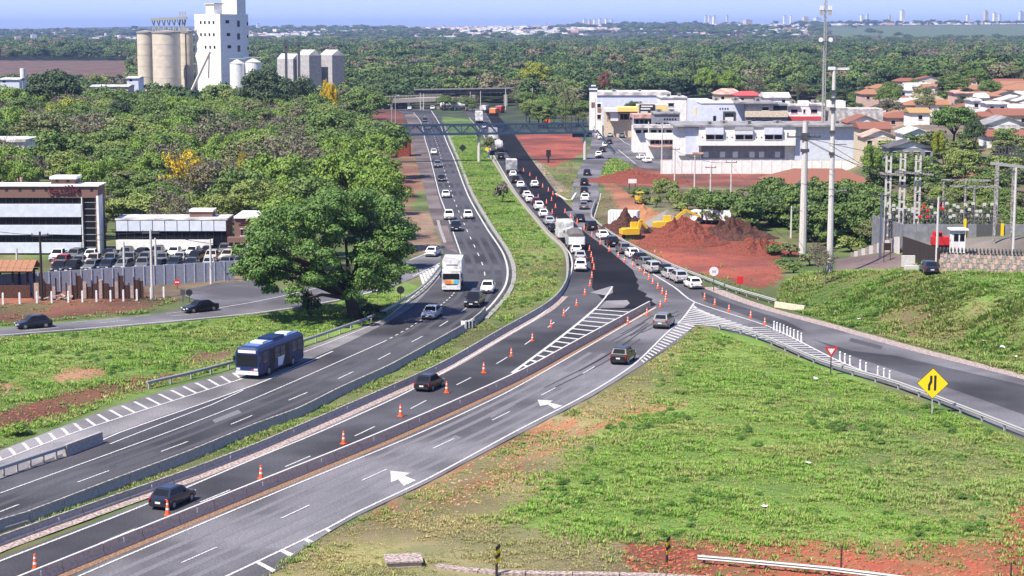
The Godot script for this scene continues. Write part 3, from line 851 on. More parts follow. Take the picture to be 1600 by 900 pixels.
func make_kinds() -> void:
	# each kind: list of [crown mesh, trunk mesh, height, crown width]
	var broad := []
	for i in 5:
		var c := clumps_in(Vector3(0, 7.3, 0), Vector3(5.2, 3.9, 5.2), 34, -0.35)
		broad.append([crown_of(c, 1.75, 190, 0.26).mesh(), trunk_of(c, 11.5, 0.3, 3.6, 9).mesh(), 12.0, 12.0])
	tree_kinds.broad = broad
	var dome := []
	for i in 3:
		var c := clumps_in(Vector3(0, 6.2, 0), Vector3(6.6, 4.0, 6.6), 40, 0.05)
		dome.append([crown_of(c, 1.6, 170, 0.25).mesh(), trunk_of(c, 10.0, 0.35, 2.8, 12).mesh(), 11.0, 15.0])
	tree_kinds.dome = dome
	var tall := []
	for i in 2:
		var c := clumps_in(Vector3(0, 8.5, 0), Vector3(3.0, 6.0, 3.0), 32, -0.8)
		tall.append([crown_of(c, 1.3, 150, 0.24).mesh(), trunk_of(c, 15.0, 0.28, 5.0, 8).mesh(), 15.5, 8.0])
	tree_kinds.tall = tall
	var thin := []
	for i in 3:   # half bare, twiggy crowns
		var c := clumps_in(Vector3(0, 7.0, 0), Vector3(4.6, 4.2, 4.6), 46, -0.4)
		var t := trunk_of(c, 11.0, 0.24, 2.8, 14)
		for k in 90:
			var p: Vector3 = c[rng.randi() % c.size()]
			t.tube(p, p + (p - Vector3(0, 4, 0)).normalized() * rng.randf_range(0.8, 2.0) + rv() * 0.8, 0.06, 0.02, 4, false)
		thin.append([crown_of(c, 1.2, 22, 0.24).mesh(), t.mesh(), 12.0, 10.5])
	tree_kinds.thin = thin
	var shrub := []
	for i in 3:
		var c := clumps_in(Vector3(0, 1.0, 0), Vector3(1.2, 1.1, 1.2), 14, -0.2)
		shrub.append([crown_of(c, 0.62, 60, 0.17).mesh(), trunk_of(c, 2.0, 0.08, 0.5, 5).mesh(), 2.4, 3.2])
	tree_kinds.shrub = shrub
	var hedge := []
	for i in 3:
		var c := clumps_in(Vector3(0, 3.2, 0), Vector3(2.2, 3.2, 2.2), 26, -0.85)
		hedge.append([crown_of(c, 0.95, 80, 0.24).mesh(), trunk_of(c, 6.0, 0.12, 1.2, 8).mesh(), 6.9, 5.6])
	tree_kinds.hedge = hedge
	var far := []
	for i in 4:
		var c := clumps_in(Vector3(0, 6.5, 0), Vector3(5.0, 4.6, 5.0), 18, -0.3)
		far.append([crown_of(c, 2.3, 64, 0.62).mesh(), null, 12.0, 13.0])
	tree_kinds.far = far
	var pine := []
	var pm := MB.new()
	for k in 900:
		var y := rng.randf_range(1.5, 12.0)
		var r := (12.4 - y) * 0.26 * sqrt(rng.randf())
		var t := rng.randf() * TAU
		leaf(pm, Vector3(cos(t) * r, y, sin(t) * r), Vector3(cos(t), 0.4, sin(t)).normalized(), 0.4)
	var tm := MB.new()
	tm.tube(Vector3.ZERO, Vector3.UP * 11.0, 0.22, 0.05, 6)
	pine.append([pm.mesh(), tm.mesh(), 12.4, 5.6])
	tree_kinds.pine = pine
	var palm := []
	var fm := MB.new()
	for k in 26:
		var t := TAU * k / 26.0 + rng.randf() * 0.2
		var up := rng.randf_range(-0.5, 1.1)
		var d := Vector3(cos(t), 0, sin(t))
		var prev := Vector3.UP * 9.6
		for j in 7:
			var q := prev + d * 0.42 + Vector3.UP * (up - j * 0.22) * 0.35
			var s := d.cross(Vector3.UP) * (0.42 - j * 0.035)
			var kk := rng.randf_range(0.7, 1.25)
			fm.col = Color(kk, kk, kk * 0.9)
			fm.tri(prev, q + s - Vector3.UP * 0.25, q); fm.tri(prev, q, q - s - Vector3.UP * 0.25)
			prev = q
	var ptm := MB.new()
	ptm.tube(Vector3(0, -0.2, 0), Vector3(0.15, 9.6, 0), 0.2, 0.13, 7)
	palm.append([fm.mesh(), ptm.mesh(), 10.6, 6.0])
	tree_kinds.palm = palm
	for a in [["leaf_dark", 0.045, 0.084, 0.026], ["leaf_mid", 0.115, 0.188, 0.038], ["leaf_bright", 0.170, 0.275, 0.038], ["leaf_light", 0.21, 0.275, 0.07], ["leaf_olive", 0.155, 0.18, 0.07],
			["leaf_grey", 0.16, 0.15, 0.105], ["leaf_yellow", 0.62, 0.46, 0.015], ["leaf_lime", 0.26, 0.30, 0.025], ["leaf_russet", 0.20, 0.085, 0.06], ["leaf_hedge", 0.085, 0.15, 0.03]]:
		var m := mat(a[0], lin(a[1], a[2], a[3]), 0.65)
		m.vertex_color_use_as_albedo = true
		m.backlight_enabled = true
		m.backlight = lin(a[1] * 0.7, a[2] * 0.8, a[3] * 0.5)
	var fmat := mat("leaf_far", Color.WHITE, 0.8)
	fmat.vertex_color_use_as_albedo = true
	var gm := mat("grass_blade", Color.WHITE, 0.8)
	gm.vertex_color_use_as_albedo = true
	gm.backlight_enabled = true
	gm.backlight = lin(0.06, 0.09, 0.01)
var masters := {}
func tree(called: String, label: String, category: String, kind: String, leafm: String, p: Vector3, h: float, w: float, group := "", crown := "crown", variant := -1) -> Node3D:
	var list: Array = tree_kinds[kind]
	var k := variant if variant >= 0 else rng.randi() % list.size()
	var o := thing(called, label, category, p, rng.randf() * TAU, group)
	o.scale = Vector3(w / list[k][3], h / list[k][2], w / list[k][3])
	part(o, crown, list[k][0], M[leafm])
	if list[k][1]: part(o, "trunk", list[k][1], M.bark_pale if kind == "thin" else M.bark)
	return o
func special(called: String, label: String, kind: String, leafm: String, u: float, top: float, wpx: float, z: float, group := "") -> Node3D:
	var p := at_z(u, 100, z)
	p.y = terrain(p.x, p.z) - 0.1
	var h := top_y(p, top) - p.y
	return tree(called, label, "tree" if not kind in ["shrub", "hedge"] else "shrub", kind, leafm, p, h, wpx * z / LENS, group)
func multi(called: String, label: String, category: String, me: Mesh, m: Material, rows: PackedFloat32Array, count: int) -> void:
	var mm := MultiMesh.new()
	mm.transform_format = MultiMesh.TRANSFORM_3D
	mm.use_colors = true
	mm.mesh = me
	mm.instance_count = count
	mm.buffer = rows
	var o := MultiMeshInstance3D.new()
	o.name = numbered(called)
	o.multimesh = mm
	o.material_override = m
	add_child(o)
	tag(o, label, category, "", "stuff")
func row(out: PackedFloat32Array, bs: Basis, p: Vector3, c: Color) -> void:
	out.append_array([bs.x.x, bs.y.x, bs.z.x, p.x, bs.x.y, bs.y.y, bs.z.y, p.y, bs.x.z, bs.y.z, bs.z.z, p.z, c.r, c.g, c.b, 1.0])
func big_tree() -> void:
	var p := gp(556, 498)
	var o := thing("spreading_tree", "huge dark green spreading tree beside the guardrail, trunk in shade", "tree", p)
	var c := []
	# clump centres follow the lopsided outline: columns/rows of the photograph at the tree's own depth, with depth added
	var outline := PackedVector2Array([Vector2(378, 425), Vector2(372, 395), Vector2(392, 368), Vector2(420, 335), Vector2(470, 318), Vector2(520, 305), Vector2(575, 305), Vector2(615, 315), Vector2(640, 345), Vector2(642, 385), Vector2(640, 420), Vector2(610, 455), Vector2(560, 462), Vector2(500, 452), Vector2(470, 462), Vector2(430, 452), Vector2(400, 440)])
	var z := -p.z
	while c.size() < 200:
		var u := rng.randf_range(372, 645); var w := rng.randf_range(305, 465)
		if not Geometry2D.is_point_in_polygon(Vector2(u, w), outline): continue
		var e := Vector2((u - 510.0) / 140.0, (w - 400.0) / 100.0).length()
		var half := 9.0 * sqrt(maxf(0.05, 1.0 - minf(1.0, e * e)))
		var zz := z + rng.randf_range(-half, half)
		var q := at_z(u, w, z)
		q.z = -zz
		c.append(q - p)
	var cm := crown_of(c, 1.35, 360, 0.17)
	put(o, "crown", cm, M.leaf_bright_dark)
	var t := MB.new()
	t.tube(Vector3(0, -0.3, 0), Vector3(-0.3, 1.2, 0), 1.1, 0.75, 10)
	t.tube(Vector3(-0.3, 1.1, 0), Vector3(-0.9, 3.6, 0), 0.78, 0.62, 10)
	for i in 22:
		var q: Vector3 = c[i * 8]
		var f := Vector3(-0.9, 3.4, 0) if i % 2 else Vector3(-0.6, 2.4, 0)
		var mid := f.lerp(q, 0.5) + Vector3.UP * 0.6
		t.tube(f, mid, 0.38, 0.2, 6); t.tube(mid, q, 0.2, 0.05, 5)
	put(o, "trunk", t, M.bark)
	# drooping low branch in front of the road on the left
	special("young_tree", "small leafy tree under the edge of the huge spreading tree", "shrub", "leaf_dark", 480, 452, 38, 217)
	special("young_tree", "dark bush at the foot of the huge spreading tree's trunk", "shrub", "leaf_dark", 578, 476, 50, 217)
func build_trees() -> void:
	make_kinds()
	var lb := mat("leaf_bright_dark", lin(0.092, 0.185, 0.030), 0.6)
	lb.vertex_color_use_as_albedo = true
	lb.backlight_enabled = true
	lb.backlight = lin(0.04, 0.09, 0.01)
	big_tree()
	# trees behind the huge one, over the highway's edge
	for a in [[560, 226, 150, 300, "dome", "leaf_bright"], [605, 255, 100, 285, "broad", "leaf_bright"], [500, 270, 130, 275, "broad", "leaf_mid"], [440, 235, 150, 330, "dome", "leaf_bright"], [590, 290, 110, 262, "broad", "leaf_mid"], [540, 207, 90, 370, "dome", "leaf_bright"], [460, 300, 120, 262, "broad", "leaf_bright"], [610, 244, 56, 340, "broad", "leaf_bright"]]:
		special("roadside_tree", "bright green tree behind the huge spreading tree, " + {560: "widest crown in the middle", 605: "nearest the highway edge, lower", 500: "darker one left of the widest crown", 440: "leftmost wide crown", 590: "darker one right above the huge tree", 540: "farthest and topmost crown", 460: "lower left, touching the huge tree", 610: "small one at the highway edge, upper"}[a[0]], a[4], a[5], a[0] - 12, a[1], a[2], a[3], "canopy behind the huge tree")
	# single trees one can point out
	special("dark_tree", "large dark round tree standing against the brown field", "broad", "leaf_dark", 82, 105, 100, 640)
	special("flowering_tree", "wide green tree with yellowish top under the large dark tree", "dome", "leaf_lime", 110, 150, 95, 560)
	special("dark_tree", "compact blackish green tree left of the bare trees below silos", "broad", "leaf_dark", 182, 153, 56, 560)
	special("dark_tree", "tall dark tree in front of the small white silo bin", "broad", "leaf_dark", 415, 104, 95, 620)
	special("dark_tree", "dark tree between the small silo bin and yellow tree", "broad", "leaf_dark", 470, 118, 70, 640)
	special("flowering_tree", "small bright yellow flowering tree below the white warehouse", "dome", "leaf_yellow", 514, 123, 40, 560)
	special("flowering_tree", "sprawling yellow blossomed tree above the low glazed building", "thin", "leaf_yellow", 283, 222, 90, 330)
	special("flowering_tree", "tiny yellow blossomed treetop right of the sprawling yellow tree", "thin", "leaf_yellow", 374, 228, 24, 345)
	special("bare_tree", "tangle of leafless pale branches right of the sprawling yellow tree", "thin", "leaf_grey", 332, 235, 100, 325)
	for a in [[215, 298, 110, 308], [285, 302, 80, 306], [335, 300, 78, 304], [175, 305, 60, 310]]:
		special("garden_tree", "bright green tree behind the dealer's buildings, %s of four" % {175: "leftmost", 215: "widest", 285: "third from left", 335: "rightmost"}[a[0]], "broad", "leaf_light", a[0], a[1], a[2], a[3], "bright trees behind the dealer buildings")
	special("umbrella_tree", "umbrella shaped tree with yellow green top above the side street", "dome", "leaf_lime", 838, 94, 66, 880)
	special("russet_tree", "reddish brown tree in front of the forest above the supermarket", "broad", "leaf_russet", 945, 110, 20, 860)
	special("pine_tree", "dark pointed pine standing out of the forest", "pine", "leaf_dark", 1084, 82, 16, 900)
	special("bright_tree", "bright light green tree row's left tree above the supermarket", "broad", "leaf_bright", 1105, 103, 46, 840)
	special("bright_tree", "bright light green tree next to a bare brown tree above supermarket", "broad", "leaf_bright", 1140, 107, 40, 830)
	special("bare_tree", "bare brownish tree above the pink roofed house", "thin", "leaf_grey", 1180, 112, 40, 800)
	special("cypress_tree", "narrow dark cypress behind the white two storey house", "pine", "leaf_dark", 1248, 115, 9, 640)
	special("crown_tree", "round dark tree on the yellow fronted supermarket forecourt", "broad", "leaf_dark", 992, 154, 36, 640)
	for a in [[866, 128, 24, 640, ], [878, 122, 24, 700], [884, 140, 26, 610], [893, 136, 24, 620], [900, 146, 22, 590]]:
		special("palm_tree", "tall palm in the row beside the side street", "palm", "leaf_olive", a[0], a[1], a[2], a[3], "palms beside the side street")
	# trees of the housing area
	var green := ["leaf_dark", "leaf_mid", "leaf_olive", "leaf_mid"]
	for a in [[1493, 160, 80, 420, "leaf_bright_dark", "large rich green tree among the tiled houses"], [1527, 183, 42, 400, "leaf_dark", "dark tree right of the large rich green tree"], [1470, 202, 24, 385, "leaf_lime", "small yellowish green tree at the gabled white house"], [1366, 222, 36, 370, "leaf_bright", "lime green tree beside the blank pale wall"], [1510, 225, 70, 355, "leaf_light", "light green bush in front of the dark tree"], [1390, 152, 55, 560, "leaf_grey", "greyish thin tree behind the orange roofs"]]:
		special("garden_tree", a[5], "broad", a[4], a[0], a[1], a[2], a[3])
	for i in 26:   # scrub and trees beyond the footbridge, between the two roads
		var u := rng.randf_range(800, 912)
		var zz := rng.randf_range(640, 800)
		var p := at_z(u, 100, zz)
		var h := rng.randf_range(4, 10)
		tree("verge_tree", "leafy tree on the green verge beyond the footbridge", "tree", ["broad", "thin", "tall", "broad"][i % 4], ["leaf_mid", "leaf_olive", "leaf_bright", "leaf_light"][rng.randi() % 4], Vector3(p.x, 0, p.z), h, h * rng.randf_range(0.8, 1.2), "trees beyond the footbridge")
	for i in 20:
		var u := rng.randf_range(692, 742)
		var zz := rng.randf_range(770, 830)
		var p := at_z(u, 100, zz)
		var h := rng.randf_range(3, 7)
		tree("median_tree", "brownish thin tree beside the overpass embankment", "tree", ["thin", "thin", "broad"][i % 3], ["leaf_grey", "leaf_olive", "leaf_mid"][i % 3], Vector3(p.x, 0, p.z), h, h * 1.2, "trees at the overpass embankment")
	for i in 120:
		var u := rng.randf_range(1366, 1640)
		var zz := rng.randf_range(262, 420)
		var p := at_z(u, 100, zz)
		var h := rng.randf_range(2.5, 6.5)
		if u > 1440 and zz < 275: continue
		p.y = terrain(p.x, p.z) - 0.1
		tree("slope_shrub", "bushy greenery on the slope between substation and houses", "shrub", ["hedge", "hedge", "broad"][i % 3], ["leaf_hedge", "leaf_mid", "leaf_olive", "leaf_light"][rng.randi() % 4], p, h, h * rng.randf_range(0.9, 1.4), "greenery between substation and houses")
	for i in 46:
		var u := rng.randf_range(1210, 1640)
		var z := rng.randf_range(560, 900)
		var p := at_z(u, 100, z)
		var h := rng.randf_range(6, 11)
		if top_y(p, 100.0) > h + 60: continue
		tree("street_tree", "leafy tree among the houses right of the telecom mast", "tree", ["broad", "broad", "thin", "tall"][rng.randi() % 4], green[rng.randi() % 4], Vector3(p.x, terrain(p.x, p.z), p.z), h, h * rng.randf_range(0.8, 1.1), "trees among the houses")
	# hedge of tall shrubs behind the building site
	for i in 60:
		var t := (i % 34) / 33.0 if i < 34 else 0.3 + 0.7 * (i - 34) / 26.0
		var u := lerpf(1105, 1385, t) + rng.randf_range(-6, 6)
		var v := lerpf(345, 385, minf(1, t * 1.3)) + rng.randf_range(-16, 6) - (0.0 if i < 34 else rng.randf_range(22, 44))
		var p := gt(u, v)
		tree("tall_shrub", "tall dense green shrub in the thick hedge behind the building site", "shrub", "hedge", ["leaf_hedge", "leaf_mid", "leaf_hedge"][i % 3], Vector3(p.x, p.y - 0.2, p.z), rng.randf_range(4.5, 6.5) + 2.2 * t, rng.randf_range(5, 6.5), "hedge behind the building site")
	for i in 64:
		var u := rng.randf_range(985, 1230)
		var p := gt(u, rng.randf_range(296, 326) + (u - 985) * 0.06)
		tree("scrub", "low scrubby bush on the slope behind the excavators", "shrub", "shrub", ["leaf_olive", "leaf_mid", "leaf_light"][i % 3], p, rng.randf_range(1.5, 3.2), rng.randf_range(2.5, 4.2), "scrub behind the excavators")
	for a in [[1225, 412, 40, "leaf_hedge"], [1240, 420, 46, "leaf_mid"], [1265, 410, 46, "leaf_olive"], [1232, 395, 50, "leaf_olive"], [1285, 398, 55, "leaf_grey"], [1330, 388, 60, "leaf_light"], [1350, 372, 50, "leaf_hedge"], [1210, 392, 40, "leaf_hedge"]]:
		var p := gt(a[0], a[1] + 6)
		tree("scrub", "bushy weeds at the foot of the two tall poles", "shrub", "shrub", a[3], p, rng.randf_range(1.4, 2.6), a[2] * 0.085, "weeds around the tall poles")
	for a in [[1279, 432, 62, "thin bare sapling left of the tall lamp pole"], [1289, 444, 55, "thin bare sapling right in front of the tall lamp pole"]]:
		var p := gt(a[0], a[1])
		tree("bare_sapling", a[3], "tree", "thin", "leaf_grey", p, 4.6, 3.2, "", "twigs")
	special("median_bush", "lone dark bush on the grass median beside queue of cars", "shrub", "leaf_grey", 785, 280, 30, 366)
	special("median_bush", "low reedy shrub on the median behind the lone dark bush", "shrub", "leaf_olive", 762, 212, 26, 520)
	for a in [[560, 468, 10], [30, 668, 40]]:
		var p := gt(a[0], a[1] + 12)
		tree("verge_shrub", "leafy green weed clump on the verge at far left" if a[0] < 100 else "weed clump near the huge tree", "shrub", "shrub", "leaf_bright", p, 1.1, 2.6)
	# woodland left of the highway: single trees
	var z := 301.0
	while z < 660.0:
		var x := -0.30 * z
		var w := 45.0 + LENS * EYE / z
		var lim := 600.0 if w < 330 else 560.0
		if w < 262: lim = 562.0
		var xl := (lim - 800.0) / LENS * z
		while x < xl:
			var p := Vector3(x + rng.randf_range(-3.5, 3.5), -0.1, -z + rng.randf_range(-4, 4))
			var k := noise_b.get_noise_2d(p.x * 0.6, p.z * 0.6) + rng.randf_range(-0.35, 0.35)
			var kind := "broad"
			var lm := "leaf_mid"
			if k > 0.22: lm = "leaf_bright"; kind = "dome"
			elif k > 0.05: lm = "leaf_light"
			elif k > -0.25: lm = "leaf_mid"
			elif k > -0.38: lm = "leaf_olive"; kind = "broad" if rng.randf() < 0.5 else "tall"
			else: lm = "leaf_grey"; kind = "thin"
			var h := rng.randf_range(7.0, 11.0) * rng.randf_range(0.95, 1.5)
			if rng.randf() < 0.06: lm = "leaf_grey"; kind = "thin"
			if z < 345: h *= 0.72
			tree("woodland_tree", {"leaf_mid": "mid green tree in the dense wood left of the highway", "leaf_bright": "fresh bright green tree in the dense wood left of the highway", "leaf_light": "pale green tree in the dense wood left of the highway", "leaf_olive": "olive tree in the dense wood left of the highway", "leaf_grey": "half bare brownish tree in the wood left of the highway"}[lm], "tree", kind, lm, p, h, h * rng.randf_range(0.9, 1.25), "wood left of the highway " + lm.substr(5))
			x += rng.randf_range(10.5, 13.5)
		z += 11.5
	# forest beyond: one mass
	var rows := [PackedFloat32Array(), PackedFloat32Array(), PackedFloat32Array(), PackedFloat32Array()]
	var cnt := [0, 0, 0, 0]
	z = 655.0
	var cols := [Color(0.036, 0.066, 0.024), Color(0.050, 0.085, 0.028), Color(0.085, 0.125, 0.036), Color(0.12, 0.105, 0.075), Color(0.026, 0.050, 0.026), Color(0.13, 0.16, 0.05), Color(0.10, 0.09, 0.085)]
	while z < 7600.0:
		var sp := 9.0 if z < 1500 else (13.0 if z < 3400 else 26.0)
		var x := -0.31 * z
		while x < 0.31 * z:
			var p := Vector3(x + rng.randf_range(-sp, sp) * 0.4, 0, -z + rng.randf_range(-sp, sp) * 0.5)
			x += sp * rng.randf_range(0.8, 1.2)
			var dd := -p.z
			var u := 800.0 + LENS * p.x / dd
			var base := 45.0 + LENS * EYE / dd
			if dd < 800 and u > 572 and u < 960: continue
			if dd < 860 and u > 640 and u < 800: continue
			if dd < 880 and u >= 900: continue
			if u > 735 and u < 812 and dd < 860: continue
			if u > 190 and u < 560 and dd > 720 and dd < 980: continue     # silo yard
			if u < 212 and dd > 1150 and dd < 2020: continue               # brown field
			if dd > 4150 and u > 1290 and dd < 6800 and rng.randf() < 0.985: continue
			if dd > 2900 and town_at(p.x, dd): continue
			if dd > 4300 and (noise_b.get_noise_2d(p.x * 0.03, p.z * 0.03) > 0.05 or rng.randf() < 0.2): continue
			var k := rng.randi() % 4
			var sc := rng.randf_range(0.6, 1.0) * rng.randf_range(1.0, 1.45) * (1.0 if z < 1500 else (1.2 if z < 3400 else 2.0))
			var t := noise_b.get_noise_2d(p.x * 0.25, p.z * 0.25) * 3.0 + rng.randf_range(-1.2, 1.2) + 1.6
			var c: Color = Color(1.4, 1.5, 1.25) * cols[clampi(int(t), 0, 4)] if rng.randf() < 0.8 else Color(1.3, 1.35, 1.2) * cols[rng.randi() % 7]
			p.y = terrain(p.x, p.z) - 0.4
			if u < 215 and dd < 1155: sc *= 0.8 if dd < 930 else 0.5
			row(rows[k], Basis(Vector3.UP, rng.randf() * TAU).scaled(Vector3(sc, sc * rng.randf_range(0.75, 1.1) * (1.0 if z < 3400 else 0.65), sc)), p, c)
			cnt[k] += 1
		z += sp * (0.95 if z < 3400 else 1.6)
	for k in 4:
		multi("forest", ["continuous forest filling the valley behind the silos and town", "rolling forest canopy below the far city", "deep green forest reaching to the horizon", "hazy forest behind the overpass"][k], "forest", tree_kinds.far[k][0], M.leaf_far, rows[k], cnt[k])
	print("forest ", cnt)
func town_at(x: float, z: float) -> bool:
	var a := x / z
	if z < 4200 and not (a < -0.19 and z > 2900): return false
	if z > 4200 and z < 6900 and a > 0.16: return false
	return noise_b.get_noise_2d(x * 0.05 + 30.0, z * 0.06) > (-0.12 if z > 6000 else 0.06)
func build_grass() -> void:
	var tufts := []
	for v in 3:
		var mb := MB.new()
		for i in 9:
			var t := rng.randf() * TAU
			var d := Vector3(cos(t), 0, sin(t))
			var s := d.cross(Vector3.UP) * 0.035
			var r := d * rng.randf_range(0.0, 0.16)
			var k := rng.randf_range(0.7, 1.3)
			mb.col = Color(k, k, k * 0.9)
			mb.tri(r - s, r + s, r + d * rng.randf_range(0.05, 0.2) + Vector3.UP * rng.randf_range(0.14, 0.30))
		tufts.append(mb.mesh())
	var clod := MB.new()
	var ring := []
	for j in [[0.0, 0.9], [0.35, 0.75], [0.55, 0.3]]:
		var r := []
		for i in 6:
			var t := TAU * i / 6.0
			var q: float = j[1] * rng.randf_range(0.75, 1.15)
			r.append(Vector3(cos(t) * q, j[0], -sin(t) * q))
		r.reverse()
		ring.append(r)
	for j in ring.size() - 1:
		for i in 6:
			clod.quad(ring[j][i], ring[j][(i + 1) % 6], ring[j + 1][(i + 1) % 6], ring[j + 1][i])
	for i in 6: clod.tri(Vector3(0, 0.6, 0), ring[2][i], ring[2][(i + 1) % 6])
	var rows := [PackedFloat32Array(), PackedFloat32Array(), PackedFloat32Array()]
	var cnt := [0, 0, 0]
	var crow := PackedFloat32Array()
	var ccnt := 0
	var areas := [  # outline, tufts per square metre, height
		[[430, 885, 515, 834, 670, 760, 815, 683, 925, 626, 1000, 580, 1090, 510, 1120, 520, 1200, 545, 1290, 581, 1405, 616, 1600, 693, 1835, 788, 1835, 990, 560, 990, 250, 985, 400, 908], 46.0, 0.85],
		[[-250, 555, 0, 529, 175, 515, 400, 494, 527, 475, 600, 457, 632, 463, 600, 487, 467, 538, 367, 570, 290, 592, 180, 628, 85, 664, -250, 800], 22.0, 0.95],
		[[1205, 474, 1225, 445, 1250, 430, 1330, 425, 1835, 432, 1835, 655, 1417, 536, 1300, 504], 28.0, 1.3],
		[[715, 260, 740, 304, 770, 352, 796, 392, 804, 415, 803, 442, 762, 498, 790, 504, 870, 455, 880, 405, 850, 366, 795, 300, 760, 240, 735, 200, 708, 215], 9.0, 1.0],
		[[-250, 921, 40, 820, 180, 766, 400, 679, 530, 622, 725, 522, 760, 500, 782, 517, 690, 570, 585, 618, 400, 699, 160, 788, -250, 950], 16.0, 0.8],
		[[-250, 488, 0, 474, 120, 470, 265, 463, 282, 470, 225, 490, 40, 506, -250, 533], 8.0, 1.1],
		[[925, 346, 937, 306, 960, 302, 985, 345, 1050, 412, 1180, 455, 1210, 470, 1180, 462, 1100, 436, 1040, 412, 960, 372], 6.0, 1.0],
		[[950, 345, 1000, 332, 1130, 342, 1212, 396, 1218, 438, 1190, 450, 1130, 436, 1050, 414, 970, 376], 3.0, 1.0],
		[[835, 252, 870, 298, 893, 322, 914, 292, 890, 250, 862, 262], 4.0, 1.0], [[937, 283, 945, 258, 958, 248, 990, 262, 962, 288], 5.0, 1.8]]
	for a in areas:
		var q := PackedVector2Array()
		for i in a[0].size() / 2:
			var p := gt(a[0][i * 2], a[0][i * 2 + 1])
			q.append(Vector2(p.x, p.z))
		var r := Rect2(q[0], Vector2.ZERO)
		for p in q: r = r.expand(p)
		for i in int(r.get_area() * float(a[1])):
			var p := Vector2(rng.randf_range(r.position.x, r.end.x), rng.randf_range(r.position.y, r.end.y))
			if absf(p.x) > 0.345 * -p.y: continue
			if not Geometry2D.is_point_in_polygon(p, q): continue
			var c := ground_color(p.x + rng.randfn(0, 1.1), p.y + rng.randfn(0, 1.6))
			var dp := noise_b.get_noise_2d(p.x * 2.2 + 9.0, p.y * 2.2)
			if c.g > c.r: c = c.lerp(Color(0.30, 0.28, 0.11), 0.55 * sstep(0.12, 0.5, dp))
			var y := terrain(p.x, p.y) - 0.07
			if c.r > c.g * 1.5:   # bare red earth: clods, rarely a tuft
				if rng.randf() < 0.16:
					var s := rng.randf_range(0.05, 0.2)
					row(crow, Basis(Vector3.UP, rng.randf() * TAU).scaled(Vector3(s, s * rng.randf_range(0.5, 1.1), s)), Vector3(p.x, y, p.y), c * rng.randf_range(0.7, 1.15))
					ccnt += 1
				if rng.randf() > (0.10 if p.y > -190.0 else 0.03): continue
				c = Color(0.15, 0.19, 0.05)
			elif c.r > c.g * 1.0 and rng.randf() < 0.2: continue
			var nz := noise_a.get_noise_2d(p.x * 2.0, p.y * 2.0) + 0.6 * noise_c.get_noise_2d(p.x * 1.5, p.y * 1.5)
			if nz < -0.25 and rng.randf() < 0.75 * sstep(-0.2, -0.6, nz): continue
			var lush := sstep(-0.3, 0.5, nz)
			var barren := c.r > c.g * 0.96
			if barren and rng.randf() < 0.1: continue
			var dryness := rng.randf()
			var gc := c.lerp(Color(0.14, 0.285, 0.035), 0.06 * lush if barren else 0.35 * lush) * rng.randf_range(0.85, 1.55)
			if dryness > 0.86: gc = Color(0.36, 0.31, 0.15) * rng.randf_range(0.7, 1.2)
			var s2 := rng.randf_range(0.6, 1.25) * (0.55 + 0.75 * lush) * float(a[2]) * (0.6 if barren else 1.0)
			var wide := rng.randf_range(0.9, 1.6)
			var k := rng.randi() % 3
			row(rows[k], Basis(Vector3.UP, rng.randf() * TAU).scaled(Vector3(s2 * wide, s2, s2 * wide)), Vector3(p.x, y, p.y), gc)
			cnt[k] += 1
	# taller weed clumps
	var wrow := PackedFloat32Array()
	var wn := 0
	for a in [areas[0], areas[1], areas[2], areas[3]]:
		var q := PackedVector2Array()
		for i in a[0].size() / 2:
			var p := gt(a[0][i * 2], a[0][i * 2 + 1])
			q.append(Vector2(p.x, p.z))
		var r := Rect2(q[0], Vector2.ZERO)
		for p in q: r = r.expand(p)
		for i in int(r.get_area() * 0.4):
			var p := Vector2(rng.randf_range(r.position.x, r.end.x), rng.randf_range(r.position.y, r.end.y))
			if not Geometry2D.is_point_in_polygon(p, q): continue
			var c := ground_color(p.x, p.y)
			var nz := noise_a.get_noise_2d(p.x * 1.3 + 50.0, p.y * 1.3)
			if nz < 0.16 or c.r > c.g * 0.9: continue
			var s := rng.randf_range(0.10, 0.25)
			row(wrow, Basis(Vector3.UP, rng.randf() * TAU).scaled(Vector3(s * 1.3, s * rng.randf_range(0.6, 1.1), s * 1.3)), Vector3(p.x, terrain(p.x, p.y) - 0.1, p.y), Color(0.11, 0.23, 0.035) * rng.randf_range(0.7, 1.3))
			wn += 1
	multi("weeds", "taller dark weed clumps in the grass", "weeds", tree_kinds.shrub[0][0], M.grass_blade, wrow, wn)
	for k in 3:
		multi("grass", "short grass covering the verges and slopes" if k == 0 else ("tufted grass between the roads" if k == 1 else "rough grass around the ramps"), "grass", tufts[k], M.grass_blade, rows[k], cnt[k])
	multi("clods", "crumbs of red earth on the bare ground", "clods", clod.mesh(), M.grass_blade, crow, ccnt)
	print("grass ", cnt, " clods ", ccnt)

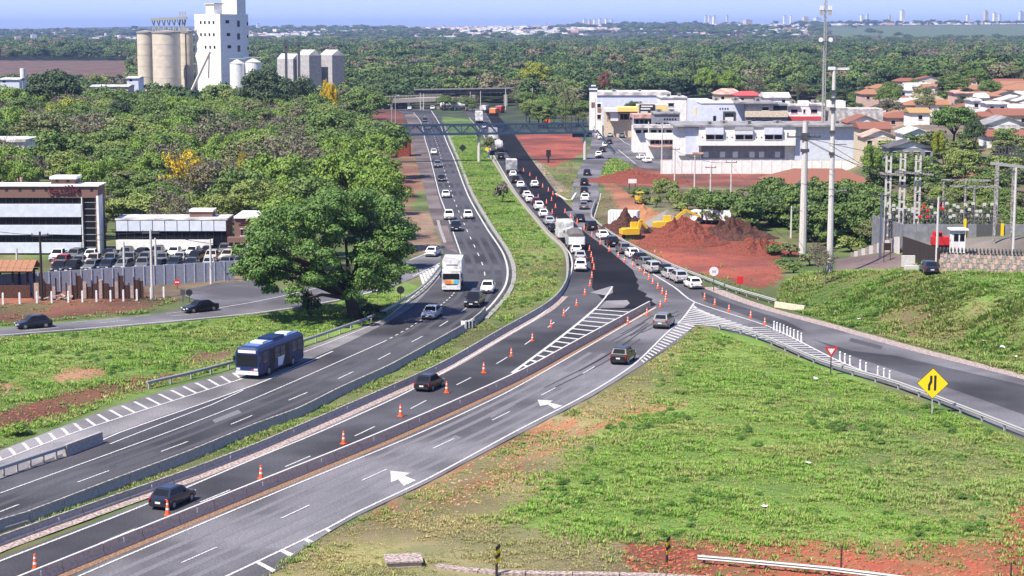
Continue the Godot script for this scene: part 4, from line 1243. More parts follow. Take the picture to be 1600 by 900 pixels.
# ---------- vehicles ----------  (front looks along -z, origin on the road under the middle)
var car_masters := {}
var paints := {}
func car_paint(c: String) -> StandardMaterial3D:
	if not paints.has(c):
		var t: Array = {"white": [0.78, 0.78, 0.78], "silver": [0.46, 0.47, 0.48], "grey": [0.16, 0.165, 0.175], "black": [0.013, 0.013, 0.015], "navy": [0.020, 0.026, 0.045], "red": [0.32, 0.02, 0.02], "maroon": [0.10, 0.02, 0.02], "beige": [0.50, 0.43, 0.36]}[c]
		var m := mat("car_" + c, lin(t[0], t[1], t[2]), 0.14, null, 0.2, 0.2 if c in ["silver", "grey"] else 0.0)
		paints[c] = m
	return paints[c]
func ring_at(z: float, hw: float, y0: float, y1: float, tuck := 0.06) -> Array:   # car cross section, counter-clockwise from the front
	var m := lerpf(y0, y1, 0.45)
	return [Vector3(hw - 0.12, y0, z), Vector3(hw - 0.02, y0 + 0.10, z), Vector3(hw, m, z), Vector3(hw - tuck, y1 - 0.05, z), Vector3(hw - tuck - 0.10, y1, z),
		Vector3(-hw + tuck + 0.10, y1, z), Vector3(-hw + tuck, y1 - 0.05, z), Vector3(-hw, m, z), Vector3(-hw + 0.02, y0 + 0.10, z), Vector3(-hw + 0.12, y0, z)]
func wheel_part(o: Node3D, p: Vector3, r: float, w: float, side: float, rim: Material) -> void:
	var wh := Node3D.new()
	wh.name = "wheel"
	o.add_child(wh, true)
	wh.position = p
	var t := MB.new()
	t.tube(Vector3(-w * 0.5, 0, 0), Vector3(w * 0.5, 0, 0), r, r, 16)
	put(wh, "tyre", t, M.rubber)
	var q := MB.new()
	q.tube(Vector3(side * w * 0.38, 0, 0), Vector3(side * (w * 0.5 + 0.012), 0, 0), r * 0.64, r * 0.58, 12)
	put(wh, "rim", q, rim)
func flat_quad(o: Node3D, called: String, a: Vector3, b: Vector3, c: Vector3, d: Vector3, m: Material) -> void:   # a pane of 12 mm standing a little proud
	var nn := (b - a).cross(c - a).normalized() * 0.012
	var mb := MB.new()
	mb.quad(a + nn, b + nn, c + nn, d + nn)
	mb.quad(a + nn, a, b, b + nn); mb.quad(b + nn, b, c, c + nn); mb.quad(c + nn, c, d, d + nn); mb.quad(d + nn, d, a, a + nn)
	put(o, called, mb, m)
func make_car(kind: String) -> Node3D:
	# stations: z, half width, floor, belt height
	var L := 4.0; var W := 0.86; var belt := 0.92; var roof := 1.47
	var fz := -0.95; var rf := -0.35; var rb := 1.25; var bz := 1.72   # windscreen foot, roof front, roof back, rear glass foot
	if kind == "sedan": L = 4.45; roof = 1.44; rb = 0.95; bz = 1.62
	if kind == "suv": L = 4.35; W = 0.91; belt = 1.05; roof = 1.66; rb = 1.5; bz = 1.95; fz = -1.0; rf = -0.35
	if kind == "pickup": L = 5.2; W = 0.93; belt = 1.10; roof = 1.76; fz = -1.25; rf = -0.6; rb = 0.75; bz = 0.95
	if kind == "van": L = 4.6; W = 0.92; belt = 1.05; roof = 1.85; fz = -1.75; rf = -0.9; rb = 2.1; bz = 2.25
	var h := L * 0.5
	var o := Node3D.new()
	o.name = {"hatch": "hatchback", "sedan": "sedan", "suv": "suv", "pickup": "pickup_truck", "van": "van"}[kind] + "_master"
	var f := 0.24 if kind in ["suv", "pickup"] else 0.19
	var b := MB.new()
	var hood := belt - (0.10 if kind != "van" else 0.15)
	b.loft([ring_at(-h, W - 0.20, f + 0.10, hood - 0.22), ring_at(-h + 0.10, W - 0.08, f + 0.02, hood - 0.10), ring_at(-h + 0.5, W, f, hood - 0.05), ring_at(fz - 0.1, W, f, belt - 0.03), ring_at(fz + 0.2, W, f, belt), ring_at(bz - 0.1, W, f, belt + 0.03), ring_at(h - 0.25, W, f, belt + (0.02 if kind != "pickup" else 0.0)), ring_at(h - 0.06, W - 0.05, f + 0.06, belt - 0.03), ring_at(h, W - 0.14, f + 0.14, belt - 0.14)])
	# cabin: belt outline to roof outline
	var wb := W - 0.08; var wr := W - 0.24
	var lo := [Vector3(-wb, belt - 0.02, fz), Vector3(wb, belt - 0.02, fz), Vector3(wb, belt - 0.02, bz), Vector3(-wb, belt - 0.02, bz)]
	var up := [Vector3(-wr, roof - 0.05, rf), Vector3(wr, roof - 0.05, rf), Vector3(wr, roof - 0.05, rb), Vector3(-wr, roof - 0.05, rb)]
	for i in 4:
		var k := (i + 1) % 4
		b.quad(lo[k], lo[i], up[i], up[k])
	var mid := [Vector3(-wr + 0.14, roof, rf + 0.2), Vector3(wr - 0.14, roof, rf + 0.2), Vector3(wr - 0.14, roof, rb - 0.2), Vector3(-wr + 0.14, roof, rb - 0.2)]
	for i in 4:
		var k := (i + 1) % 4
		b.quad(up[k], up[i], mid[i], mid[k])
	b.quad(mid[3], mid[2], mid[1], mid[0])
	if kind == "pickup":
		pass
	put(o, "body", b, car_paint("white"))
	var gl: Material = M.window_dark
	var q := func(a: Vector3, c: Vector3, s: float, t: float) -> Vector3: return a.lerp(c, s)
	# windscreen and rear glass, inset between pillars
	var inset := func(p0: Vector3, p1: Vector3, p2: Vector3, p3: Vector3, x0: float, x1: float, y0: float, y1: float) -> Array:
		return [p0.lerp(p1, x0).lerp(p3.lerp(p2, x0), y0), p0.lerp(p1, x1).lerp(p3.lerp(p2, x1), y0), p0.lerp(p1, x1).lerp(p3.lerp(p2, x1), y1), p0.lerp(p1, x0).lerp(p3.lerp(p2, x0), y1)]
	var w: Array = inset.call(lo[1], lo[0], up[0], up[1], 0.06, 0.94, 0.08, 0.94)
	flat_quad(o, "windscreen", w[0], w[1], w[2], w[3], gl)
	w = inset.call(lo[3], lo[2], up[2], up[3], 0.10, 0.90, 0.18 if kind != "pickup" else 0.2, 0.9)
	flat_quad(o, "rear_window", w[0], w[1], w[2], w[3], gl)
	for s in 2:
		var a0: Vector3 = lo[2] if s else lo[0]
		var a1: Vector3 = lo[1] if s else lo[3]
		var a2: Vector3 = up[1] if s else up[3]
		var a3: Vector3 = up[2] if s else up[0]
		var cuts := [[0.07, 0.46], [0.50, 0.90]] if kind != "pickup" else [[0.10, 0.50], [0.54, 0.88]]
		for ct in cuts:
			w = inset.call(a0, a1, a2, a3, ct[0], ct[1], 0.12, 0.88)
			flat_quad(o, "side_window", w[0], w[1], w[2], w[3], gl)
		var sx := 1.0 if s else -1.0
		boxpart(o, "mirror", Vector3(sx * (W + 0.06), belt + 0.06, fz + 0.35), Vector3(0.16, 0.13, 0.10), M.black)
		boxpart(o, "headlight", Vector3(sx * (W - 0.27), hood - 0.22, -h + 0.06), Vector3(0.34, 0.14, 0.14), M.lamp_glass)
		boxpart(o, "tail_light", Vector3(sx * (W - 0.20), belt - 0.20, h - 0.06), Vector3(0.22, 0.30 if kind != "sedan" else 0.18, 0.12), M.tail_red)
		var rimm: Material = M.rim
		wheel_part(o, Vector3(sx * (W - 0.10), 0.31, -h + 0.82), 0.31, 0.22, sx, rimm)
		wheel_part(o, Vector3(sx * (W - 0.10), 0.31, h - 0.80), 0.31, 0.22, sx, rimm)
	boxpart(o, "grille", Vector3(0, hood - 0.32, -h + 0.045), Vector3(0.7, 0.16, 0.12), M.black)
	boxpart(o, "bumper", Vector3(0, f + 0.20, -h + 0.06), Vector3(W * 1.55, 0.16, 0.16), M.black)
	boxpart(o, "bumper", Vector3(0, f + 0.18, h - 0.05), Vector3(W * 1.55, 0.16, 0.16), M.black)
	boxpart(o, "number_plate", Vector3(0, belt - 0.36, h + 0.005), Vector3(0.42, 0.14, 0.03), M.white_paint)
	boxpart(o, "number_plate", Vector3(0, f + 0.28, -h - 0.03), Vector3(0.42, 0.13, 0.03), M.white_paint)
	var un := MB.new()
	un.box(Vector3(0, f + 0.06, 0), Vector3(W * 1.7, 0.18, L * 0.86))
	put(o, "underbody", un, M.black)
	if kind == "pickup":
		var bed := MB.new()
		bed.box(Vector3(0, belt + 0.05, 1.8), Vector3(1.45, 0.05, 1.45))
		put(o, "bed_cover", bed, M.black)
	return o
func place_car(kind: String, paint: String, label: String, p: Vector3, dir: Vector3, group: String) -> Node3D:
	if not car_masters.has(kind): car_masters[kind] = make_car(kind)
	var o := copy(car_masters[kind], label, p + Vector3.UP * 0.02, atan2(-dir.x, -dir.z), group)
	o.set_meta("category", "car" if not kind in ["pickup", "van"] else kind)
	for c in o.get_children():
		if c.name == "body": c.material_override = car_paint(paint)
	return o
func tangent(p: PackedVector3Array, q: Vector3) -> Vector3:
	var best := 1e9
	var d := Vector3.FORWARD
	for i in p.size() - 1:
		var k := ((p[i] + p[i + 1]) * 0.5).distance_to(q)
		if k < best:
			best = k; d = (p[i + 1] - p[i]).normalized()
	return d
func build_cars() -> void:
	mat("lamp_glass", lin(0.55, 0.57, 0.60), 0.15)
	mat("tail_red", lin(0.30, 0.012, 0.012), 0.25)
	mat("rim", lin(0.32, 0.32, 0.33), 0.4, null, 0.2, 0.6)
	var pa := smooth(P(A_DASH)); pa.reverse()
	var pb := smooth(P([400, 735, 640, 628, 800, 545, 872, 485, 905, 440, 912, 410, 905, 392, 890, 372, 860, 348, 805, 284, 775, 230, 752, 190, 740, 170]))
	var pc := smooth(P(C_DASH))
	var pd := smooth(P([1600, 635, 1400, 575, 1250, 525, 1150, 482, 1089, 452, 1050, 432, 1015, 418, 978, 397, 944, 374, 926, 360, 908, 344, 912, 328, 913, 300, 917, 272, 928, 252, 938, 238, 944, 222, 935, 200, 915, 165]))
	var pe := P([1060, 262, 1004, 248, 975, 228, 945, 190])
	var pf := smooth(P([527, 462, 400, 482, 293, 490, 175, 504, 0, 518, -60, 525]))
	# kind, paint, column, row of the near bumper on the road, path, label
	var rows := [
		["hatch", "navy", 246, 800, pb, "dark blue hatchback on the left lane beside a cone, nearest the camera"],
		["hatch", "black", 658, 614, pb, "black hatchback alone on the coned lane below the grass strip"],
		["suv", "black", 966, 571, pc, "black suv driving up the right carriageway past the tyre marks"],
		["suv", "grey", 1031, 516, pc, "grey suv passing the end of the brown concrete barrier"],
		["hatch", "black", 25, 516, pf, "black hatchback at the left edge on the frontage road"],
		["sedan", "black", 290, 490, pf, "dark sedan on the frontage road near the red bank"],
		["sedan", "silver", 668, 501, pa, "silver sedan in the shadow streak of the huge tree"],
		["pickup", "black", 737, 481, pa, "black pickup facing the camera right of the silver sedan"],
		["sedan", "white", 760, 460, pa, "white sedan hugging the outside of the curve"],
		["suv", "black", 713, 363, pa, "black suv just behind two white cars before the curve"],
		["suv", "white", 702, 345, pa, "white suv on the line left of another white car"],
		["hatch", "white", 732, 344, pa, "white hatchback on the right hand oncoming lane level with another"],
		["sedan", "white", 697, 310, pa, "white sedan alone in the left oncoming lane, straight part"],
		["sedan", "black", 690, 284, pa, "dark sedan ahead of the bridge shadow, nearer of two dark ones"],
		["suv", "grey", 684, 263, pa, "dark grey suv just out of the footbridge shadow"],
		["hatch", "white", 678, 242, pa, "white hatchback about to enter the footbridge shadow"],
		["sedan", "grey", 668, 203, pa, "dark car seen through the footbridge truss"],
		["hatch", "black", 664, 191, pa, "black car just above the footbridge on the far curve"],
		["suv", "white", 907, 426, pb, "white suv last in the left hand queue"],
		["hatch", "silver", 907, 409, pb, "silver hatchback second from the tail of the left queue"],
		["hatch", "white", 901, 399, pb, "white hatchback tucked behind the tarp covered truck"],
		["sedan", "black", 868, 364, pb, "dark car squeezed in front of the white box truck"],
		["sedan", "silver", 860, 353, pb, "silver sedan two cars ahead of the white box truck"],
		["hatch", "white", 850, 341, pb, "white hatchback three cars ahead of the white box truck"],
		["suv", "white", 843, 330, pb, "white suv just behind the maroon car"],
		["hatch", "maroon", 838, 322, pb, "maroon hatchback in the left hand queue"],
		["sedan", "white", 829, 318, pb, "white sedan just ahead of the maroon car"],
		["hatch", "white", 824, 311, pb, "white hatchback second ahead of the maroon car"],
		["hatch", "black", 819, 304, pb, "black hatchback third ahead of the maroon car"],
		["sedan", "white", 814, 295, pb, "white sedan fourth ahead of the maroon car"],
		["suv", "black", 806, 287, pb, "black suv second behind the grey box truck"],
		["sedan", "white", 802, 278, pb, "white sedan directly behind the grey box truck"],
		["suv", "black", 783, 249, pb, "dark suv ahead of the grey box truck under the bridge"],
		["hatch", "white", 757, 202, pb, "white hatchback between two white box trucks at the footbridge"],
		["sedan", "silver", 745, 182, pb, "silver sedan ahead of the farthest white box truck"],
		["suv", "white", 931, 205, pd, "white suv on the side street above the bridge end"],
		["hatch", "black", 924, 192, pd, "black hatchback far up the side street by the palms"],
		["hatch", "white", 836, 294, pb, "white hatchback alone on the fresh black asphalt"],
		["hatch", "white", 1089, 453, pd, "white hatchback last in the right hand queue at the gore"],
		["suv", "silver", 1066, 444, pd, "silver suv second from the tail of right hand queue"],
		["hatch", "silver", 1052, 438, pd, "silver hatchback third from the tail of right hand queue"],
		["sedan", "black", 1045, 431, pd, "black sedan fourth from the tail of right hand queue"],
		["suv", "silver", 1026, 428, pd, "silver suv beside the cones, fifth in right hand queue"],
		["sedan", "grey", 1014, 420, pd, "dark grey sedan sixth from the tail of right hand queue"],
		["hatch", "black", 1004, 412, pd, "black hatchback seventh from the tail of right hand queue"],
		["hatch", "white", 992, 406, pd, "white hatchback eighth from the tail of right hand queue"],
		["suv", "grey", 978, 398, pd, "dark grey suv ninth from the tail of right hand queue"],
		["suv", "black", 959, 388, pd, "black suv tenth in right queue, below the yellow excavator"],
		["sedan", "white", 944, 376, pd, "white sedan eleventh in the right hand queue"],
		["suv", "black", 926, 362, pd, "black suv where the side street joins the queue"],
		["sedan", "black", 907, 348, pd, "black sedan beside the cones at the side street mouth"],
		["hatch", "grey", 912, 329, pd, "dark grey hatchback nearest on the side street"],
		["suv", "white", 914, 317, pd, "white suv on side street behind two black cars"],
		["hatch", "black", 913, 304, pd, "black hatchback on the side street just ahead of white suv"],
		["suv", "black", 913, 291, pd, "black suv on the side street second ahead of white suv"],
		["sedan", "black", 917, 275, pd, "black sedan on the side street beside the green triangle"],
		["suv", "white", 935, 247, pd, "white suv on the side street at the tip of the green triangle"],
		["sedan", "black", 941, 238, pd, "black sedan on the side street ahead of a white suv"],
		["hatch", "white", 945, 231, pd, "white hatchback on the side street beside a dark car"],
		["sedan", "black", 952, 226, pd, "dark sedan on the side street right of a white hatchback"],
		["sedan", "white", 938, 219, pd, "white sedan on the side street near the bridge end"],
		["hatch", "silver", 953, 215, pd, "silver hatchback on the side street beside parked cars"],
		["hatch", "white", 1004, 250, pe, "white hatchback parked at the shop side kerb, upper one"],
		["sedan", "white", 1014, 255, pe, "white sedan parked at the shop side kerb, lower one"],
		["sedan", "silver", 968, 208, pe, "silver car parked on shop forecourt near the palms"],
		["hatch", "white", 962, 203, pe, "white car parked on shop forecourt behind the silver one"],
		["suv", "grey", 972, 216, pe, "grey car parked on shop forecourt nearest the corner"],
		["pickup", "white", 1170, 250, null, "white pickup parked behind the long white compound wall"],
		["pickup", "silver", 1206, 248, null, "silver pickup parked in front of the dark recessed storey"],
		["hatch", "white", 1102, 252, null, "white car roof just showing above the compound wall"],
		["suv", "white", 676, 172, pa, "white car coming from under the overpass"],
		["hatch", "white", 640, 172, pa, "white car turning off below the overpass"],
		["sedan", "white", 672, 402, P([640, 420, 690, 392]), "white sedan on the slip road behind the huge tree"],
		["hatch", "navy", 1451, 426, null, "dark blue car by the planter at the substation gate"]]
	for r in rows:
		var p := gt(r[2], r[3])
		var d := Vector3.FORWARD
		if r[4] != null:
			d = tangent(r[4], p)
			# near bumper given: the middle lies half a length further from the camera along the road
			p += (d if d.z < 0 else -d) * 2.05
		elif String(r[0]) == "pickup": d = Vector3(-0.95, 0, -0.3).normalized()
		place_car(r[0], r[1], r[5], p, d, "")
	# cars standing in the dealer's yard
	var n := 0
	for j in 3:
		for i in 12:
			var u := 92.0 + i * 26.0 + (6.0 if j == 1 else 0.0) + rng.randf_range(-2, 2)
			if u > 395 or (u > 232 and u < 246): continue
			var p := gp(u, 425.5 - j * 9.5 - i * 0.9)
			place_car(["suv", "hatch", "suv", "sedan", "pickup"][rng.randi() % 5], ["white", "silver", "grey", "beige", "black", "grey", "navy"][rng.randi() % 7] if not (i == 0 and j == 1) else "red", "car facing the grey yard wall in the dealer's packed rows" if not (i == 0 and j == 1) else "red car among pale ones at the left of dealer's yard", p, Vector3(rng.randf_range(-0.25, 0.1), 0, 1).normalized(), "cars in the dealer's yard")
			n += 1
	for k in car_masters: car_masters[k].free()

# ---------- trucks and bus ----------
func cab(o: Node3D, z0: float, w: float, h: float, m: Material) -> void:   # truck cab whose front face is at -z0
	var b := MB.new()
	b.box(Vector3(0, 0.55 + h * 0.5, -z0 + 0.95), Vector3(w, h, 1.9))
	b.box(Vector3(0, 0.55, -z0 + 0.9), Vector3(w * 0.96, 0.5, 1.9))
	put(o, "cab", b, m)
	boxpart(o, "windscreen", Vector3(0, 0.55 + h * 0.66, -z0 - 0.01), Vector3(w * 0.9, h * 0.34, 0.04), M.window_dark)
	boxpart(o, "bumper", Vector3(0, 0.5, -z0 - 0.05), Vector3(w, 0.4, 0.2), M.white_paint)
	boxpart(o, "grille", Vector3(0, 0.55 + h * 0.27, -z0 - 0.012), Vector3(w * 0.6, h * 0.2, 0.04), M.black)
	for s in [-1.0, 1.0]:
		boxpart(o, "side_window", Vector3(s * (w * 0.5 + 0.005), 0.55 + h * 0.68, -z0 + 0.8), Vector3(0.03, h * 0.3, 0.9), M.window_dark)
		boxpart(o, "headlight", Vector3(s * w * 0.38, 0.75, -z0 - 0.14), Vector3(0.4, 0.2, 0.06), M.lamp_glass)
		boxpart(o, "mirror", Vector3(s * (w * 0.5 + 0.18), 0.55 + h * 0.7, -z0 + 0.1), Vector3(0.2, 0.5, 0.12), M.black)
func axles(o: Node3D, zs: Array, w: float) -> void:
	for z in zs:
		for s in [-1.0, 1.0]:
			wheel_part(o, Vector3(s * (w * 0.5 - 0.16), 0.5, z), 0.5, 0.32, s, M.rim)
	boxpart(o, "chassis", Vector3(0, 0.72, (zs[0] + zs[-1]) * 0.5), Vector3(0.9, 0.3, absf(zs[-1] - zs[0]) + 1.2), M.black)
func truck(label: String, called: String, p: Vector3, d: Vector3, l: float, w: float, hb: float, boxm: Material, cabm: Material, kind: String) -> Node3D:
	var o := thing(called, label, "truck", p + Vector3.UP * 0.02, atan2(-d.x, -d.z))
	var h := l * 0.5
	cab(o, h, w - 0.1, 2.2, cabm)
	axles(o, [-h + 1.3, h - 2.4, h - 1.2], w)
	var z0 := -h + 2.1
	if kind == "box":
		var b := MB.new()
		b.box(Vector3(0, 1.0 + hb * 0.5, (z0 + h) * 0.5), Vector3(w, hb, h - z0))
		put(o, "cargo_box", b, boxm)
		boxpart(o, "roof_panel", Vector3(0, 1.0 + hb + 0.02, (z0 + h) * 0.5), Vector3(w - 0.1, 0.04, h - z0 - 0.1), M.roof_white)
		for s in [-1.0, 1.0]:
			boxpart(o, "rear_door", Vector3(s * w * 0.245, 1.0 + hb * 0.5, h + 0.012), Vector3(w * 0.47, hb - 0.2, 0.03), boxm)
			boxpart(o, "tail_light", Vector3(s * w * 0.42, 0.8, h + 0.02), Vector3(0.2, 0.15, 0.08), M.tail_red)
		boxpart(o, "rear_bumper", Vector3(0, 0.62, h - 0.05), Vector3(w * 0.95, 0.18, 0.12), M.black)
	elif kind == "tarp":
		boxpart(o, "cargo_body", Vector3(0, 1.55, (z0 + h) * 0.5), Vector3(w, 1.3, h - z0), boxm)
		var t := MB.new()
		var rings := []
		for i in 9:
			var z := lerpf(h - 0.02, z0 + 0.02, i / 8.0)
			var k := 0.75 + (0.12 if i % 2 else 0.0)
			if i == 0 or i == 8: k = 0.45
			rings.append([Vector3(-w * 0.49, 2.2, z), Vector3(-w * 0.4, 2.2 + k * 0.7, z), Vector3(-w * 0.15, 2.2 + k, z), Vector3(w * 0.15, 2.2 + k, z), Vector3(w * 0.4, 2.2 + k * 0.7, z), Vector3(w * 0.49, 2.2, z)])
		t.loft(rings)
		put(o, "tarpaulin", t, M.tarp)
		boxpart(o, "tailgate", Vector3(0, 1.55, h + 0.015), Vector3(w * 0.94, 1.15, 0.04), M.white_paint)
		boxpart(o, "rear_bumper", Vector3(0, 0.62, h - 0.05), Vector3(w * 0.95, 0.2, 0.12), M.black)
	elif kind == "tank":
		var t := MB.new()
		t.tube(Vector3(0, 2.2, h - 0.15), Vector3(0, 2.2, z0 + 0.1), 1.1, 1.1, 16)
		t.tube(Vector3(0, 2.2, h), Vector3(0, 2.2, h - 0.15), 0.6, 1.1, 16)
		put(o, "tank", t, boxm)
		boxpart(o, "walkway", Vector3(0, 3.33, (z0 + h) * 0.5), Vector3(0.6, 0.06, h - z0 - 0.6), M.steel)
		boxpart(o, "rear_bumper", Vector3(0, 0.7, h - 0.05), Vector3(w * 0.95, 0.25, 0.12), M.black)
	return o
func build_trucks() -> void:
	mat("tarp", lin(0.20, 0.185, 0.18), 0.8, M.speck, 0.3)
	mat("print_orange", lin(0.70, 0.22, 0.06), 0.5); mat("print_blue", lin(0.10, 0.45, 0.75), 0.5)
	mat("lorry_white", lin(0.82, 0.82, 0.82), 0.5, M.patch, 0.2)
	mat("lorry_grey", lin(0.50, 0.51, 0.54), 0.5, M.patch, 0.2)
	var pa := smooth(P(A_DASH)); pa.reverse()
	var p := gp(705, 456)
	var d := Vector3(-0.02, 0, 1).normalized()
	var o := truck("white box truck with coloured front coming round the curve", "box_truck", p - d * 4.1, d, 8.2, 2.5, 2.85, M.lorry_white, M.lorry_white, "box")
	for i in 6:
		boxpart(o, "front_print", Vector3(-0.75 + i * 0.29, 1.28, -4.16), Vector3(0.27, 0.5, 0.03), [M.print_orange, M.print_orange, M.print_orange, M.yellow_paint, M.print_blue, M.print_blue][5 - i])
	boxpart(o, "front_lettering", Vector3(0, 3.25, -2.02), Vector3(1.5, 0.12, 0.03), M.steel_dark)
	var pb := smooth(P([905, 440, 912, 410, 905, 392, 890, 372, 860, 348, 805, 284, 775, 230, 752, 190, 740, 170]))
	for t in [["tarp covered truck second in the left hand queue", "tarp_truck", 901, 392, 8.0, 2.6, 2.4, "lorry_grey", "tarp"], ["white box truck in the left queue ahead of the tarp covered truck", "box_truck", 884, 381, 7.0, 2.5, 2.5, "lorry_white", "box"],
			["grey box truck in left queue at the footbridge shadow", "box_truck", 800, 272, 7.5, 2.5, 2.3, "lorry_grey", "box"], ["white tank truck in the left queue just before footbridge", "tank_truck", 780, 238, 8.0, 2.5, 2.4, "lorry_white", "tank"],
			["tall white box truck under the footbridge truss", "box_truck", 771, 222, 10.0, 2.6, 3.0, "lorry_white", "box"], ["white box truck beyond the footbridge at the head of queue", "box_truck", 749, 193, 10.0, 2.6, 3.2, "lorry_white", "box"]]:
		p = gp(t[2], t[3])
		d = tangent(pb, p)
		truck(t[0], t[1], p + d * (t[4] * 0.5), d, t[4], t[5], t[6], M[t[7]], M.lorry_white, t[8])
	for t in [["orange road works truck at the far end of the black asphalt", "works_truck", 772, 181, "print_orange"], ["red truck near trees at the far end of the black asphalt", "works_truck", 781, 177, "red_paint"], ["white truck left of the road works at the far end", "works_truck", 757, 176, "lorry_white"]]:
		p = gp(t[2], t[3])
		truck(t[0], t[1], p + Vector3(0, 0, -4), Vector3(0.2, 0, -1).normalized(), 7.0, 2.5, 1.8, M[t[4]], M[t[4]], "box")
	for t in [["white tank trailer parked beyond the median, left one", 702, 172], ["white tank trailer parked beyond the median, right one", 719, 173]]:
		p = gp(t[1], t[2])
		truck(t[0], "tank_truck", p + Vector3(0, 0, -3), Vector3(0.9, 0, -0.3).normalized(), 8.0, 2.5, 2.4, M.lorry_white, M.lorry_white, "tank")
	build_bus()
func build_bus() -> void:
	var bb := mat("bus_blue", lin(0.010, 0.024, 0.10), 0.3)
	mat("bus_white", lin(0.70, 0.72, 0.76), 0.35)
	mat("bus_light_blue", lin(0.09, 0.16, 0.36), 0.5)
	mat("bus_glass", lin(0.10, 0.095, 0.085), 0.1)
	var a := gp(392, 592); var b := gp(466, 562)
	var d := (a - b); d.y = 0; d = d.normalized()
	var L := 10.6; var W := 2.5; var H := 3.15
	var h := L * 0.5
	var o := thing("city_bus", "blue and white city bus with open black doors driving on the pale shoulder", "bus", gp(388, 592) - d * (h - 0.2) + Vector3(0, 0.02, 0), atan2(-d.x, -d.z))
	var m := MB.new()
	var rr := func(z: float, k: float) -> Array: return [Vector3(W * 0.5 - k * 0.3, 0.42, z), Vector3(W * 0.5, 0.6, z), Vector3(W * 0.5, 2.75 - k * 0.5, z), Vector3(W * 0.5 - 0.12, H - 0.1 - k, z), Vector3(W * 0.5 - 0.4, H - k, z), Vector3(-W * 0.5 + 0.4, H - k, z), Vector3(-W * 0.5 + 0.12, H - 0.1 - k, z), Vector3(-W * 0.5, 2.75 - k * 0.5, z), Vector3(-W * 0.5, 0.6, z), Vector3(-W * 0.5 + k * 0.3, 0.42, z)]
	m.loft([rr.call(-h, 0.25), rr.call(-h + 0.2, 0.05), rr.call(-h + 0.7, 0.0), rr.call(h - 0.3, 0.0), rr.call(h, 0.12)])
	put(o, "body", m, bb)
	boxpart(o, "roof_panel", Vector3(0, H + 0.02, 0.2), Vector3(1.7, 0.06, L - 1.2), M.bus_light_blue)
	boxpart(o, "roof_hatch", Vector3(0, H + 0.13, -2.6), Vector3(1.3, 0.2, 1.1), M.bus_white)
	boxpart(o, "air_conditioner", Vector3(0, H + 0.17, 0.2), Vector3(1.7, 0.26, 2.6), bb)
	boxpart(o, "roof_hatch", Vector3(0, H + 0.13, 3.1), Vector3(1.3, 0.2, 1.1), M.bus_white)
	boxpart(o, "windscreen", Vector3(0, 1.85, -h - 0.005), Vector3(2.2, 1.15, 0.06), M.window_dark)
	boxpart(o, "destination_display", Vector3(0, 2.72, -h + 0.02), Vector3(1.9, 0.28, 0.1), M.bus_white)
	boxpart(o, "front_bumper", Vector3(0, 0.62, -h - 0.03), Vector3(2.4, 0.36, 0.14), M.bus_white)
	boxpart(o, "front_stripe", Vector3(-0.8, 0.92, -h - 0.03), Vector3(0.7, 0.12, 0.05), M.red_paint)
	for s in [-1.0, 1.0]:
		boxpart(o, "headlight", Vector3(s * 0.95, 0.98, -h - 0.03), Vector3(0.4, 0.2, 0.08), M.lamp_glass)
		boxpart(o, "mirror", Vector3(s * 1.42, 2.0, -h + 0.05), Vector3(0.16, 0.5, 0.2), M.black)
		for k in 7:
			var z := -h + 1.0 + k * 1.36
			if s < 0 and k in [1, 4]: continue   # doorways on the kerb side... seen side is -x when it faces the camera
			for r in 2:
				boxpart(o, "side_window", Vector3(s * (W * 0.5 + 0.004), 1.72 + r * 0.56, z + 0.55), Vector3(0.02, 0.5, 1.05), M.bus_glass)
			boxpart(o, "window_frame", Vector3(s * (W * 0.5 + 0.002), 1.99, z + 0.55), Vector3(0.015, 1.2, 1.2), M.black)
		for z in [-h + 2.3, h - 2.6]:
			wheel_part(o, Vector3(s * (W * 0.5 - 0.15), 0.5, z), 0.5, 0.32, s, M.rim)
	for z in [-h + 3.1, h - 3.9]:
		boxpart(o, "door", Vector3(-W * 0.5 - 0.004, 1.55, z), Vector3(0.03, 2.1, 1.0), M.black)
	var st := MB.new()
	st.quad(Vector3(-W * 0.5 - 0.016, 0.6, -0.9), Vector3(-W * 0.5 - 0.016, 0.6, 0.1), Vector3(-W * 0.5 - 0.016, 1.5, 0.7), Vector3(-W * 0.5 - 0.016, 1.5, -0.9))
	put(o, "side_stripe", st, M.bus_white)
	boxpart(o, "rear_window", Vector3(0, 2.1, h - 0.01), Vector3(1.9, 0.8, 0.06), M.window_dark)

# ---------- cones, posts ----------
func cone_master() -> Node3D:
	var o := Node3D.new()
	o.name = "traffic_cone_master"
	var b := MB.new()
	b.box(Vector3(0, 0.03, 0), Vector3(0.46, 0.06, 0.46))
	put(o, "base", b, M.orange_plastic)
	var c := MB.new()
	c.lathe([Vector2(0.17, 0.06), Vector2(0.135, 0.42)], 12)
	c.lathe([Vector2(0.12, 0.56), Vector2(0.095, 0.78)], 12)
	c.lathe([Vector2(0.085, 0.9), Vector2(0.06, 1.08), Vector2(0.0, 1.1)], 12)
	put(o, "cone", c, M.orange_plastic)
	for s in [[0.137, 0.42, 0.118, 0.56], [0.097, 0.78, 0.083, 0.9]]:
		var w := MB.new()
		w.lathe([Vector2(s[0], s[1]), Vector2(s[2], s[3])], 12)
		put(o, "reflective_band", w, M.white_paint)
	return o
func set_cone(c: Node3D, label: String, p: Vector3, turn: float, group: String) -> void:
	var o := copy(c, label, p + Vector3.UP * 0.03, turn, group)
	o.scale = Vector3.ONE * (1.0 if p.z > -190.0 else 0.82)
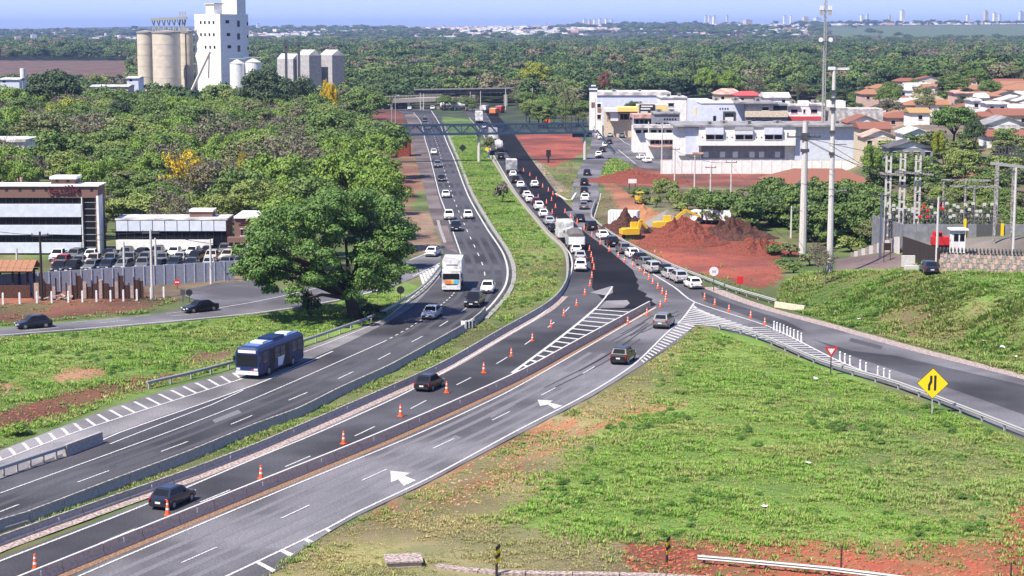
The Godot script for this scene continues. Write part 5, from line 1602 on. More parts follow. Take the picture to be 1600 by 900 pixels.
func build_cones() -> void:
	var c := cone_master()
	c.set_meta("category", "traffic cone")
	var lane := [55, 892, 262, 806, 408, 749, 537, 694, 626, 651, 698, 614, 756, 583, 799, 557, 832, 533, 861, 511, 881, 494, 901, 478, 914, 461, 922, 447, 925, 434, 928, 421, 926, 411, 924, 402, 921, 392]
	for i in lane.size() / 2:
		set_cone(c, "orange cone, %s from the camera in the left row" % ORD[i], gp(lane[i * 2], lane[i * 2 + 1]), 0.3 * i, "cones of the left row")
	var right := [981, 506, 1011, 493, 1032, 480, 1040, 472, 1041, 464, 1035, 459, 1028, 451, 1020, 444, 1014, 437, 1007, 430, 1000, 424, 989, 417, 976, 410, 966, 402, 952, 393, 938, 382, 925, 370, 913, 359, 902, 349, 892, 340, 883, 333]
	for i in right.size() / 2:
		set_cone(c, "orange cone, %s from the barrier's end along new asphalt" % ORD[i], gp(right[i * 2], right[i * 2 + 1]), 0.5 * i, "cones beside the new asphalt")
	var mid := [868, 325, 862, 314, 854, 318, 848, 293, 857, 299, 841, 310, 838, 282, 828, 275, 818, 268, 864, 305, 871, 307, 863, 334, 870, 347, 853, 330]
	for i in mid.size() / 2:
		set_cone(c, "small orange cone standing out on the black asphalt lane", gp(mid[i * 2], mid[i * 2 + 1]), 0.7 * i, "cones on the black asphalt")
	var ramp := [1101, 468, 1117, 477, 1139, 487, 1173, 497, 1195, 508]
	for i in ramp.size() / 2:
		set_cone(c, "orange cone, %s along the painted gore of the ramp" % ORD[i], gp(ramp[i * 2], ramp[i * 2 + 1]), 0.9 * i, "cones along the ramp")
	c.free()
	var o := Node3D.new()
	o.name = "delineator_post_master"
	o.set_meta("category", "bollard")
	var b := MB.new()
	b.lathe([Vector2(0.16, 0.0), Vector2(0.16, 0.04), Vector2(0.10, 0.06), Vector2(0.10, 0.98), Vector2(0.07, 1.02), Vector2(0, 1.02)], 10)
	put(o, "post", b, M.white_paint)
	var bb := MB.new()
	bb.lathe([Vector2(0.102, 0.78), Vector2(0.102, 0.88)], 10)
	put(o, "reflective_band", bb, M.steel)
	var px := [1209.5, 515.5, 1214, 517.5, 1219, 519.5, 1224.5, 521.5, 1230, 524, 1235, 526.5, 1240.5, 529, 1246.5, 531.5, 1252, 534.5, 1312.5, 564.5, 1320, 567.5, 1328, 571, 1344, 578, 1353, 582, 1371.5, 588, 1381, 591.5, 1390, 595]
	for i in px.size() / 2:
		copy(o, "white delineator post, %s from the gore in the row along ramp" % ORD[i], gp(px[i * 2], px[i * 2 + 1]) + Vector3.UP * 0.01, 0, "white posts along the ramp")
	o.free()

# ---------- buildings ----------
func fx(u: float, z: float) -> float:
	return at_z(u, 200, z).x * 1.0
func fy(v: float, z: float) -> float:
	return at_z(800, v, z).y
# a walled block whose front stands z metres away, between photo columns u0..u1 and rows vt (top) .. vb (foot)
var bz_now := 0.0
var b_now: Node3D
func px(u: float, v: float, z: float) -> Vector3:
	var d := ray(u, v)
	return Vector3(0, EYE, 0) + d * (-z / d.z)
func house(called: String, label: String, z: float, category := "building") -> Node3D:
	bz_now = z
	b_now = thing(called, label, category)
	return b_now
func slab(called: String, u0: float, v0: float, u1: float, v1: float, depth: float, m: Material, out := 0.0, foot := false) -> MeshInstance3D:
	# block from column u0..u1, row v0 (top) .. v1 (bottom), front face at the current depth, pushed out metres towards the camera
	var z := bz_now - out
	var a := px(u0, v0, z); var b := px(u1, v1, z)
	var y0 := -0.3 if foot else b.y
	return boxpart(b_now, called, Vector3((a.x + b.x) * 0.5, (a.y + y0) * 0.5, -z - depth * 0.5), Vector3(absf(b.x - a.x), absf(a.y - y0), depth), m)
func window(u0: float, v0: float, u1: float, v1: float, frame: Material = null, panes := 1) -> void:
	var z := bz_now
	var a := px(u0, v0, z); var b := px(u1, v1, z)
	var w := b.x - a.x; var h := a.y - b.y
	var o := Node3D.new()
	o.name = "window"
	b_now.add_child(o, true)
	o.position = Vector3((a.x + b.x) * 0.5, (a.y + b.y) * 0.5, -z)
	for i in panes:
		boxpart(o, "pane", Vector3(-w * 0.5 + w * (i + 0.5) / panes, 0, 0.02), Vector3(w / panes - 0.08, h, 0.04), M.window_dark)
	if frame:
		boxpart(o, "frame", Vector3(0, h * 0.5 + 0.05, 0.05), Vector3(w + 0.2, 0.1, 0.1), frame)
		boxpart(o, "sill", Vector3(0, -h * 0.5 - 0.05, 0.07), Vector3(w + 0.2, 0.1, 0.14), frame)
func gable(called: String, u0: float, u1: float, v_ridge: float, v_eave: float, depth: float, m: Material, axis := 0, over := 0.5) -> void:
	# pitched roof over the block; axis 0: ridge runs left-right, 1: ridge runs away from the camera, 2: hipped
	var z := bz_now
	var x0 := px(u0, v_eave, z).x - over; var x1 := px(u1, v_eave, z).x + over
	var ye := px(u0, v_eave, z).y; var yr := ye
	var z0 := -z + over; var z1 := -z - depth - over
	var mb := MB.new()
	var t := 0.18
	if axis == 1:
		yr = px(u0, v_ridge, z).y
		var xm := (x0 + x1) * 0.5
		for s in [[x0, xm, ye, yr], [xm, x1, yr, ye]]:
			mb.quad(Vector3(s[0], s[2], z0), Vector3(s[1], s[3], z0), Vector3(s[1], s[3], z1), Vector3(s[0], s[2], z1))
			mb.quad(Vector3(s[0], s[2] - t, z1), Vector3(s[1], s[3] - t, z1), Vector3(s[1], s[3] - t, z0), Vector3(s[0], s[2] - t, z0))
			mb.quad(Vector3(s[0], s[2] - t, z0), Vector3(s[1], s[3] - t, z0), Vector3(s[1], s[3], z0), Vector3(s[0], s[2], z0))
		put(b_now, called, mb, m)
		var g := MB.new()
		g.tri(Vector3(x0 + over, ye - 0.05, -z), Vector3(x1 - over, ye - 0.05, -z), Vector3(xm, yr - 0.2, -z))
		put(b_now, "gable_wall", g, M.wall_white)
	else:
		var zm := (z0 + z1) * 0.5
		yr = px(u0, v_ridge, -zm).y
		var i := (x1 - x0) * 0.28 if axis == 2 else 0.0
		mb.quad(Vector3(x0, ye, z0), Vector3(x1, ye, z0), Vector3(x1 - i, yr, zm), Vector3(x0 + i, yr, zm))
		mb.quad(Vector3(x1, ye, z1), Vector3(x0, ye, z1), Vector3(x0 + i, yr, zm), Vector3(x1 - i, yr, zm))
		mb.tri(Vector3(x0, ye, z1), Vector3(x0, ye, z0), Vector3(x0 + i, yr, zm))
		mb.tri(Vector3(x1, ye, z0), Vector3(x1, ye, z1), Vector3(x1 - i, yr, zm))
		mb.quad(Vector3(x0, ye - t, z1), Vector3(x1, ye - t, z1), Vector3(x1, ye - t, z0), Vector3(x0, ye - t, z0))
		mb.quad(Vector3(x0, ye - t, z0), Vector3(x1, ye - t, z0), Vector3(x1, ye, z0), Vector3(x0, ye, z0))
		put(b_now, called, mb, m)
func tile_rows(u0: float, u1: float, v_ridge: float, v_eave: float, depth: float, m: Material) -> void:   # raised courses of tiles on the front slope
	var z := bz_now
	var x0 := px(u0, v_eave, z).x - 0.5; var x1 := px(u1, v_eave, z).x + 0.5
	var ye := px(u0, v_eave, z).y
	var zm := z + depth * 0.5
	var yr := px(u0, v_ridge, zm).y
	var n := int((x1 - x0) / 0.9)
	for k in n:
		var x := x0 + (k + 0.5) * (x1 - x0) / n
		var mb := MB.new()
		mb.bar(Vector3(x, ye + 0.03, -z + 0.5), Vector3(x, yr + 0.02, -zm), 0.28, 0.10)
		put(b_now, "tile_row", mb, m)
func simple_house(label: String, z: float, u0: float, u1: float, vr: float, ve: float, depth: float, wall: Material, roof: Material, axis: int, called := "tiled_house") -> void:
	house(called, label, z, "house")
	slab("wall", u0, ve, u1, 0, depth, wall, 0.0, true) if false else wall_to_ground(u0, ve, u1, depth, wall)
	gable("roof", u0, u1, vr, ve, depth, roof, axis)
	var w := (u1 - u0)
	var vb := ve + 0.9 * LENS / z * 0.9
	for k in maxi(1, int(w / 16.0)):
		var uc := u0 + w * (k + 0.5) / maxi(1, int(w / 16.0))
		window(uc - 0.55 * LENS / z, vb, uc + 0.55 * LENS / z, vb + 1.1 * LENS / z, M.white_paint)
func wall_to_ground(u0: float, v0: float, u1: float, depth: float, m: Material, called := "wall") -> void:
	var z := bz_now
	var a := px(u0, v0, z); var b := px(u1, v0, z)
	var g := minf(terrain(a.x, a.z), terrain(b.x, b.z)) - 0.4
	boxpart(b_now, called, Vector3((a.x + b.x) * 0.5, (a.y + g) * 0.5, -z - depth * 0.5), Vector3(absf(b.x - a.x), a.y - g, depth), m)
func build_left_side() -> void:
	# dealer's tall building
	house("showroom_building", "four storey showroom with white bands, dark glass and brown brick top", 281.0)
	wall_to_ground(-120, 292, 152, 5, M.brick_brown)
	slab("brick_top", -120, 290, 153, 309, 0.5, M.brick_brown, 0.45)
	slab("parapet_cap", -120, 289.5, 154, 291.5, 5.6, M.wall_white, 0.7)
	for v in [[309, 319], [340, 352.5], [367, 380], [395, 402]]:
		slab("glass_band", -120, v[0], 128, v[1], 0.3, M.facade_glass, 0.1)
		for k in 24:
			slab("mullion", -116 + k * 10.4, v[0], -115.3 + k * 10.4, v[1], 0.1, M.steel_dark, 0.2)
	for v in [[319, 339], [352, 367], [379.5, 395.5]]:
		slab("white_band", -120, v[0], 127, v[1], 0.6, M.wall_pale, 0.62)
	slab("column", 126.5, 308, 131, 405, 0.5, M.wall_white, 0.55)
	slab("glass_tower", 131, 309, 150, 404, 0.3, M.facade_glass, 0.1)
	for k in 9: slab("mullion", 131, 316 + k * 10.0, 150, 316.7 + k * 10.0, 0.1, M.steel, 0.18)
	slab("column", 150, 306, 156.5, 405, 3.0, M.wall_white, 0.5)
	slab("roof_box", 79, 278, 117, 292, 3.2, M.brick_brown, -1.5)
	slab("parapet_cap", 77, 276, 119, 280, 3.8, M.wall_white, -1.2)
	for u in [10, 31, 52, 72, 124, 143, -10, -31, -52]:
		slab("vent_hole", u - 2.4, 295, u + 2.4, 299, 0.1, M.black, 0.48)
	for u in [89, 106]: slab("vent_hole", u - 2.4, 281, u + 2.4, 285, 0.1, M.black, -1.45)
	var tm := TextMesh.new()
	tm.text = "Saville"
	var sf := SystemFont.new()
	sf.font_names = PackedStringArray(["Droid Serif"])
	sf.font_italic = true
	tm.font = sf
	tm.font_size = 64
	tm.pixel_size = 0.0245
	tm.depth = 0.12
	var tp := px(99, 296.5, 280.3)
	var tn := part(b_now, "sign_lettering", tm, M.letter_maroon, tp)
	tn.rotation.z = 0.05
	var sw := MB.new()
	var prev := px(81, 298, 280.35)
	for i in 12:
		var t := (i + 1) / 12.0
		var q := px(lerpf(81, 117, t), 298 + 4.2 * sin(PI * t) - 2.0 * t, 280.35)
		sw.bar(prev, q, 0.1, 0.16)
		prev = q
	put(b_now, "sign_swoosh", sw, M.letter_maroon)
	# lower building
	house("showroom_annexe", "low glazed building with tilted grey panel front and roof box", 283.0)
	wall_to_ground(180, 343, 354, 6, M.brick_brown)
	slab("roof", 179, 341.5, 355, 344, 6.6, M.roof_white, 0.5)
	for k in 9:
		slab("facade_panel", 181 + k * 19.2, 345, 199.4 + k * 19.2, 361, 0.35, M.wall_pale, 0.5)
	slab("glass_band", 181, 361, 354, 375, 0.3, M.facade_glass, 0.1)
	for k in 14: slab("mullion", 185 + k * 12.4, 361, 185.7 + k * 12.4, 375, 0.1, M.steel_dark, 0.2)
	slab("white_band", 181, 375, 331, 390, 0.5, M.wall_white, 0.6)
	slab("glass_corner", 332, 375, 354, 392, 0.3, M.facade_glass, 0.12)
	slab("column", 329, 374, 333, 400, 0.6, M.wall_white, 0.65)
	slab("roof_box", 296, 330, 332, 343, 3, M.brick_brown, -2)
	slab("parapet_cap", 295, 328, 333, 331, 3.4, M.wall_white, -1.8)
	house("gate_building", "small brown brick building with maroon sign beside the tree", 279.0)
	wall_to_ground(366, 341, 402, 9, M.brick_brown)
	slab("parapet_cap", 365, 338.5, 403, 341.5, 9.6, M.wall_white, 0.3)
	slab("air_conditioner", 374, 334, 379, 338.5, 0.8, M.white_paint, -1.0)
	slab("air_conditioner", 383, 334, 388, 338.5, 0.8, M.white_paint, -1.0)
	window(376, 358, 380, 368, M.white_paint); window(382, 358, 386, 368, M.white_paint)
	slab("canopy", 355, 371, 402, 379, 1.2, M.brick_brown, 1.2)
	window(357, 386, 366, 398, M.white_paint, 2)
	slab("sign_bar", 373, 350, 392, 351.5, 0.1, M.letter_maroon, 0.1)
	slab("sign_bar", 375, 347, 390, 348.2, 0.1, M.letter_maroon, 0.1)
	# pale hall at the left edge behind the trees
	house("warehouse", "pale pinkish hall half hidden by trees at the left edge", 400.0)
	wall_to_ground(-40, 236, 38, 12, M.wall_pink)
	slab("roof", -42, 218, 40, 222, 13, M.roof_white, 0.4)
	slab("upper_wall", -40, 222, 38, 236, 12, M.wall_white)
	# yard wall of concrete panels
	var o := thing("yard_wall", "long grey concrete panel wall in front of the dealer's cars", "wall")
	var a := gp(-60, 464); var b := gp(366, 437)
	var n := 26
	for i in n:
		var p := a.lerp(b, float(i) / n); var q := a.lerp(b, (i + 1.0) / n)
		var mb := MB.new()
		mb.bar(p.lerp(q, 0.012) + Vector3.UP * 1.22, p.lerp(q, 0.988) + Vector3.UP * 1.22, 0.14, 2.75 + 0.04 * sin(i * 2.1))
		put(o, "panel", mb, M.wall_block)
		boxpart(o, "pilaster", p + Vector3(0, 1.25, 0), Vector3(0.2, 2.78, 0.2), M.wall_block)
	# pergola
	o = thing("pergola", "open pergola with orange tiled roof and dark posts at left edge", "pergola", gp(8, 462))
	for x in [-4.6, -1.0, 1.5, 3.4]:
		for z in [-1.6, 1.6]: boxpart(o, "post", Vector3(x, 1.65, z), Vector3(0.26, 3.5, 0.26), M.wood_dark)
	for x in [-5, 4]: pass
	boxpart(o, "beam", Vector3(-0.6, 3.3, 1.6), Vector3(9.2, 0.2, 0.2), M.wood_dark)
	boxpart(o, "beam", Vector3(-0.6, 3.3, -1.6), Vector3(9.2, 0.2, 0.2), M.wood_dark)
	boxpart(o, "railing", Vector3(-0.6, 0.8, 1.7), Vector3(8.6, 1.6, 0.08), M.rust)
	for k in 12:
		for s in [-1.0, 1.0]:
			var mb := MB.new()
			var x := -5.4 + k * 0.84
			mb.bar(Vector3(x, 3.45, s * 2.5), Vector3(x, 4.6, 0), 0.80, 0.12)
			put(o, "tile_row", mb, M.tile_orange)
	# rusty sheet fence
	o = thing("sheet_fence", "rusty corrugated sheet fence with dark posts in front of yard wall", "fence")
	var us := [52, 62, 70, 80, 88, 96, 104, 113, 120, 128, 136, 144, 153, 161, 170, 178, 186, 194, 202, 210, 218, 225]
	for i in us.size() - 1:
		var p := gp(us[i], 466.5); var q := gp(us[i + 1], 466.2)
		var h := 2.0 + 0.5 * sin(i * 1.7) + (0.5 if i in [8, 16] else 0.0)
		boxpart(o, "post", p + Vector3(0, h * 0.5 + 0.15, 0), Vector3(0.14, h + 0.5, 0.14), M.wood_dark)
		if i in [4, 5]: continue
		var mb := MB.new()
		mb.bar(p.lerp(q, 0.04) + Vector3.UP * h * 0.5, p.lerp(q, 0.96) + Vector3.UP * h * 0.5, 0.05, h)
		put(o, "sheet", mb, M.rust if i % 3 else M.wall_pink)
	o = thing("rubbish_pile", "pale rubbish and planks beside the rusty fence", "rubbish", gp(86, 468))
	for i in 14:
		boxpart(o, "plank", Vector3(rng.randf_range(-2.2, 2.2), rng.randf_range(0.05, 0.5), rng.randf_range(-0.8, 0.6)), Vector3(rng.randf_range(0.5, 1.6), 0.08, rng.randf_range(0.2, 0.5)), M.concrete_pink, Basis.from_euler(Vector3(rng.randf_range(-0.3, 0.3), rng.randf() * 3, rng.randf_range(-0.3, 0.3))))
	# white fence posts on the bank
	var posts := [-16, 477, 5, 475, 31, 474.5, 58, 473, 81, 472.5, 107, 472, 129, 471.5, 151, 471, 173, 470.5, 193, 470, 214, 469, 236, 467, 256, 465]
	var m := MB.new()
	m.box(Vector3(0, 0.65, 0), Vector3(0.22, 1.4, 0.22))
	m.box(Vector3(0, 1.38, 0), Vector3(0.14, 0.08, 0.14))
	var me := m.mesh()
	for i in posts.size() / 2:
		var f := thing("fence_post", "white concrete fence post, %s along the red bank" % ORD[i], "post", gp(posts[i * 2], posts[i * 2 + 1]), 0, "fence posts on the red bank")
		part(f, "shaft", me, M.white_paint)
func build_far_left() -> void:
	# grain silos
	var z := 900.0
	for s in [[230.0, 27.0, 52.0, "tall cream concrete silo, left of the front pair"], [262.0, 43.0, 52.0, "tall cream concrete silo, widest, in front of pair"], [293.0, 22.0, 51.0, "tall cream concrete silo right next to the white tower"]]:
		var r: float = s[1] * 0.5 * z / LENS
		var zz := z + (18.0 if s[1] < 30 else 0.0)
		var p := px(s[0], 150, zz)
		var o := thing("grain_silo", s[3], "silo", Vector3(p.x, 0, -zz))
		var h := fy(s[2], zz)
		var mb := MB.new()
		mb.lathe([Vector2(r, -0.5), Vector2(r, h)], 40)
		put(o, "shell", mb, M.silo)
		var c := MB.new()
		c.lathe([Vector2(r + 0.3, h), Vector2(r + 0.3, h + 0.8), Vector2(0, h + 1.6)], 40)
		put(o, "cap", c, M.concrete)
		for k in (1 if s[0] > 280 else 0):
			var t := PI * (0.48 + 0.2 * k)
			var pp := MB.new()
			pp.tube(Vector3(cos(t) * (r + 0.2), 0, sin(t) * (r + 0.2)), Vector3(cos(t) * (r + 0.2), h, sin(t) * (r + 0.2)), 0.16, 0.16, 6)
			put(o, "downpipe", pp, M.rust)
		for k in 5:
			var bd := MB.new()
			bd.lathe([Vector2(r + 0.06, h * (k + 1) / 6.0), Vector2(r + 0.06, h * (k + 1) / 6.0 + 0.22)], 40)
			put(o, "hoop", bd, M.silo)
	var o := thing("silo_gantry", "steel conveyor frame standing on top of the cream silos", "gantry")
	for u in [238, 246, 254, 262, 270, 278, 286]:
		var b := MB.new()
		b.bar(px(u, 51, z), px(u + 4, 31, z), 0.5, 0.5)
		put(o, "leg", b, M.steel)
		b = MB.new()
		b.bar(px(u + 6, 51, z), px(u - 1, 31, z), 0.35, 0.35)
		put(o, "brace", b, M.steel)
	var gb := MB.new()
	gb.bar(px(236, 30.5, z), px(292, 28, z), 3.0, 1.2)
	put(o, "conveyor", gb, M.steel)
	for u in [281, 285, 289]:
		var b := MB.new()
		b.bar(px(u, 52, z), px(u, 18, z), 0.5, 0.5)
		put(o, "mast", b, M.steel)
	# white tower, turned so that two faces show
	o = thing("silo_tower", "tall white mill tower with rows of small black windows", "tower")
	var a := px(304, 40, 905); var c := px(344, 40, 893); var d := px(388, 40, 912)
	for q in [a, c, d]: q.y = 0
	a.y = 0; c.y = 0; d.y = 0
	var h1 := fy(22, 900)
	var e := a + (d - c)
	var mb := MB.new()
	mb.loft([[a, c, d, e], [a + Vector3.UP * h1, c + Vector3.UP * h1, d + Vector3.UP * h1, e + Vector3.UP * h1]].map(func(r): r.reverse(); return r))
	put(o, "wall", mb, M.wall_white)
	var nrm := (c - a).cross(Vector3.UP).normalized()
	var bas := Basis((c - a).normalized(), Vector3.UP, (c - a).normalized().cross(Vector3.UP))
	for r in [[35, [0.25, 0.41, 0.58, 0.75]], [54, [0.25, 0.41, 0.58, 0.75]], [73.5, [0.42, 0.60, 0.77]]]:
		for t in r[1]:
			var p := a.lerp(c, t); p.y = fy(r[0], 900)
			boxpart(o, "window", p, Vector3(1.1, 1.4, 0.3), M.window_dark, bas)
	var bas2 := Basis((d - c).normalized(), Vector3.UP, (d - c).normalized().cross(Vector3.UP))
	for r in [[34, [0.25]], [54, [0.28]], [73, [0.3]]]:
		for t in r[1]:
			var p := c.lerp(d, t); p.y = fy(r[0], 900)
			boxpart(o, "window", p, Vector3(2.6, 1.5, 0.3), M.window_dark, bas2)
	for v in [37, 57, 76]:
		var p := c.lerp(d, 0.64); p.y = fy(v, 900)
		boxpart(o, "stair_window", p, Vector3(2.0, 3.0, 0.3), M.roof_dark, bas2)
		p = c.lerp(d, 0.97); p.y = fy(v, 900)
		boxpart(o, "window", p, Vector3(0.8, 1.5, 0.3), M.window_dark, bas2)
	var t0 := c.lerp(d, 0.72) + (e - d) * 0.25
	boxpart(o, "upper_tower", Vector3(t0.x, h1 + 6.5, t0.z), Vector3(7, 13, 9), M.wall_white, bas2)
	var t1 := a.lerp(c, 0.55) + (d - c) * 0.2
	boxpart(o, "roof_house", Vector3(t1.x, h1 + 2.3, t1.z), Vector3(6, 4.6, 5), M.wall_white, bas)
	boxpart(o, "roof_slab", Vector3(t1.x, h1 + 4.9, t1.z), Vector3(7.4, 0.6, 6), M.wall_cream, bas)
	var ch := MB.new()
	ch.bar(px(328, 81, 886), px(298, 145, 880), 1.0, 1.0)
	put(o, "grain_chute", ch, M.silo)
	ch = MB.new()
	ch.bar(px(327, 81, 886), px(326, 122, 886), 0.5, 0.5)
	put(o, "chute_pipe", ch, M.silo)
	for s in [[371, 23, 99, "small white grain bin, left of two beside the mill tower"], [396, 24, 97, "small white grain bin, right of two beside the mill tower"]]:
		var zz := 870.0
		var r: float = s[1] * 0.5 * zz / LENS
		var p := px(s[0], 120, zz)
		var q := thing("grain_bin", s[3], "silo", Vector3(p.x, 0, -zz))
		var bm := MB.new()
		var h := fy(s[2], zz)
		bm.lathe([Vector2(r, -0.5), Vector2(r, h)], 28)
		put(q, "shell", bm, M.wall_white)
		bm = MB.new()
		bm.lathe([Vector2(r + 0.2, h), Vector2(0.4, h + 1.8), Vector2(0, h + 1.8)], 28)
		put(q, "roof", bm, M.roof_white)
		boxpart(q, "catwalk", Vector3(0, h + 2.2, 0), Vector3(r * 2.2, 0.3, 1.0), M.steel)
	# storage barns: pale flat-fronted blocks with pitched tops
	for s in [[464, 483, 502, 82, 84, 870.0, "white storage block with grey end, middle of the three"], [500, 519, 538, 80, 84, 871.0, "white storage block with grey end, right of the three"], [433, 458, 472, 82, 90, 885.0, "white storage block with sloping roof, left of the three"]]:
		o = thing("storage_block", s[6], "warehouse")
		var zz: float = s[5]
		var p0 := px(s[0], 100, zz + 14); var p1 := px(s[1], 100, zz); var p2 := px(s[2], 100, zz + 3)
		p0.y = 0; p1.y = 0; p2.y = 0
		var p3 := p0 + (p2 - p1)
		var hh := fy(s[4] + 2.0, zz)
		var w := MB.new()
		w.loft([[p3, p2, p1, p0], [p3 + Vector3.UP * hh, p2 + Vector3.UP * hh, p1 + Vector3.UP * hh, p0 + Vector3.UP * hh]])
		put(o, "wall", w, M.storage_wall)
		var en := MB.new()
		var off := (p2 - p1).cross(Vector3.UP).normalized() * -0.1
		if off.z < 0: off = -off
		en.quad(p1 + off, p2 + off, p2 + off + Vector3.UP * (hh - 0.3), p1 + off + Vector3.UP * (hh - 0.3))
		put(o, "end_panel", en, M.station_wall)
		var rf := MB.new()
		var rx := Vector3.UP * hh
		var rm := (p1 + p2) * 0.5 + Vector3.UP * (hh + 2.4); var rn := (p0 + p3) * 0.5 + Vector3.UP * (hh + 2.4)
		rf.quad(p0 + rx, p1 + rx, rm, rn); rf.quad(p2 + rx, p3 + rx, rn, rm)
		rf.tri(p1 + rx, p2 + rx, rm); rf.tri(p3 + rx, p0 + rx, rn)
		put(o, "roof", rf, M.roof_white)
	for s in [[447, 70, "steel elevator mast left of the white storage blocks"], [467, 68, "steel elevator mast between the white storage blocks"]]:
		o = thing("elevator_mast", s[2], "mast")
		var b := MB.new()
		b.bar(px(s[0], s[1], 862), Vector3(px(s[0], 120, 862).x, 0, -862), 1.1, 1.1)
		put(o, "shaft", b, M.steel_dark)
		boxpart(o, "head", px(s[0], s[1], 862), Vector3(2.2, 1.6, 1.6), M.steel_dark)
	# low sheds between trees and the brown field
	for s in [[0, 30, 122, 127, 760.0, "wall_pale", "pale roofed shed at far left below the forest"], [142, 200, 133, 140, 735.0, "wall_cream", "low cream shed left of the silos"], [198, 216, 120, 132, 800.0, "wall_pale", "blue grey framed shed beside the left silo"]]:
		house("shed", s[6], s[4], "shed")
		wall_to_ground(s[0], s[2] + 2, s[1], 12, M[s[5]])
		gable("roof", s[0], s[1], s[2] - 1, s[2] + 2, 12, M.roof_white, 0)
		window(s[0] + 4, s[2] + 4, s[0] + 9, s[2] + 7)
	o = thing("water_tank", "small white water tank among the trees at far left", "tank", px(36, 130, 700) * Vector3(1, 0, 1))
	var wt := MB.new()
	wt.lathe([Vector2(0.3, 0), Vector2(0.3, fy(122, 700))], 8)
	put(o, "stem", wt, M.concrete)
	wt = MB.new()
	wt.lathe([Vector2(1.0, fy(122, 700)), Vector2(1.0, fy(107, 700)), Vector2(0, fy(107, 700))], 14)
	put(o, "tank", wt, M.wall_white)
func build_bridges() -> void:
	# blue truss footbridge
	var o := thing("footbridge", "blue steel truss footbridge crossing the whole highway", "bridge")
	var a := px(577, 211, 474); var b := px(917, 207, 488)
	var n := 24
	var hb := 2.4
	for s in [-1.0, 1.0]:
		var off := Vector3(0, 0, s * 0.9)
		for y in [0.0, hb]:
			var mb := MB.new()
			mb.bar(a + off + Vector3.UP * y, b + off + Vector3.UP * y, 0.4, 0.48)
			put(o, "chord", mb, M.blue_steel)
		for i in n:
			var p := a.lerp(b, float(i) / n) + off; var q := a.lerp(b, (i + 1.0) / n) + off
			var mb := MB.new()
			if i % 2: mb.bar(p + Vector3.UP * hb, q, 0.2, 0.24)
			else: mb.bar(p, q + Vector3.UP * hb, 0.2, 0.24)
			put(o, "diagonal", mb, M.blue_steel)
			if i % 2 == 0:
				mb = MB.new()
				mb.bar(p, p + Vector3.UP * hb, 0.18, 0.2)
				put(o, "upright", mb, M.blue_steel)
	for s in [-1.0, 1.0]:
		var pn := MB.new()
		pn.bar(a + Vector3(0, hb * 0.5, s * 0.72), b + Vector3(0, hb * 0.5, s * 0.72), 0.04, hb - 0.5)
		put(o, "mesh_panel", pn, M.mesh_blue)
	var dk := MB.new()
	dk.bar(a + Vector3.UP * -0.02, b + Vector3.UP * -0.02, 1.7, 0.16)
	put(o, "deck", dk, M.blue_steel)
	for s in [[746, 250], [914, 245]]:
		var p := a.lerp(b, (s[0] - 577.0) / 340.0)
		var pl := MB.new()
		pl.tube(Vector3(p.x, -0.2, p.z), Vector3(p.x, p.y - 0.15, p.z), 0.42, 0.42, 14)
		put(o, "pillar", pl, M.concrete_white)
		boxpart(o, "pillar_head", Vector3(p.x, p.y - 0.35, p.z), Vector3(1.2, 0.6, 2.2), M.steel_dark)
	# covered stair at the right end
	var st := b
	boxpart(o, "stair_landing", st + Vector3(1.2, 0.1, -1.0), Vector3(3.0, 0.2, 3.4), M.blue_steel)
	for k in 14:
		boxpart(o, "step", st + Vector3(2.6 + k * 0.36, -0.2 - k * 0.42, -2.2), Vector3(0.4, 0.12, 1.8), M.blue_steel)
	var rl := MB.new()
	rl.bar(st + Vector3(2.6, 0.6, -1.2), st + Vector3(7.6, -5.4, -1.2), 0.12, 0.4)
	put(o, "stair_panel", rl, M.blue_steel)
	boxpart(o, "stair_roof", st + Vector3(-1.2, -0.7, -1.0), Vector3(5.2, 1.0, 3.0), M.blue_steel)
	# overpass
	o = thing("overpass", "dark double deck overpass where the highway disappears", "bridge")
	var z := 800.0
	var mb := MB.new()
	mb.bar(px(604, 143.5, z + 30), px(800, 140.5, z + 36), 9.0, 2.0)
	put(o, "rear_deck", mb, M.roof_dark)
	mb = MB.new()
	mb.bar(px(604, 140.5, z + 25), px(800, 137.5, z + 31), 0.4, 0.5)
	put(o, "parapet", mb, M.concrete)
	mb = MB.new()
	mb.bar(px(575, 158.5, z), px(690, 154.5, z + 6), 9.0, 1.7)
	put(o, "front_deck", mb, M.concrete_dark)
	for k in 46:
		var p := px(576 + k * 2.5, 156.0 - k * 0.085, z - 4.5)
		boxpart(o, "baluster", p + Vector3.UP * 0.9, Vector3(0.25, 1.2, 0.2), M.concrete)
	mb = MB.new()
	mb.bar(px(575, 151.5, z - 4.5), px(690, 148.0, z - 4.5), 0.3, 0.35)
	put(o, "railing", mb, M.concrete)
	for u in [583, 598, 612, 639, 660, 685]:
		var p := px(u, 160, z)
		boxpart(o, "pier", Vector3(p.x, p.y * 0.5 - 0.5, p.z), Vector3(1.2, p.y, 5.0), M.concrete)
	for u in [615, 700, 740, 790]:
		var p := px(u, 145, z + 32)
		boxpart(o, "pier", Vector3(p.x, p.y * 0.5 - 0.8, p.z), Vector3(1.6, p.y, 6.0), M.concrete_dark)
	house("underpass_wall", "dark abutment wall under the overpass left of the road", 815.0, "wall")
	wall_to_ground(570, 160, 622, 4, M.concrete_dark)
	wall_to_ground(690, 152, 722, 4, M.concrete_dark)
	# small red brick gatehouse left of the highway
	house("brick_kiosk", "small red brick hut with three dark slots beside the highway", 500.0, "hut")
	wall_to_ground(618, 216, 640, 5, M.clay)
	for u in [624.5, 629, 634]: window(u - 1.3, 221, u + 1.3, 231)
	slab("roof", 617, 213.5, 641, 216, 5.6, M.clay_dark, 0.3)

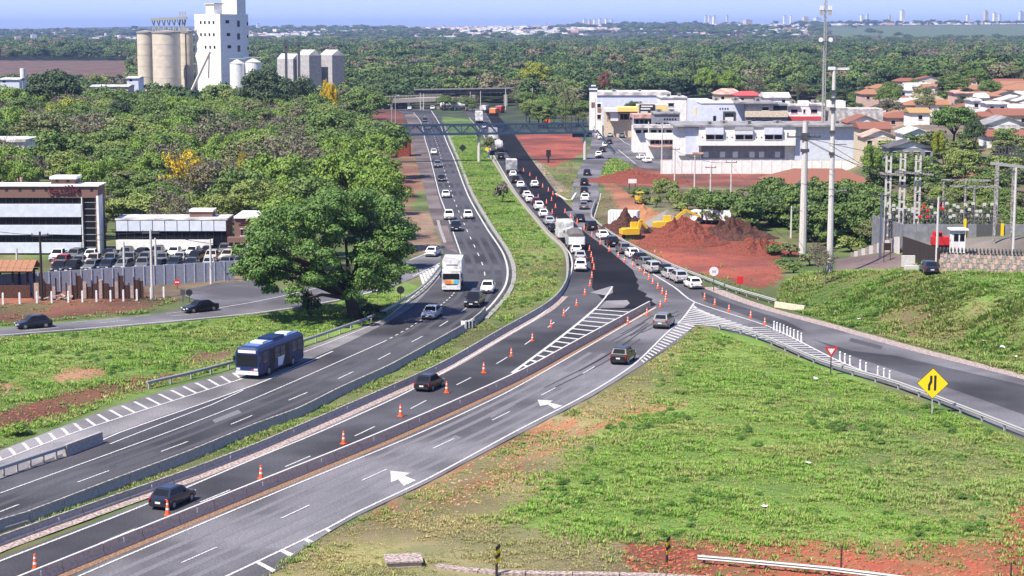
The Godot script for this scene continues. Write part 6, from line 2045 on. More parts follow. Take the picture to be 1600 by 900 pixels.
func build_town() -> void:
	# supermarket group
	house("supermarket", "long pale supermarket shed with white roof edge behind the petrol station", 660.0)
	wall_to_ground(931, 149, 1047, 22, M.wall_pale)
	slab("roof", 930, 144, 1048, 149, 23, M.roof_white, 0.4)
	house("sign_tower", "white square tower with dark blue bands at the supermarket corner", 630.0, "tower")
	wall_to_ground(921.5, 139, 933, 3.0, M.wall_white)
	slab("blue_band", 921, 135, 933.5, 138, 3.2, M.blue_steel, 0.1)
	slab("white_band", 921, 138, 933.5, 140.5, 3.2, M.wall_white, 0.1)
	slab("blue_band", 921, 140.5, 933.5, 143, 3.2, M.blue_steel, 0.1)
	slab("cap", 924, 133, 931, 135, 2.2, M.wall_white, -0.4)
	slab("round_sign", 924, 160, 930, 168, 0.2, M.brick_brown, 0.1)
	house("sign_tower", "narrow white tower with round emblem and dark openings", 600.0, "tower")
	wall_to_ground(931.5, 161, 941, 3, M.wall_white)
	window(933, 162, 939, 168, M.white_paint)
	slab("emblem", 933.5, 169.5, 939.5, 176, 0.2, M.tile_orange, 0.08)
	window(933, 179, 939, 186, M.white_paint)
	house("petrol_station", "shop with long yellow canopy fascia beside the narrow tower", 590.0, "shop")
	wall_to_ground(946, 176, 998, 9, M.wall_cream)
	slab("fascia", 946, 170, 965, 175, 10, M.white_paint, 3)
	slab("fascia", 965, 168, 998, 174.5, 10, M.yellow_pale, 3)
	for u in [950, 968, 984, 995]: slab("pillar", u - 0.8, 174.5, u + 0.8, 190, 0.5, M.brick_brown, 2.5)
	slab("parked_sign", 954, 176, 966, 189, 0.3, M.white_paint, 2.0)
	window(968, 178, 994, 187, M.white_paint, 4)
	house("shop_building", "shop with black sign panel and yellow pediment", 585.0, "shop")
	wall_to_ground(997, 164, 1043, 10, M.wall_cream)
	slab("sign_panel", 999, 163, 1023, 178, 0.3, M.black, 0.2)
	for v in [[165, 1002, 1020], [169, 1001, 1016], [174, 1001, 1012]]: slab("sign_lettering", v[1], v[0], v[2], v[0] + 2.2, 0.1, M.white_paint, 0.3)
	slab("yellow_front", 1026, 166, 1042, 175, 0.3, M.yellow_pale, 0.1)
	for k in 3: window(1027 + k * 5.5, 172, 1030 + k * 5.5, 177)
	house("white_building", "plain white building with one dark window behind the shops", 610.0)
	wall_to_ground(1032, 153, 1073, 14, M.wall_white)
	window(1044, 161, 1053, 166, M.white_paint)
	slab("roof", 1031, 151.5, 1074, 153.5, 14.6, M.roof_white, 0.3)
	house("grey_building", "grey two storey shop building with strip windows", 545.0)
	wall_to_ground(1022, 178, 1062, 11, M.wall_grey)
	for k in 5: window(1037 + k * 4.2, 185, 1040 + k * 4.2, 188)
	for k in 8: window(1024 + k * 4.4, 191.5, 1027.4 + k * 4.4, 194.5)
	slab("roof", 1021, 176, 1063, 178.5, 11.6, M.roof_grey, 0.4)
	house("shop_building", "low shop with pinkish roof slab right of yellow canopy", 560.0, "shop")
	wall_to_ground(990, 181, 1022, 10, M.wall_grey)
	slab("roof", 988, 179, 1023, 185, 11, M.roof_pinkish, 0.8)
	for k in 4: window(993 + k * 7.0, 187, 998 + k * 7.0, 193)
	house("shop_building", "white shop with striped awnings nearest the street corner", 515.0, "shop")
	wall_to_ground(990, 198, 1056, 9, M.wall_white)
	slab("awning", 990, 195, 1056, 200, 2.5, M.roof_white, 2.0)
	for k in 5: window(993 + k * 12, 203, 1002 + k * 12, 208)
	house("shop_building", "low white shop with dark strip window beside the large white building", 492.0, "shop")
	wall_to_ground(1013, 214, 1062, 9, M.wall_white)
	slab("roof", 1012, 211, 1063, 218, 10, M.wall_white, 1.0)
	window(1016, 219, 1053, 225, null, 5)
	slab("canopy", 1014, 228, 1064, 230, 3, M.roof_pinkish, 2.6)
	# large white building
	house("office_building", "large white two storey building with awnings over paired windows", 470.0)
	wall_to_ground(1061, 200, 1345, 18, M.wall_white)
	slab("recess", 1096, 228, 1226, 248, 0.3, M.wall_grey, 0.05)
	slab("upper_storey", 1092, 198, 1243, 227.5, 2.4, M.wall_white, 2.2)
	slab("entrance_block", 1071, 199, 1092, 241, 1.6, M.wall_pale, 1.4)
	slab("blank_wall", 1243, 197, 1342.5, 250, 1.0, M.wall_pale, 0.9)
	slab("corner_pier", 1061, 199, 1071, 243, 1.4, M.wall_white, 1.2)
	slab("roof_edge", 1053, 195.5, 1344, 198, 21, M.roof_grey, 2.6)
	slab("downpipe", 1342.5, 197, 1345, 250, 1.2, M.roof_dark, 1.0)
	slab("canopy", 1082, 238, 1099, 241, 2.2, M.roof_pinkish, 2.0)
	bz_now -= 2.2
	for u in [1103, 1149, 1195]:
		window(u, 211, u + 13, 218, M.white_paint); window(u + 15, 211, u + 27, 218, M.white_paint)
		slab("awning", u - 0.5, 199.5, u + 27.5, 210, 0.7, M.wall_pale, 0.7)
	for u in [1098, 1136, 1144, 1182, 1190]: window(u - 1.0, 213.5, u + 1.0, 215.8)
	slab("lettering", 1148, 200, 1178, 204, 0.15, M.steel, 0.75)
	bz_now += 2.2
	for u in [1099, 1125, 1145, 1171, 1186, 1211]: slab("door", u, 237, u + 8, 246, 0.1, M.white_paint, 0.12)
	for u in [1112, 1120, 1158, 1166, 1199, 1204]: window(u - 1.2, 238, u + 1.2, 240.5)
	window(1303, 216, 1307, 220)
	slab("wall_sign", 1299, 215, 1307, 221.5, 0.1, M.white_paint, 0.95)
	# storeys behind
	house("white_block", "white windowless block with framed opening behind the large building", 500.0)
	wall_to_ground(1096, 161, 1165, 12, M.wall_pale)
	slab("frame", 1130, 174, 1148.5, 195, 0.4, M.steel_dark, 0.3)
	slab("opening_glass", 1133, 177, 1146, 182, 0.1, M.window_dark, 0.35)
	slab("opening_panel", 1133, 183, 1146, 190, 0.1, M.white_paint, 0.35)
	window(1114, 181, 1119, 192)
	for k in 4: window(1124 + k * 4.0, 168.5, 1126.4 + k * 4.0, 171.5)
	slab("parapet", 1095, 158.5, 1166, 161.5, 12.6, M.wall_white, 0.2)
	house("white_block", "pale block with round white water tank on its left side", 520.0)
	wall_to_ground(1080, 156, 1112, 12, M.wall_pale)
	var tk := MB.new()
	var tp := px(1088, 181, 516)
	tk.lathe([Vector2(0.9, tp.y), Vector2(0.9, px(1088, 167, 516).y), Vector2(0, px(1088, 166, 516).y)], 14, Vector3(tp.x, 0, tp.z))
	put(b_now, "water_tank", tk, M.wall_cream)
	house("beige_building", "grey building with cream balcony band and dark sloped roof", 495.0)
	wall_to_ground(1166, 162, 1231, 12, M.wall_grey)
	slab("balcony", 1165, 174, 1231.5, 183, 1.5, M.wall_cream, 1.4)
	slab("roof", 1150, 159.5, 1215, 162, 13, M.roof_grey, 1.0)
	for u in [1170, 1191, 1212]: window(u, 187, u + 10, 194, M.white_paint)
	window(1191, 167, 1201, 172.5, M.white_paint); window(1208, 165, 1230, 172)
	house("white_house", "white two storey house with red awning behind blank wall", 505.0, "house")
	wall_to_ground(1229, 166, 1286, 11, M.wall_white)
	slab("parapet", 1249, 157.5, 1264, 166, 3, M.wall_white, 0.1)
	for u in [[1236, 1246], [1255, 1258.5], [1267, 1277]]: window(u[0], 171, u[1], 176.5, M.white_paint)
	slab("awning", 1231, 182, 1284, 189, 1.4, M.awning_red, 1.4)
	for u in [[1236, 1246], [1267, 1277]]: window(u[0], 190, u[1], 194)
	slab("roof", 1226, 163, 1249, 166, 11, M.roof_white, 0.8)
	slab("roof", 1264, 162, 1290, 165, 11, M.roof_white, 0.8)
	house("white_wall_building", "white building with stained long wall behind orange gables", 500.0)
	wall_to_ground(1300, 170, 1380, 10, M.wall_stained)
	slab("roof", 1299, 158, 1321, 169, 8, M.wall_white, -1)
	# tanks, condensers and ducts on the flat roofs
	for a in [[1110, 196, 470.0], [1132, 195, 474.0], [1172, 195, 472.0], [1216, 195, 476.0], [1262, 195, 473.0], [1310, 195, 474.0], [1120, 158, 503.0], [1150, 158, 505.0], [1045, 151, 613.0], [1062, 151, 615.0], [960, 144, 664.0], [1000, 144, 668.0], [1030, 176, 548.0], [1050, 176, 550.0], [1240, 163, 508.0], [1275, 162, 508.0], [1185, 159, 498.0]]:
		var q := px(a[0], a[1], a[2])
		var ac := thing("roof_unit", "grey condenser box on a flat roof in the shopping area", "air conditioner", q - Vector3(0, 0.1, 2.0), 0.0, "roof units of the shopping area")
		boxpart(ac, "casing", Vector3(0, 0.55, 0), Vector3(rng.randf_range(1.0, 2.2), 1.1, 1.2), M.concrete)
		boxpart(ac, "fan_grille", Vector3(0, 0.6, 0.61), Vector3(0.7, 0.7, 0.04), M.steel_dark)
		boxpart(ac, "feet", Vector3(0, -0.05, 0), Vector3(1.0, 0.2, 1.0), M.steel_dark)
	# compound wall
	var o := thing("compound_wall", "long bright white compound wall above the red slope", "wall")
	for k in 20:
		var p := gp(1033 + k * 15.6, 271); var q := gp(1048.2 + k * 15.6, 271)
		boxpart(o, "panel", Vector3((p.x + q.x) * 0.5, 1.45, p.z), Vector3(q.x - p.x, 3.3, 0.2), M.wall_white)
		boxpart(o, "pilaster", Vector3(p.x, 1.5, p.z + 0.03), Vector3(0.25, 3.4, 0.32), M.wall_white)
	# houses with tiled roofs
	var tr: Material = M.tile_roof
	var to: Material = M.tile_orange
	simple_house("orange tiled house at the forest edge, upper of two", 720, 1365, 1405, 131, 138, 12, M.wall_cream, to, 2)
	simple_house("orange tiled house below another near the forest edge", 690, 1347, 1385, 139, 147, 12, M.wall_pink, to, 2)
	simple_house("grey white roofed house right of the orange tiled pair", 690, 1398, 1425, 134, 141, 10, M.wall_white, M.roof_white, 0)
	simple_house("house with terracotta gable roof beside the stained wall", 470, 1325, 1378, 180, 192, 10, M.wall_pink, tr, 1)
	simple_house("house with low terracotta roof in front of the gabled one", 450, 1345, 1392, 190, 201, 9, M.wall_cream, tr, 0)
	simple_house("cream house with pale pink roof left of the white gable", 430, 1350, 1402, 203, 214, 8, M.wall_cream, M.roof_pinkish, 1)
	simple_house("bright white house with plain gable wall and dark panel roof", 415, 1414, 1456, 200, 209, 10, M.wall_white, M.roof_white, 1)
	simple_house("house with black edged low gable in front of white gable", 395, 1390, 1458, 220, 231, 8, M.wall_grey, M.roof_dark, 1)
	simple_house("house with yellow ochre roof left of the large green tree", 520, 1423, 1453, 168, 176, 9, M.wall_white, M.tile_yellow, 0)
	simple_house("long terracotta roofed house at the right edge", 500, 1556, 1625, 169, 180, 12, M.wall_cream, tr, 0)
	simple_house("small terracotta roofed house left of the long one", 490, 1528, 1556, 174, 182, 9, M.wall_pink, tr, 2)
	simple_house("house with grey stained gable wall at the right edge", 450, 1540, 1606, 182, 195, 10, M.wall_stained, M.roof_grey, 1)
	simple_house("low house with terracotta roof and white wall at right edge", 420, 1545, 1615, 202, 213, 9, M.wall_white, tr, 0)
	simple_house("pink walled house behind the large green tree", 560, 1492, 1520, 141, 145, 9, M.wall_pink, M.roof_pinkish, 0)
	simple_house("white flat house right of the pink walled one", 530, 1542, 1574, 158, 162, 10, M.wall_white, M.roof_white, 0)
	simple_house("narrow white house beside the large green tree", 520, 1519, 1532, 153, 157, 8, M.wall_white, M.roof_white, 0)
	simple_house("far terracotta roof alone among the trees", 800, 1571, 1592, 124, 129, 12, M.wall_cream, to, 2)
	simple_house("pink roofed house at the forest edge above shops", 640, 1119, 1160, 138, 147, 12, M.wall_cream, M.roof_pinkish, 2)
	simple_house("reddish roofed house right of the pink roofed one", 630, 1150, 1190, 142, 149, 11, M.wall_pink, M.awning_red, 2)
	simple_house("white terraced house with orange wall strip above the shops", 600, 1195, 1234, 144, 152, 12, M.wall_white, M.roof_white, 0)
	simple_house("wide low house with terracotta hip roof behind the hedge", 385, 1203, 1370, 263, 287, 16, M.wall_cream, tr, 2)
	simple_house("terracotta hip roof behind the substation gantries", 370, 1511, 1556, 258, 283, 12, M.wall_cream, tr, 2)
	simple_house("terracotta roof at right edge behind the substation", 380, 1590, 1650, 258, 280, 12, M.wall_cream, tr, 2)
	# random small houses deeper in the housing area
	for k in 54:
		var u := rng.randf_range(1330, 1640)
		var zz := rng.randf_range(510, 900)
		var v := 45.0 + LENS * (EYE - 3.4 - terrain(px(u, 200, zz).x, -zz)) / zz
		var w := rng.randf_range(9, 14) * LENS / zz
		simple_house("small pale house among trees at the back of the housing area", zz, u, u + w, v - 1.6 * LENS / zz, v, 9, [M.wall_white, M.wall_cream, M.wall_pink][k % 3], [tr, to, M.roof_white][rng.randi() % 3], [0, 1, 2][k % 3], "small_house")
		b_now.set_meta("group", "houses at the back of the housing area")
func pole(called: String, label: String, category: String, p: Vector3, h: float, r0: float, r1: float, m: Material, group := "") -> Node3D:
	var o := thing(called, label, category, p, 0, group)
	var mb := MB.new()
	mb.tube(Vector3(0, -0.4, 0), Vector3(0, h, 0), r0, r1, 10)
	put(o, "shaft", mb, m)
	return o
func arm(o: Node3D, called: String, a: Vector3, b: Vector3, w: float, m: Material) -> void:
	var mb := MB.new()
	mb.bar(a, b, w, w)
	put(o, called, mb, m)
func build_poles() -> void:
	# two tall poles on the bank
	var p := gt(1254, 396)
	var o := pole("power_pole", "thick tall concrete power pole with steel crossarms left of lamp pole", "pole", p, top_y(p, 190) - p.y, 0.62, 0.4, M.concrete_white)
	var s := -p.z / LENS
	for v in [[214, 28, 24], [287, 12, 10]]:
		var y := top_y(p, v[0]) - p.y
		arm(o, "crossarm", Vector3(-v[1] * s, y, 0), Vector3(v[2] * s, y, 0), 0.22, M.steel_dark)
	for v in [210, 216, 235]: boxpart(o, "bracket", Vector3(0, top_y(p, v) - p.y, 0), Vector3(1.2, 0.5, 1.0), M.steel_dark)
	for x in [-27, -14, 14, 22]:
		var ins := MB.new()
		ins.lathe([Vector2(0.06, 0), Vector2(0.16, 0.15), Vector2(0.08, 0.3), Vector2(0.16, 0.45), Vector2(0, 0.6)], 8)
		part(o, "insulator", ins.mesh(), M.steel_dark, Vector3(x * s, top_y(p, 214) - p.y + 0.1, 0))
	p = gt(1296, 426)
	s = -p.z / LENS
	var h := top_y(p, 108) - p.y
	o = pole("lamp_pole", "very tall pale lamp pole with flat luminaire arms at its top", "lamp pole", p, h, 0.46, 0.22, M.concrete_white)
	arm(o, "luminaire_arm", Vector3(-7 * s, h, 0), Vector3(24 * s, h + 0.1, 0), 0.3, M.steel)
	boxpart(o, "luminaire", Vector3(14 * s, h, 0), Vector3(1.4, 0.18, 0.5), M.white_paint)
	boxpart(o, "luminaire", Vector3(-4 * s, h + 0.1, 0), Vector3(0.9, 0.4, 0.5), M.white_paint)
	for v in [143, 155, 170, 206, 240]: boxpart(o, "clamp", Vector3(-0.1, top_y(p, v) - p.y, 0.2), Vector3(0.7, 0.4, 0.5), M.steel_dark)
	arm(o, "side_arm", Vector3(0, top_y(p, 226) - p.y, 0), Vector3(22 * s, top_y(p, 226) - p.y + 0.05, 0), 0.1, M.steel_dark)
	arm(o, "side_arm", Vector3(0, top_y(p, 298) - p.y, 0), Vector3(24 * s, top_y(p, 297) - p.y, 0), 0.1, M.steel)
	# telecom mast
	var z := 480.0
	var b := Vector3(px(1286, 190, z).x, 0, -z)
	o = thing("telecom_mast", "slender steel telecom mast with antenna clusters rising above the skyline", "mast", b)
	var mh := top_y(b, -12.0)
	for q in [Vector3(0.45, 0, 0.3), Vector3(-0.45, 0, 0.3), Vector3(0, 0, -0.5)]:
		var mb := MB.new()
		mb.tube(q, q * 0.6 + Vector3.UP * mh * 0.96, 0.14, 0.09, 6)
		put(o, "leg", mb, M.steel)
	for k in 60:
		var y0 := mh * 0.95 * k / 60.0; var y1 := mh * 0.95 * (k + 1) / 60.0
		arm(o, "brace", Vector3(-0.42 if k % 2 else 0.42, y0, 0.3), Vector3(0.42 if k % 2 else -0.42, y1, 0.3), 0.09, M.steel)
	var tip := MB.new()
	tip.tube(Vector3.UP * mh * 0.94, Vector3.UP * (mh + 2.0), 0.07, 0.03, 6)
	put(o, "lightning_rod", tip, M.steel)
	for v in [13, 20]:
		for x in [-8, -5, 5, 8]:
			boxpart(o, "antenna_panel", Vector3(x * z / LENS, top_y(b, v), 0.4), Vector3(0.42, 1.3, 0.25), M.white_paint if v == 13 else M.steel)
	arm(o, "antenna_ring", Vector3(-1.4, top_y(b, 17), 0.2), Vector3(1.4, top_y(b, 17), 0.2), 0.15, M.steel_dark)
	for x in [-7, 8]:
		var ds := MB.new()
		ds.tube(Vector3(x * z / LENS, top_y(b, 62), 0.3), Vector3(x * z / LENS, top_y(b, 62), 0.8), 0.5, 0.6, 12)
		put(o, "dish", ds, M.white_paint)
	arm(o, "antenna_ring", Vector3(-1.2, top_y(b, 65), 0.2), Vector3(1.4, top_y(b, 65), 0.2), 0.2, M.steel_dark)
	# utility poles: column, foot row, top row, arm?, label
	for a in [[66, 470, 362, 1, "dark utility pole in front of the rusty fence"], [238, 467, 358, 1, "tall pale utility pole at the junction"], [195, 445, 378, 0, "pale pole standing at the yard wall"], [330, 444, 374, 0, "pale pole at the right end of yard wall"], [27, 420, 388, 0, "thin pole behind the pergola"], [244, 430, 372, 0, "short pole right behind the tall junction pole"], [388, 440, 380, 0, "pale pole under the huge tree's left edge"],
			[1054, 287, 230, 1, "concrete utility pole left at the white compound wall"], [1085, 303, 243, 1, "concrete utility pole in front of the compound wall"], [1110, 306, 258, 1, "shorter concrete utility pole right of another on the red slope"], [1142, 315, 250, 1, "concrete utility pole in the scrub before the compound wall"], [1236, 372, 322, 0, "short thin pole in front of the hedge"], [1280, 372, 350, 0, "short stub pole between the two tall poles"],
			[1034, 258, 192, 0, "utility pole at the shop corner"], [1013, 246, 190, 0, "utility pole on the shop pavement"], [989, 232, 180, 0, "white pole beside the palms and shops"], [947, 205, 160, 0, "white pole left of the yellow canopy"], [930, 215, 155, 0, "white pole on the side street kerb"],
			[1375, 404, 300, 1, "concrete pole at the stepped wall"], [1463, 422, 308, 1, "concrete pole at the corner of the striped wall"], [1582, 424, 262, 1, "tall concrete pole before the right end of striped wall"], [735, 172, 143, 0, "white pole right of the overpass, first"], [751, 176, 142, 0, "white pole right of the overpass, second"], [790, 172, 138, 0, "white pole before the bushes beyond the black asphalt"], [832, 178, 137, 0, "white pole left of the umbrella shaped tree"], [657, 172, 145, 0, "white pole under the overpass, left of a pair"], [662, 172, 146, 0, "white pole under the overpass, right of a pair"]]:
		p = gt(a[0], a[1])
		var hh := top_y(p, a[2]) - p.y
		o = pole("utility_pole", a[4], "pole", p, hh, 0.19, 0.13, M.wood_dark if a[0] == 66 else M.concrete_white)
		if a[3]:
			arm(o, "crossarm", Vector3(-1.1, hh - 0.5, 0), Vector3(1.1, hh - 0.5, 0), 0.14, M.steel_dark)
			for x in [-1.0, 0.0, 1.0]: boxpart(o, "insulator", Vector3(x, hh - 0.3, 0), Vector3(0.12, 0.25, 0.12), M.steel_dark)
	for a in [[612, 195, 165, -6, "curved street lamp over the red bank, left one"], [618, 195, 150, 8, "curved street lamp over the red bank, right one"]]:
		p = gp(a[0], a[1])
		o = pole("street_lamp", a[4], "street lamp", p, top_y(p, a[2]), 0.16, 0.1, M.steel)
		arm(o, "arm", Vector3(0, top_y(p, a[2]), 0), Vector3(-0.9 if a[3] < 0 else 0.9, top_y(p, a[2]) + 0.3, 0), 0.12, M.steel)
		boxpart(o, "lamp_head", Vector3(-1.1 if a[3] < 0 else 1.1, top_y(p, a[2]) + 0.3, 0), Vector3(0.7, 0.16, 0.3), M.white_paint)
	# overhead wires
	var wires := [[1253, 214, 240.0, 1463, 312, 230.0], [1253, 214, 240.0, 1582, 270, 225.0], [1253, 287, 240.0, 1375, 305, 240.0], [66, 366, 232.0, 238, 362, 236.0], [66, 368, 232.0, -80, 350, 232.0], [238, 362, 236.0, 388, 384, 260.0], [1463, 312, 228.0, 1582, 268, 226.0], [1463, 316, 228.0, 1582, 274, 226.0], [1296, 226, 236.0, 1463, 318, 228.0], [1140, 254, 360.0, 1253, 330, 260.0], [1085, 246, 385.0, 1140, 254, 360.0], [1386, 262, 266.0, 1507, 282, 268.0], [1408, 262, 266.0, 1521, 292, 268.0], [1432, 264, 267.0, 1557, 254, 268.0], [1386, 270, 266.0, 1254, 216, 242.0], [1054, 234, 400.0, 1085, 246, 385.0], [1034, 196, 450.0, 1054, 234, 400.0], [1013, 194, 480.0, 1034, 196, 450.0], [1375, 304, 250.0, 1463, 314, 230.0], [735, 145, 770.0, 751, 144, 745.0], [66, 374, 232.0, 238, 370, 236.0]]
	for w in wires:
		var a := px(w[0], w[1], w[2]); var c := px(w[3], w[4], w[5])
		var wo := thing("overhead_wire", "thin overhead wire between %s" % ["two tall poles on the right", "the thick pole and right edge pole", "thick pole and stepped wall pole", "the two left utility poles", "the dark pole and left edge", "junction pole and the huge tree", "two striped wall poles, upper", "two striped wall poles, lower", "lamp pole and striped wall corner", "scrub pole and thick pole", "two compound wall poles", "left gantry column and crossbeam post", "middle gantry column and second crossbeam post", "right gantry column and gate post", "left gantry column and thick pole", "left two compound wall poles", "shop corner pole and compound wall", "two shop poles", "stepped wall pole and striped wall corner", "two white poles near the overpass", "the two left utility poles, lower one"][wires.find(w)], "wire")
		var mb := MB.new()
		var prev := a
		for k in 12:
			var t := (k + 1) / 12.0
			var q := a.lerp(c, t) - Vector3.UP * sin(PI * t) * a.distance_to(c) * 0.018
			mb.tube(prev, q, 0.035, 0.035, 4, false)
			prev = q
		put(wo, "cable", mb, M.black)
func build_substation() -> void:
	# row of concrete gantries; columns are pairs of legs tied by rungs
	for a in [[1386, 345, 243, "left of three double leg concrete gantry columns"], [1408, 350, 240, "middle of three double leg concrete gantry columns"], [1432, 352, 243, "right of three double leg concrete gantry columns"]]:
		var p := gt(a[0], 392)
		p = px(a[0], 350, 266.0 + (a[0] - 1386.0) * 0.03)
		p.y = terrain(p.x, p.z)
		var h := top_y(p, a[2]) - p.y
		var o := thing("gantry_column", a[3], "gantry", p)
		for x in [-0.32, 0.32]: boxpart(o, "leg", Vector3(x, h * 0.5 - 0.2, 0), Vector3(0.24, h + 0.4, 0.3), M.concrete_white)
		for k in 9: boxpart(o, "rung", Vector3(0, h * (k + 0.7) / 9.2, 0), Vector3(0.42, 0.3, 0.2), M.concrete_white)
		arm(o, "crossbeam", Vector3(-1.2, h * 0.82, 0.2), Vector3(2.2, h * 0.80, 0.2), 0.3, M.concrete)
	var zs := 268.0
	for a in [[1473, 280, 0, "thin concrete post behind the grey substation wall"], [1507, 280, 1, "concrete post with crossbeam behind the grey substation wall"], [1521, 290, 1, "second concrete post with crossbeam behind the grey wall"], [1557, 250, 0, "taller concrete post at the gate of substation"]]:
		var p := Vector3(px(a[0], 350, zs).x, 0, -zs)
		p.y = terrain(p.x, p.z)
		var h := top_y(p, a[1]) - p.y
		var o := pole("substation_post", a[3], "post", p, h, 0.2, 0.17, M.concrete)
		if a[2]: arm(o, "crossbeam", Vector3(-3.6, h - 0.1, 0), Vector3(3.6, h - 0.2, 0), 0.28, M.concrete)
	var o := thing("busbar_platform", "steel busbar platform with rows of dark insulators at right edge", "platform")
	for k in 12:
		var c := px(1556 + k * 5.0, 236, 236)
		boxpart(o, "insulator", c, Vector3(0.16, 1.2, 0.16), M.steel_dark)
	arm(o, "beam", px(1548, 255, 236), px(1640, 266, 236), 0.35, M.steel)
	arm(o, "beam", px(1552, 240, 236), px(1640, 248, 236), 0.2, M.steel_dark)
	for u in [1557, 1584, 1630]:
		var t := px(u, 256, 236)
		arm(o, "column", Vector3(t.x, terrain(t.x, t.z) - 0.3, t.z), t, 0.3, M.concrete)
	# switchgear rows
	for k in 60:
		var u := 1384.0 + (k % 30) * 5.9
		var zz := 264.0 + 8.0 * (k / 30)
		var p := Vector3(px(u, 345, zz).x, 0, -zz)
		p.y = terrain(p.x, p.z)
		var h := top_y(p, rng.randf_range(318, 342)) - p.y
		var q := thing("switchgear", "dark insulator stack on a support inside the substation", "switchgear", p, 0, "insulator stacks in the substation")
		boxpart(q, "support", Vector3(0, h * 0.3, 0), Vector3(0.25, h * 0.65, 0.25), M.steel_dark)
		var ins := MB.new()
		var pr := []
		for j in 7: pr.append(Vector2(0.20 if j % 2 else 0.12, h * 0.6 + j * h * 0.4 / 6.0))
		pr.append(Vector2(0, h))
		ins.lathe(pr, 8)
		put(q, "insulator", ins, M.steel_dark)
		boxpart(q, "cap", Vector3(0, h + 0.15, 0), Vector3(0.4, 0.35, 0.4), M.red_paint if (k % 30) in [9, 10, 11, 14, 15] else M.concrete_white)
	# walls
	o = thing("substation_wall", "plain grey rendered substation wall with dark gate", "wall")
	var w0 := px(1363, 372, 278.0); var w1 := px(1412, 402, 257.0); var w2 := px(1640, 402, 251.0)
	for i in 7:
		var p := w0.lerp(w1, i / 7.0); var q := w0.lerp(w1, (i + 1) / 7.0)
		var mb := MB.new()
		var ty := top_y(p, lerpf(336, 350, i / 7.0)); var by := minf(terrain(p.x, p.z), terrain(q.x, q.z)) - 0.4
		p.y = (ty + by) * 0.5; q.y = p.y
		mb.bar(p, q.lerp(p, 0.02), 0.2, ty - by)
		put(o, "panel", mb, M.station_wall)
	for i in 12:
		var p := w1.lerp(w2, i / 12.0); var q := w1.lerp(w2, (i + 1) / 12.0)
		var mb := MB.new()
		var ty := top_y(p, 350); var by := minf(terrain(p.x, p.z), terrain(q.x, q.z)) - 0.4
		p.y = (ty + by) * 0.5; q.y = p.y
		mb.bar(p, q.lerp(p, 0.015), 0.2, ty - by)
		put(o, "panel", mb, M.steel_dark if i in [6, 7] else M.station_wall)
	boxpart(o, "gate_post", w1.lerp(w2, 0.415) * Vector3(1, 0, 1) + Vector3(0, 5.8, 0.3), Vector3(0.3, 4.6, 0.3), M.yellow_paint)
	boxpart(o, "gate_post", w1.lerp(w2, 0.67) * Vector3(1, 0, 1) + Vector3(0, 5.6, 0.3), Vector3(0.36, 4.0, 0.3), M.yellow_paint)
	# striped block wall along the bank top
	o = thing("block_wall", "pinkish concrete block wall with slatted top along the bank", "wall")
	var a := gt(1468, 424); var b := gt(1640, 430)
	for i in 30:
		var p := a.lerp(b, i / 30.0); var q := a.lerp(b, (i + 1) / 30.0)
		for r in 4:
			var mb := MB.new()
			mb.bar(p.lerp(q, 0.03) + Vector3.UP * (0.15 + r * 0.62), p.lerp(q, 0.97) + Vector3.UP * (0.15 + r * 0.62), 0.2, 0.58)
			put(o, "block", mb, [M.concrete_pink, M.wall_pink, M.concrete][(i + r * 2) % 3])
		boxpart(o, "coping_spike", p + Vector3(0, 2.62, 0.1), Vector3(0.10, 0.5, 0.5), M.steel_dark, Basis(Vector3.RIGHT, 0.5))
	# stepped wall at the drive
	o = thing("stepped_wall", "stepped white block wall rising to the drive's corner", "wall")
	var c := gt(1330, 401); var d := gt(1404, 397)
	for i in 12:
		var p := c.lerp(d, i / 12.0); var q := c.lerp(d, (i + 1) / 12.0)
		var hh := 0.7 + 1.8 * i / 12.0
		var mb := MB.new()
		mb.bar(p + Vector3.UP * (hh * 0.5 - 0.1), q + Vector3.UP * (hh * 0.5 - 0.1), 0.22, hh)
		put(o, "block", mb, M.concrete_white if i % 2 else M.concrete_pink)
	o = thing("dark_fence", "dark sheet fence between drive and striped wall", "fence")
	var e0 := gt(1410, 402); var e1 := gt(1466, 422)
	for i in 8:
		var p := e0.lerp(e1, i / 8.0); var q := e0.lerp(e1, (i + 1) / 8.0)
		var mb := MB.new()
		mb.bar(p.lerp(q, 0.02) + Vector3.UP * 1.3, p.lerp(q, 0.98) + Vector3.UP * 1.3, 0.08, 2.8)
		put(o, "sheet", mb, M.wood_dark)
	o = thing("guard_booth", "small white guard booth with dark windows inside the striped wall", "booth", gt(1504, 412) + Vector3(0, 0, -3))
	boxpart(o, "wall", Vector3(0, 1.9, 0), Vector3(1.6, 3.8, 1.6), M.wall_white)
	boxpart(o, "roof", Vector3(0, 3.95, 0), Vector3(2.2, 0.2, 2.2), M.wall_white)
	boxpart(o, "window", Vector3(-0.38, 2.95, 0.81), Vector3(0.55, 0.9, 0.06), M.window_dark)
	boxpart(o, "window", Vector3(0.38, 2.95, 0.81), Vector3(0.55, 0.9, 0.06), M.window_dark)
	o = thing("red_machine", "red machine parked behind the striped wall", "machine", gt(1478, 408) + Vector3(0, 0, -3))
	boxpart(o, "body", Vector3(0, 2.2, 0), Vector3(2.4, 1.0, 1.6), M.red_paint)
	boxpart(o, "cab", Vector3(-0.5, 3.0, 0), Vector3(1.0, 0.7, 1.4), M.red_paint)
	boxpart(o, "window", Vector3(-0.5, 3.05, 0.72), Vector3(0.8, 0.4, 0.05), M.window_dark)
	boxpart(o, "chassis", Vector3(0, 0.85, 0), Vector3(2.2, 1.7, 1.4), M.black)
	o = thing("planter", "square pale concrete planter with spiky plant at the drive", "planter", gt(1426, 424))
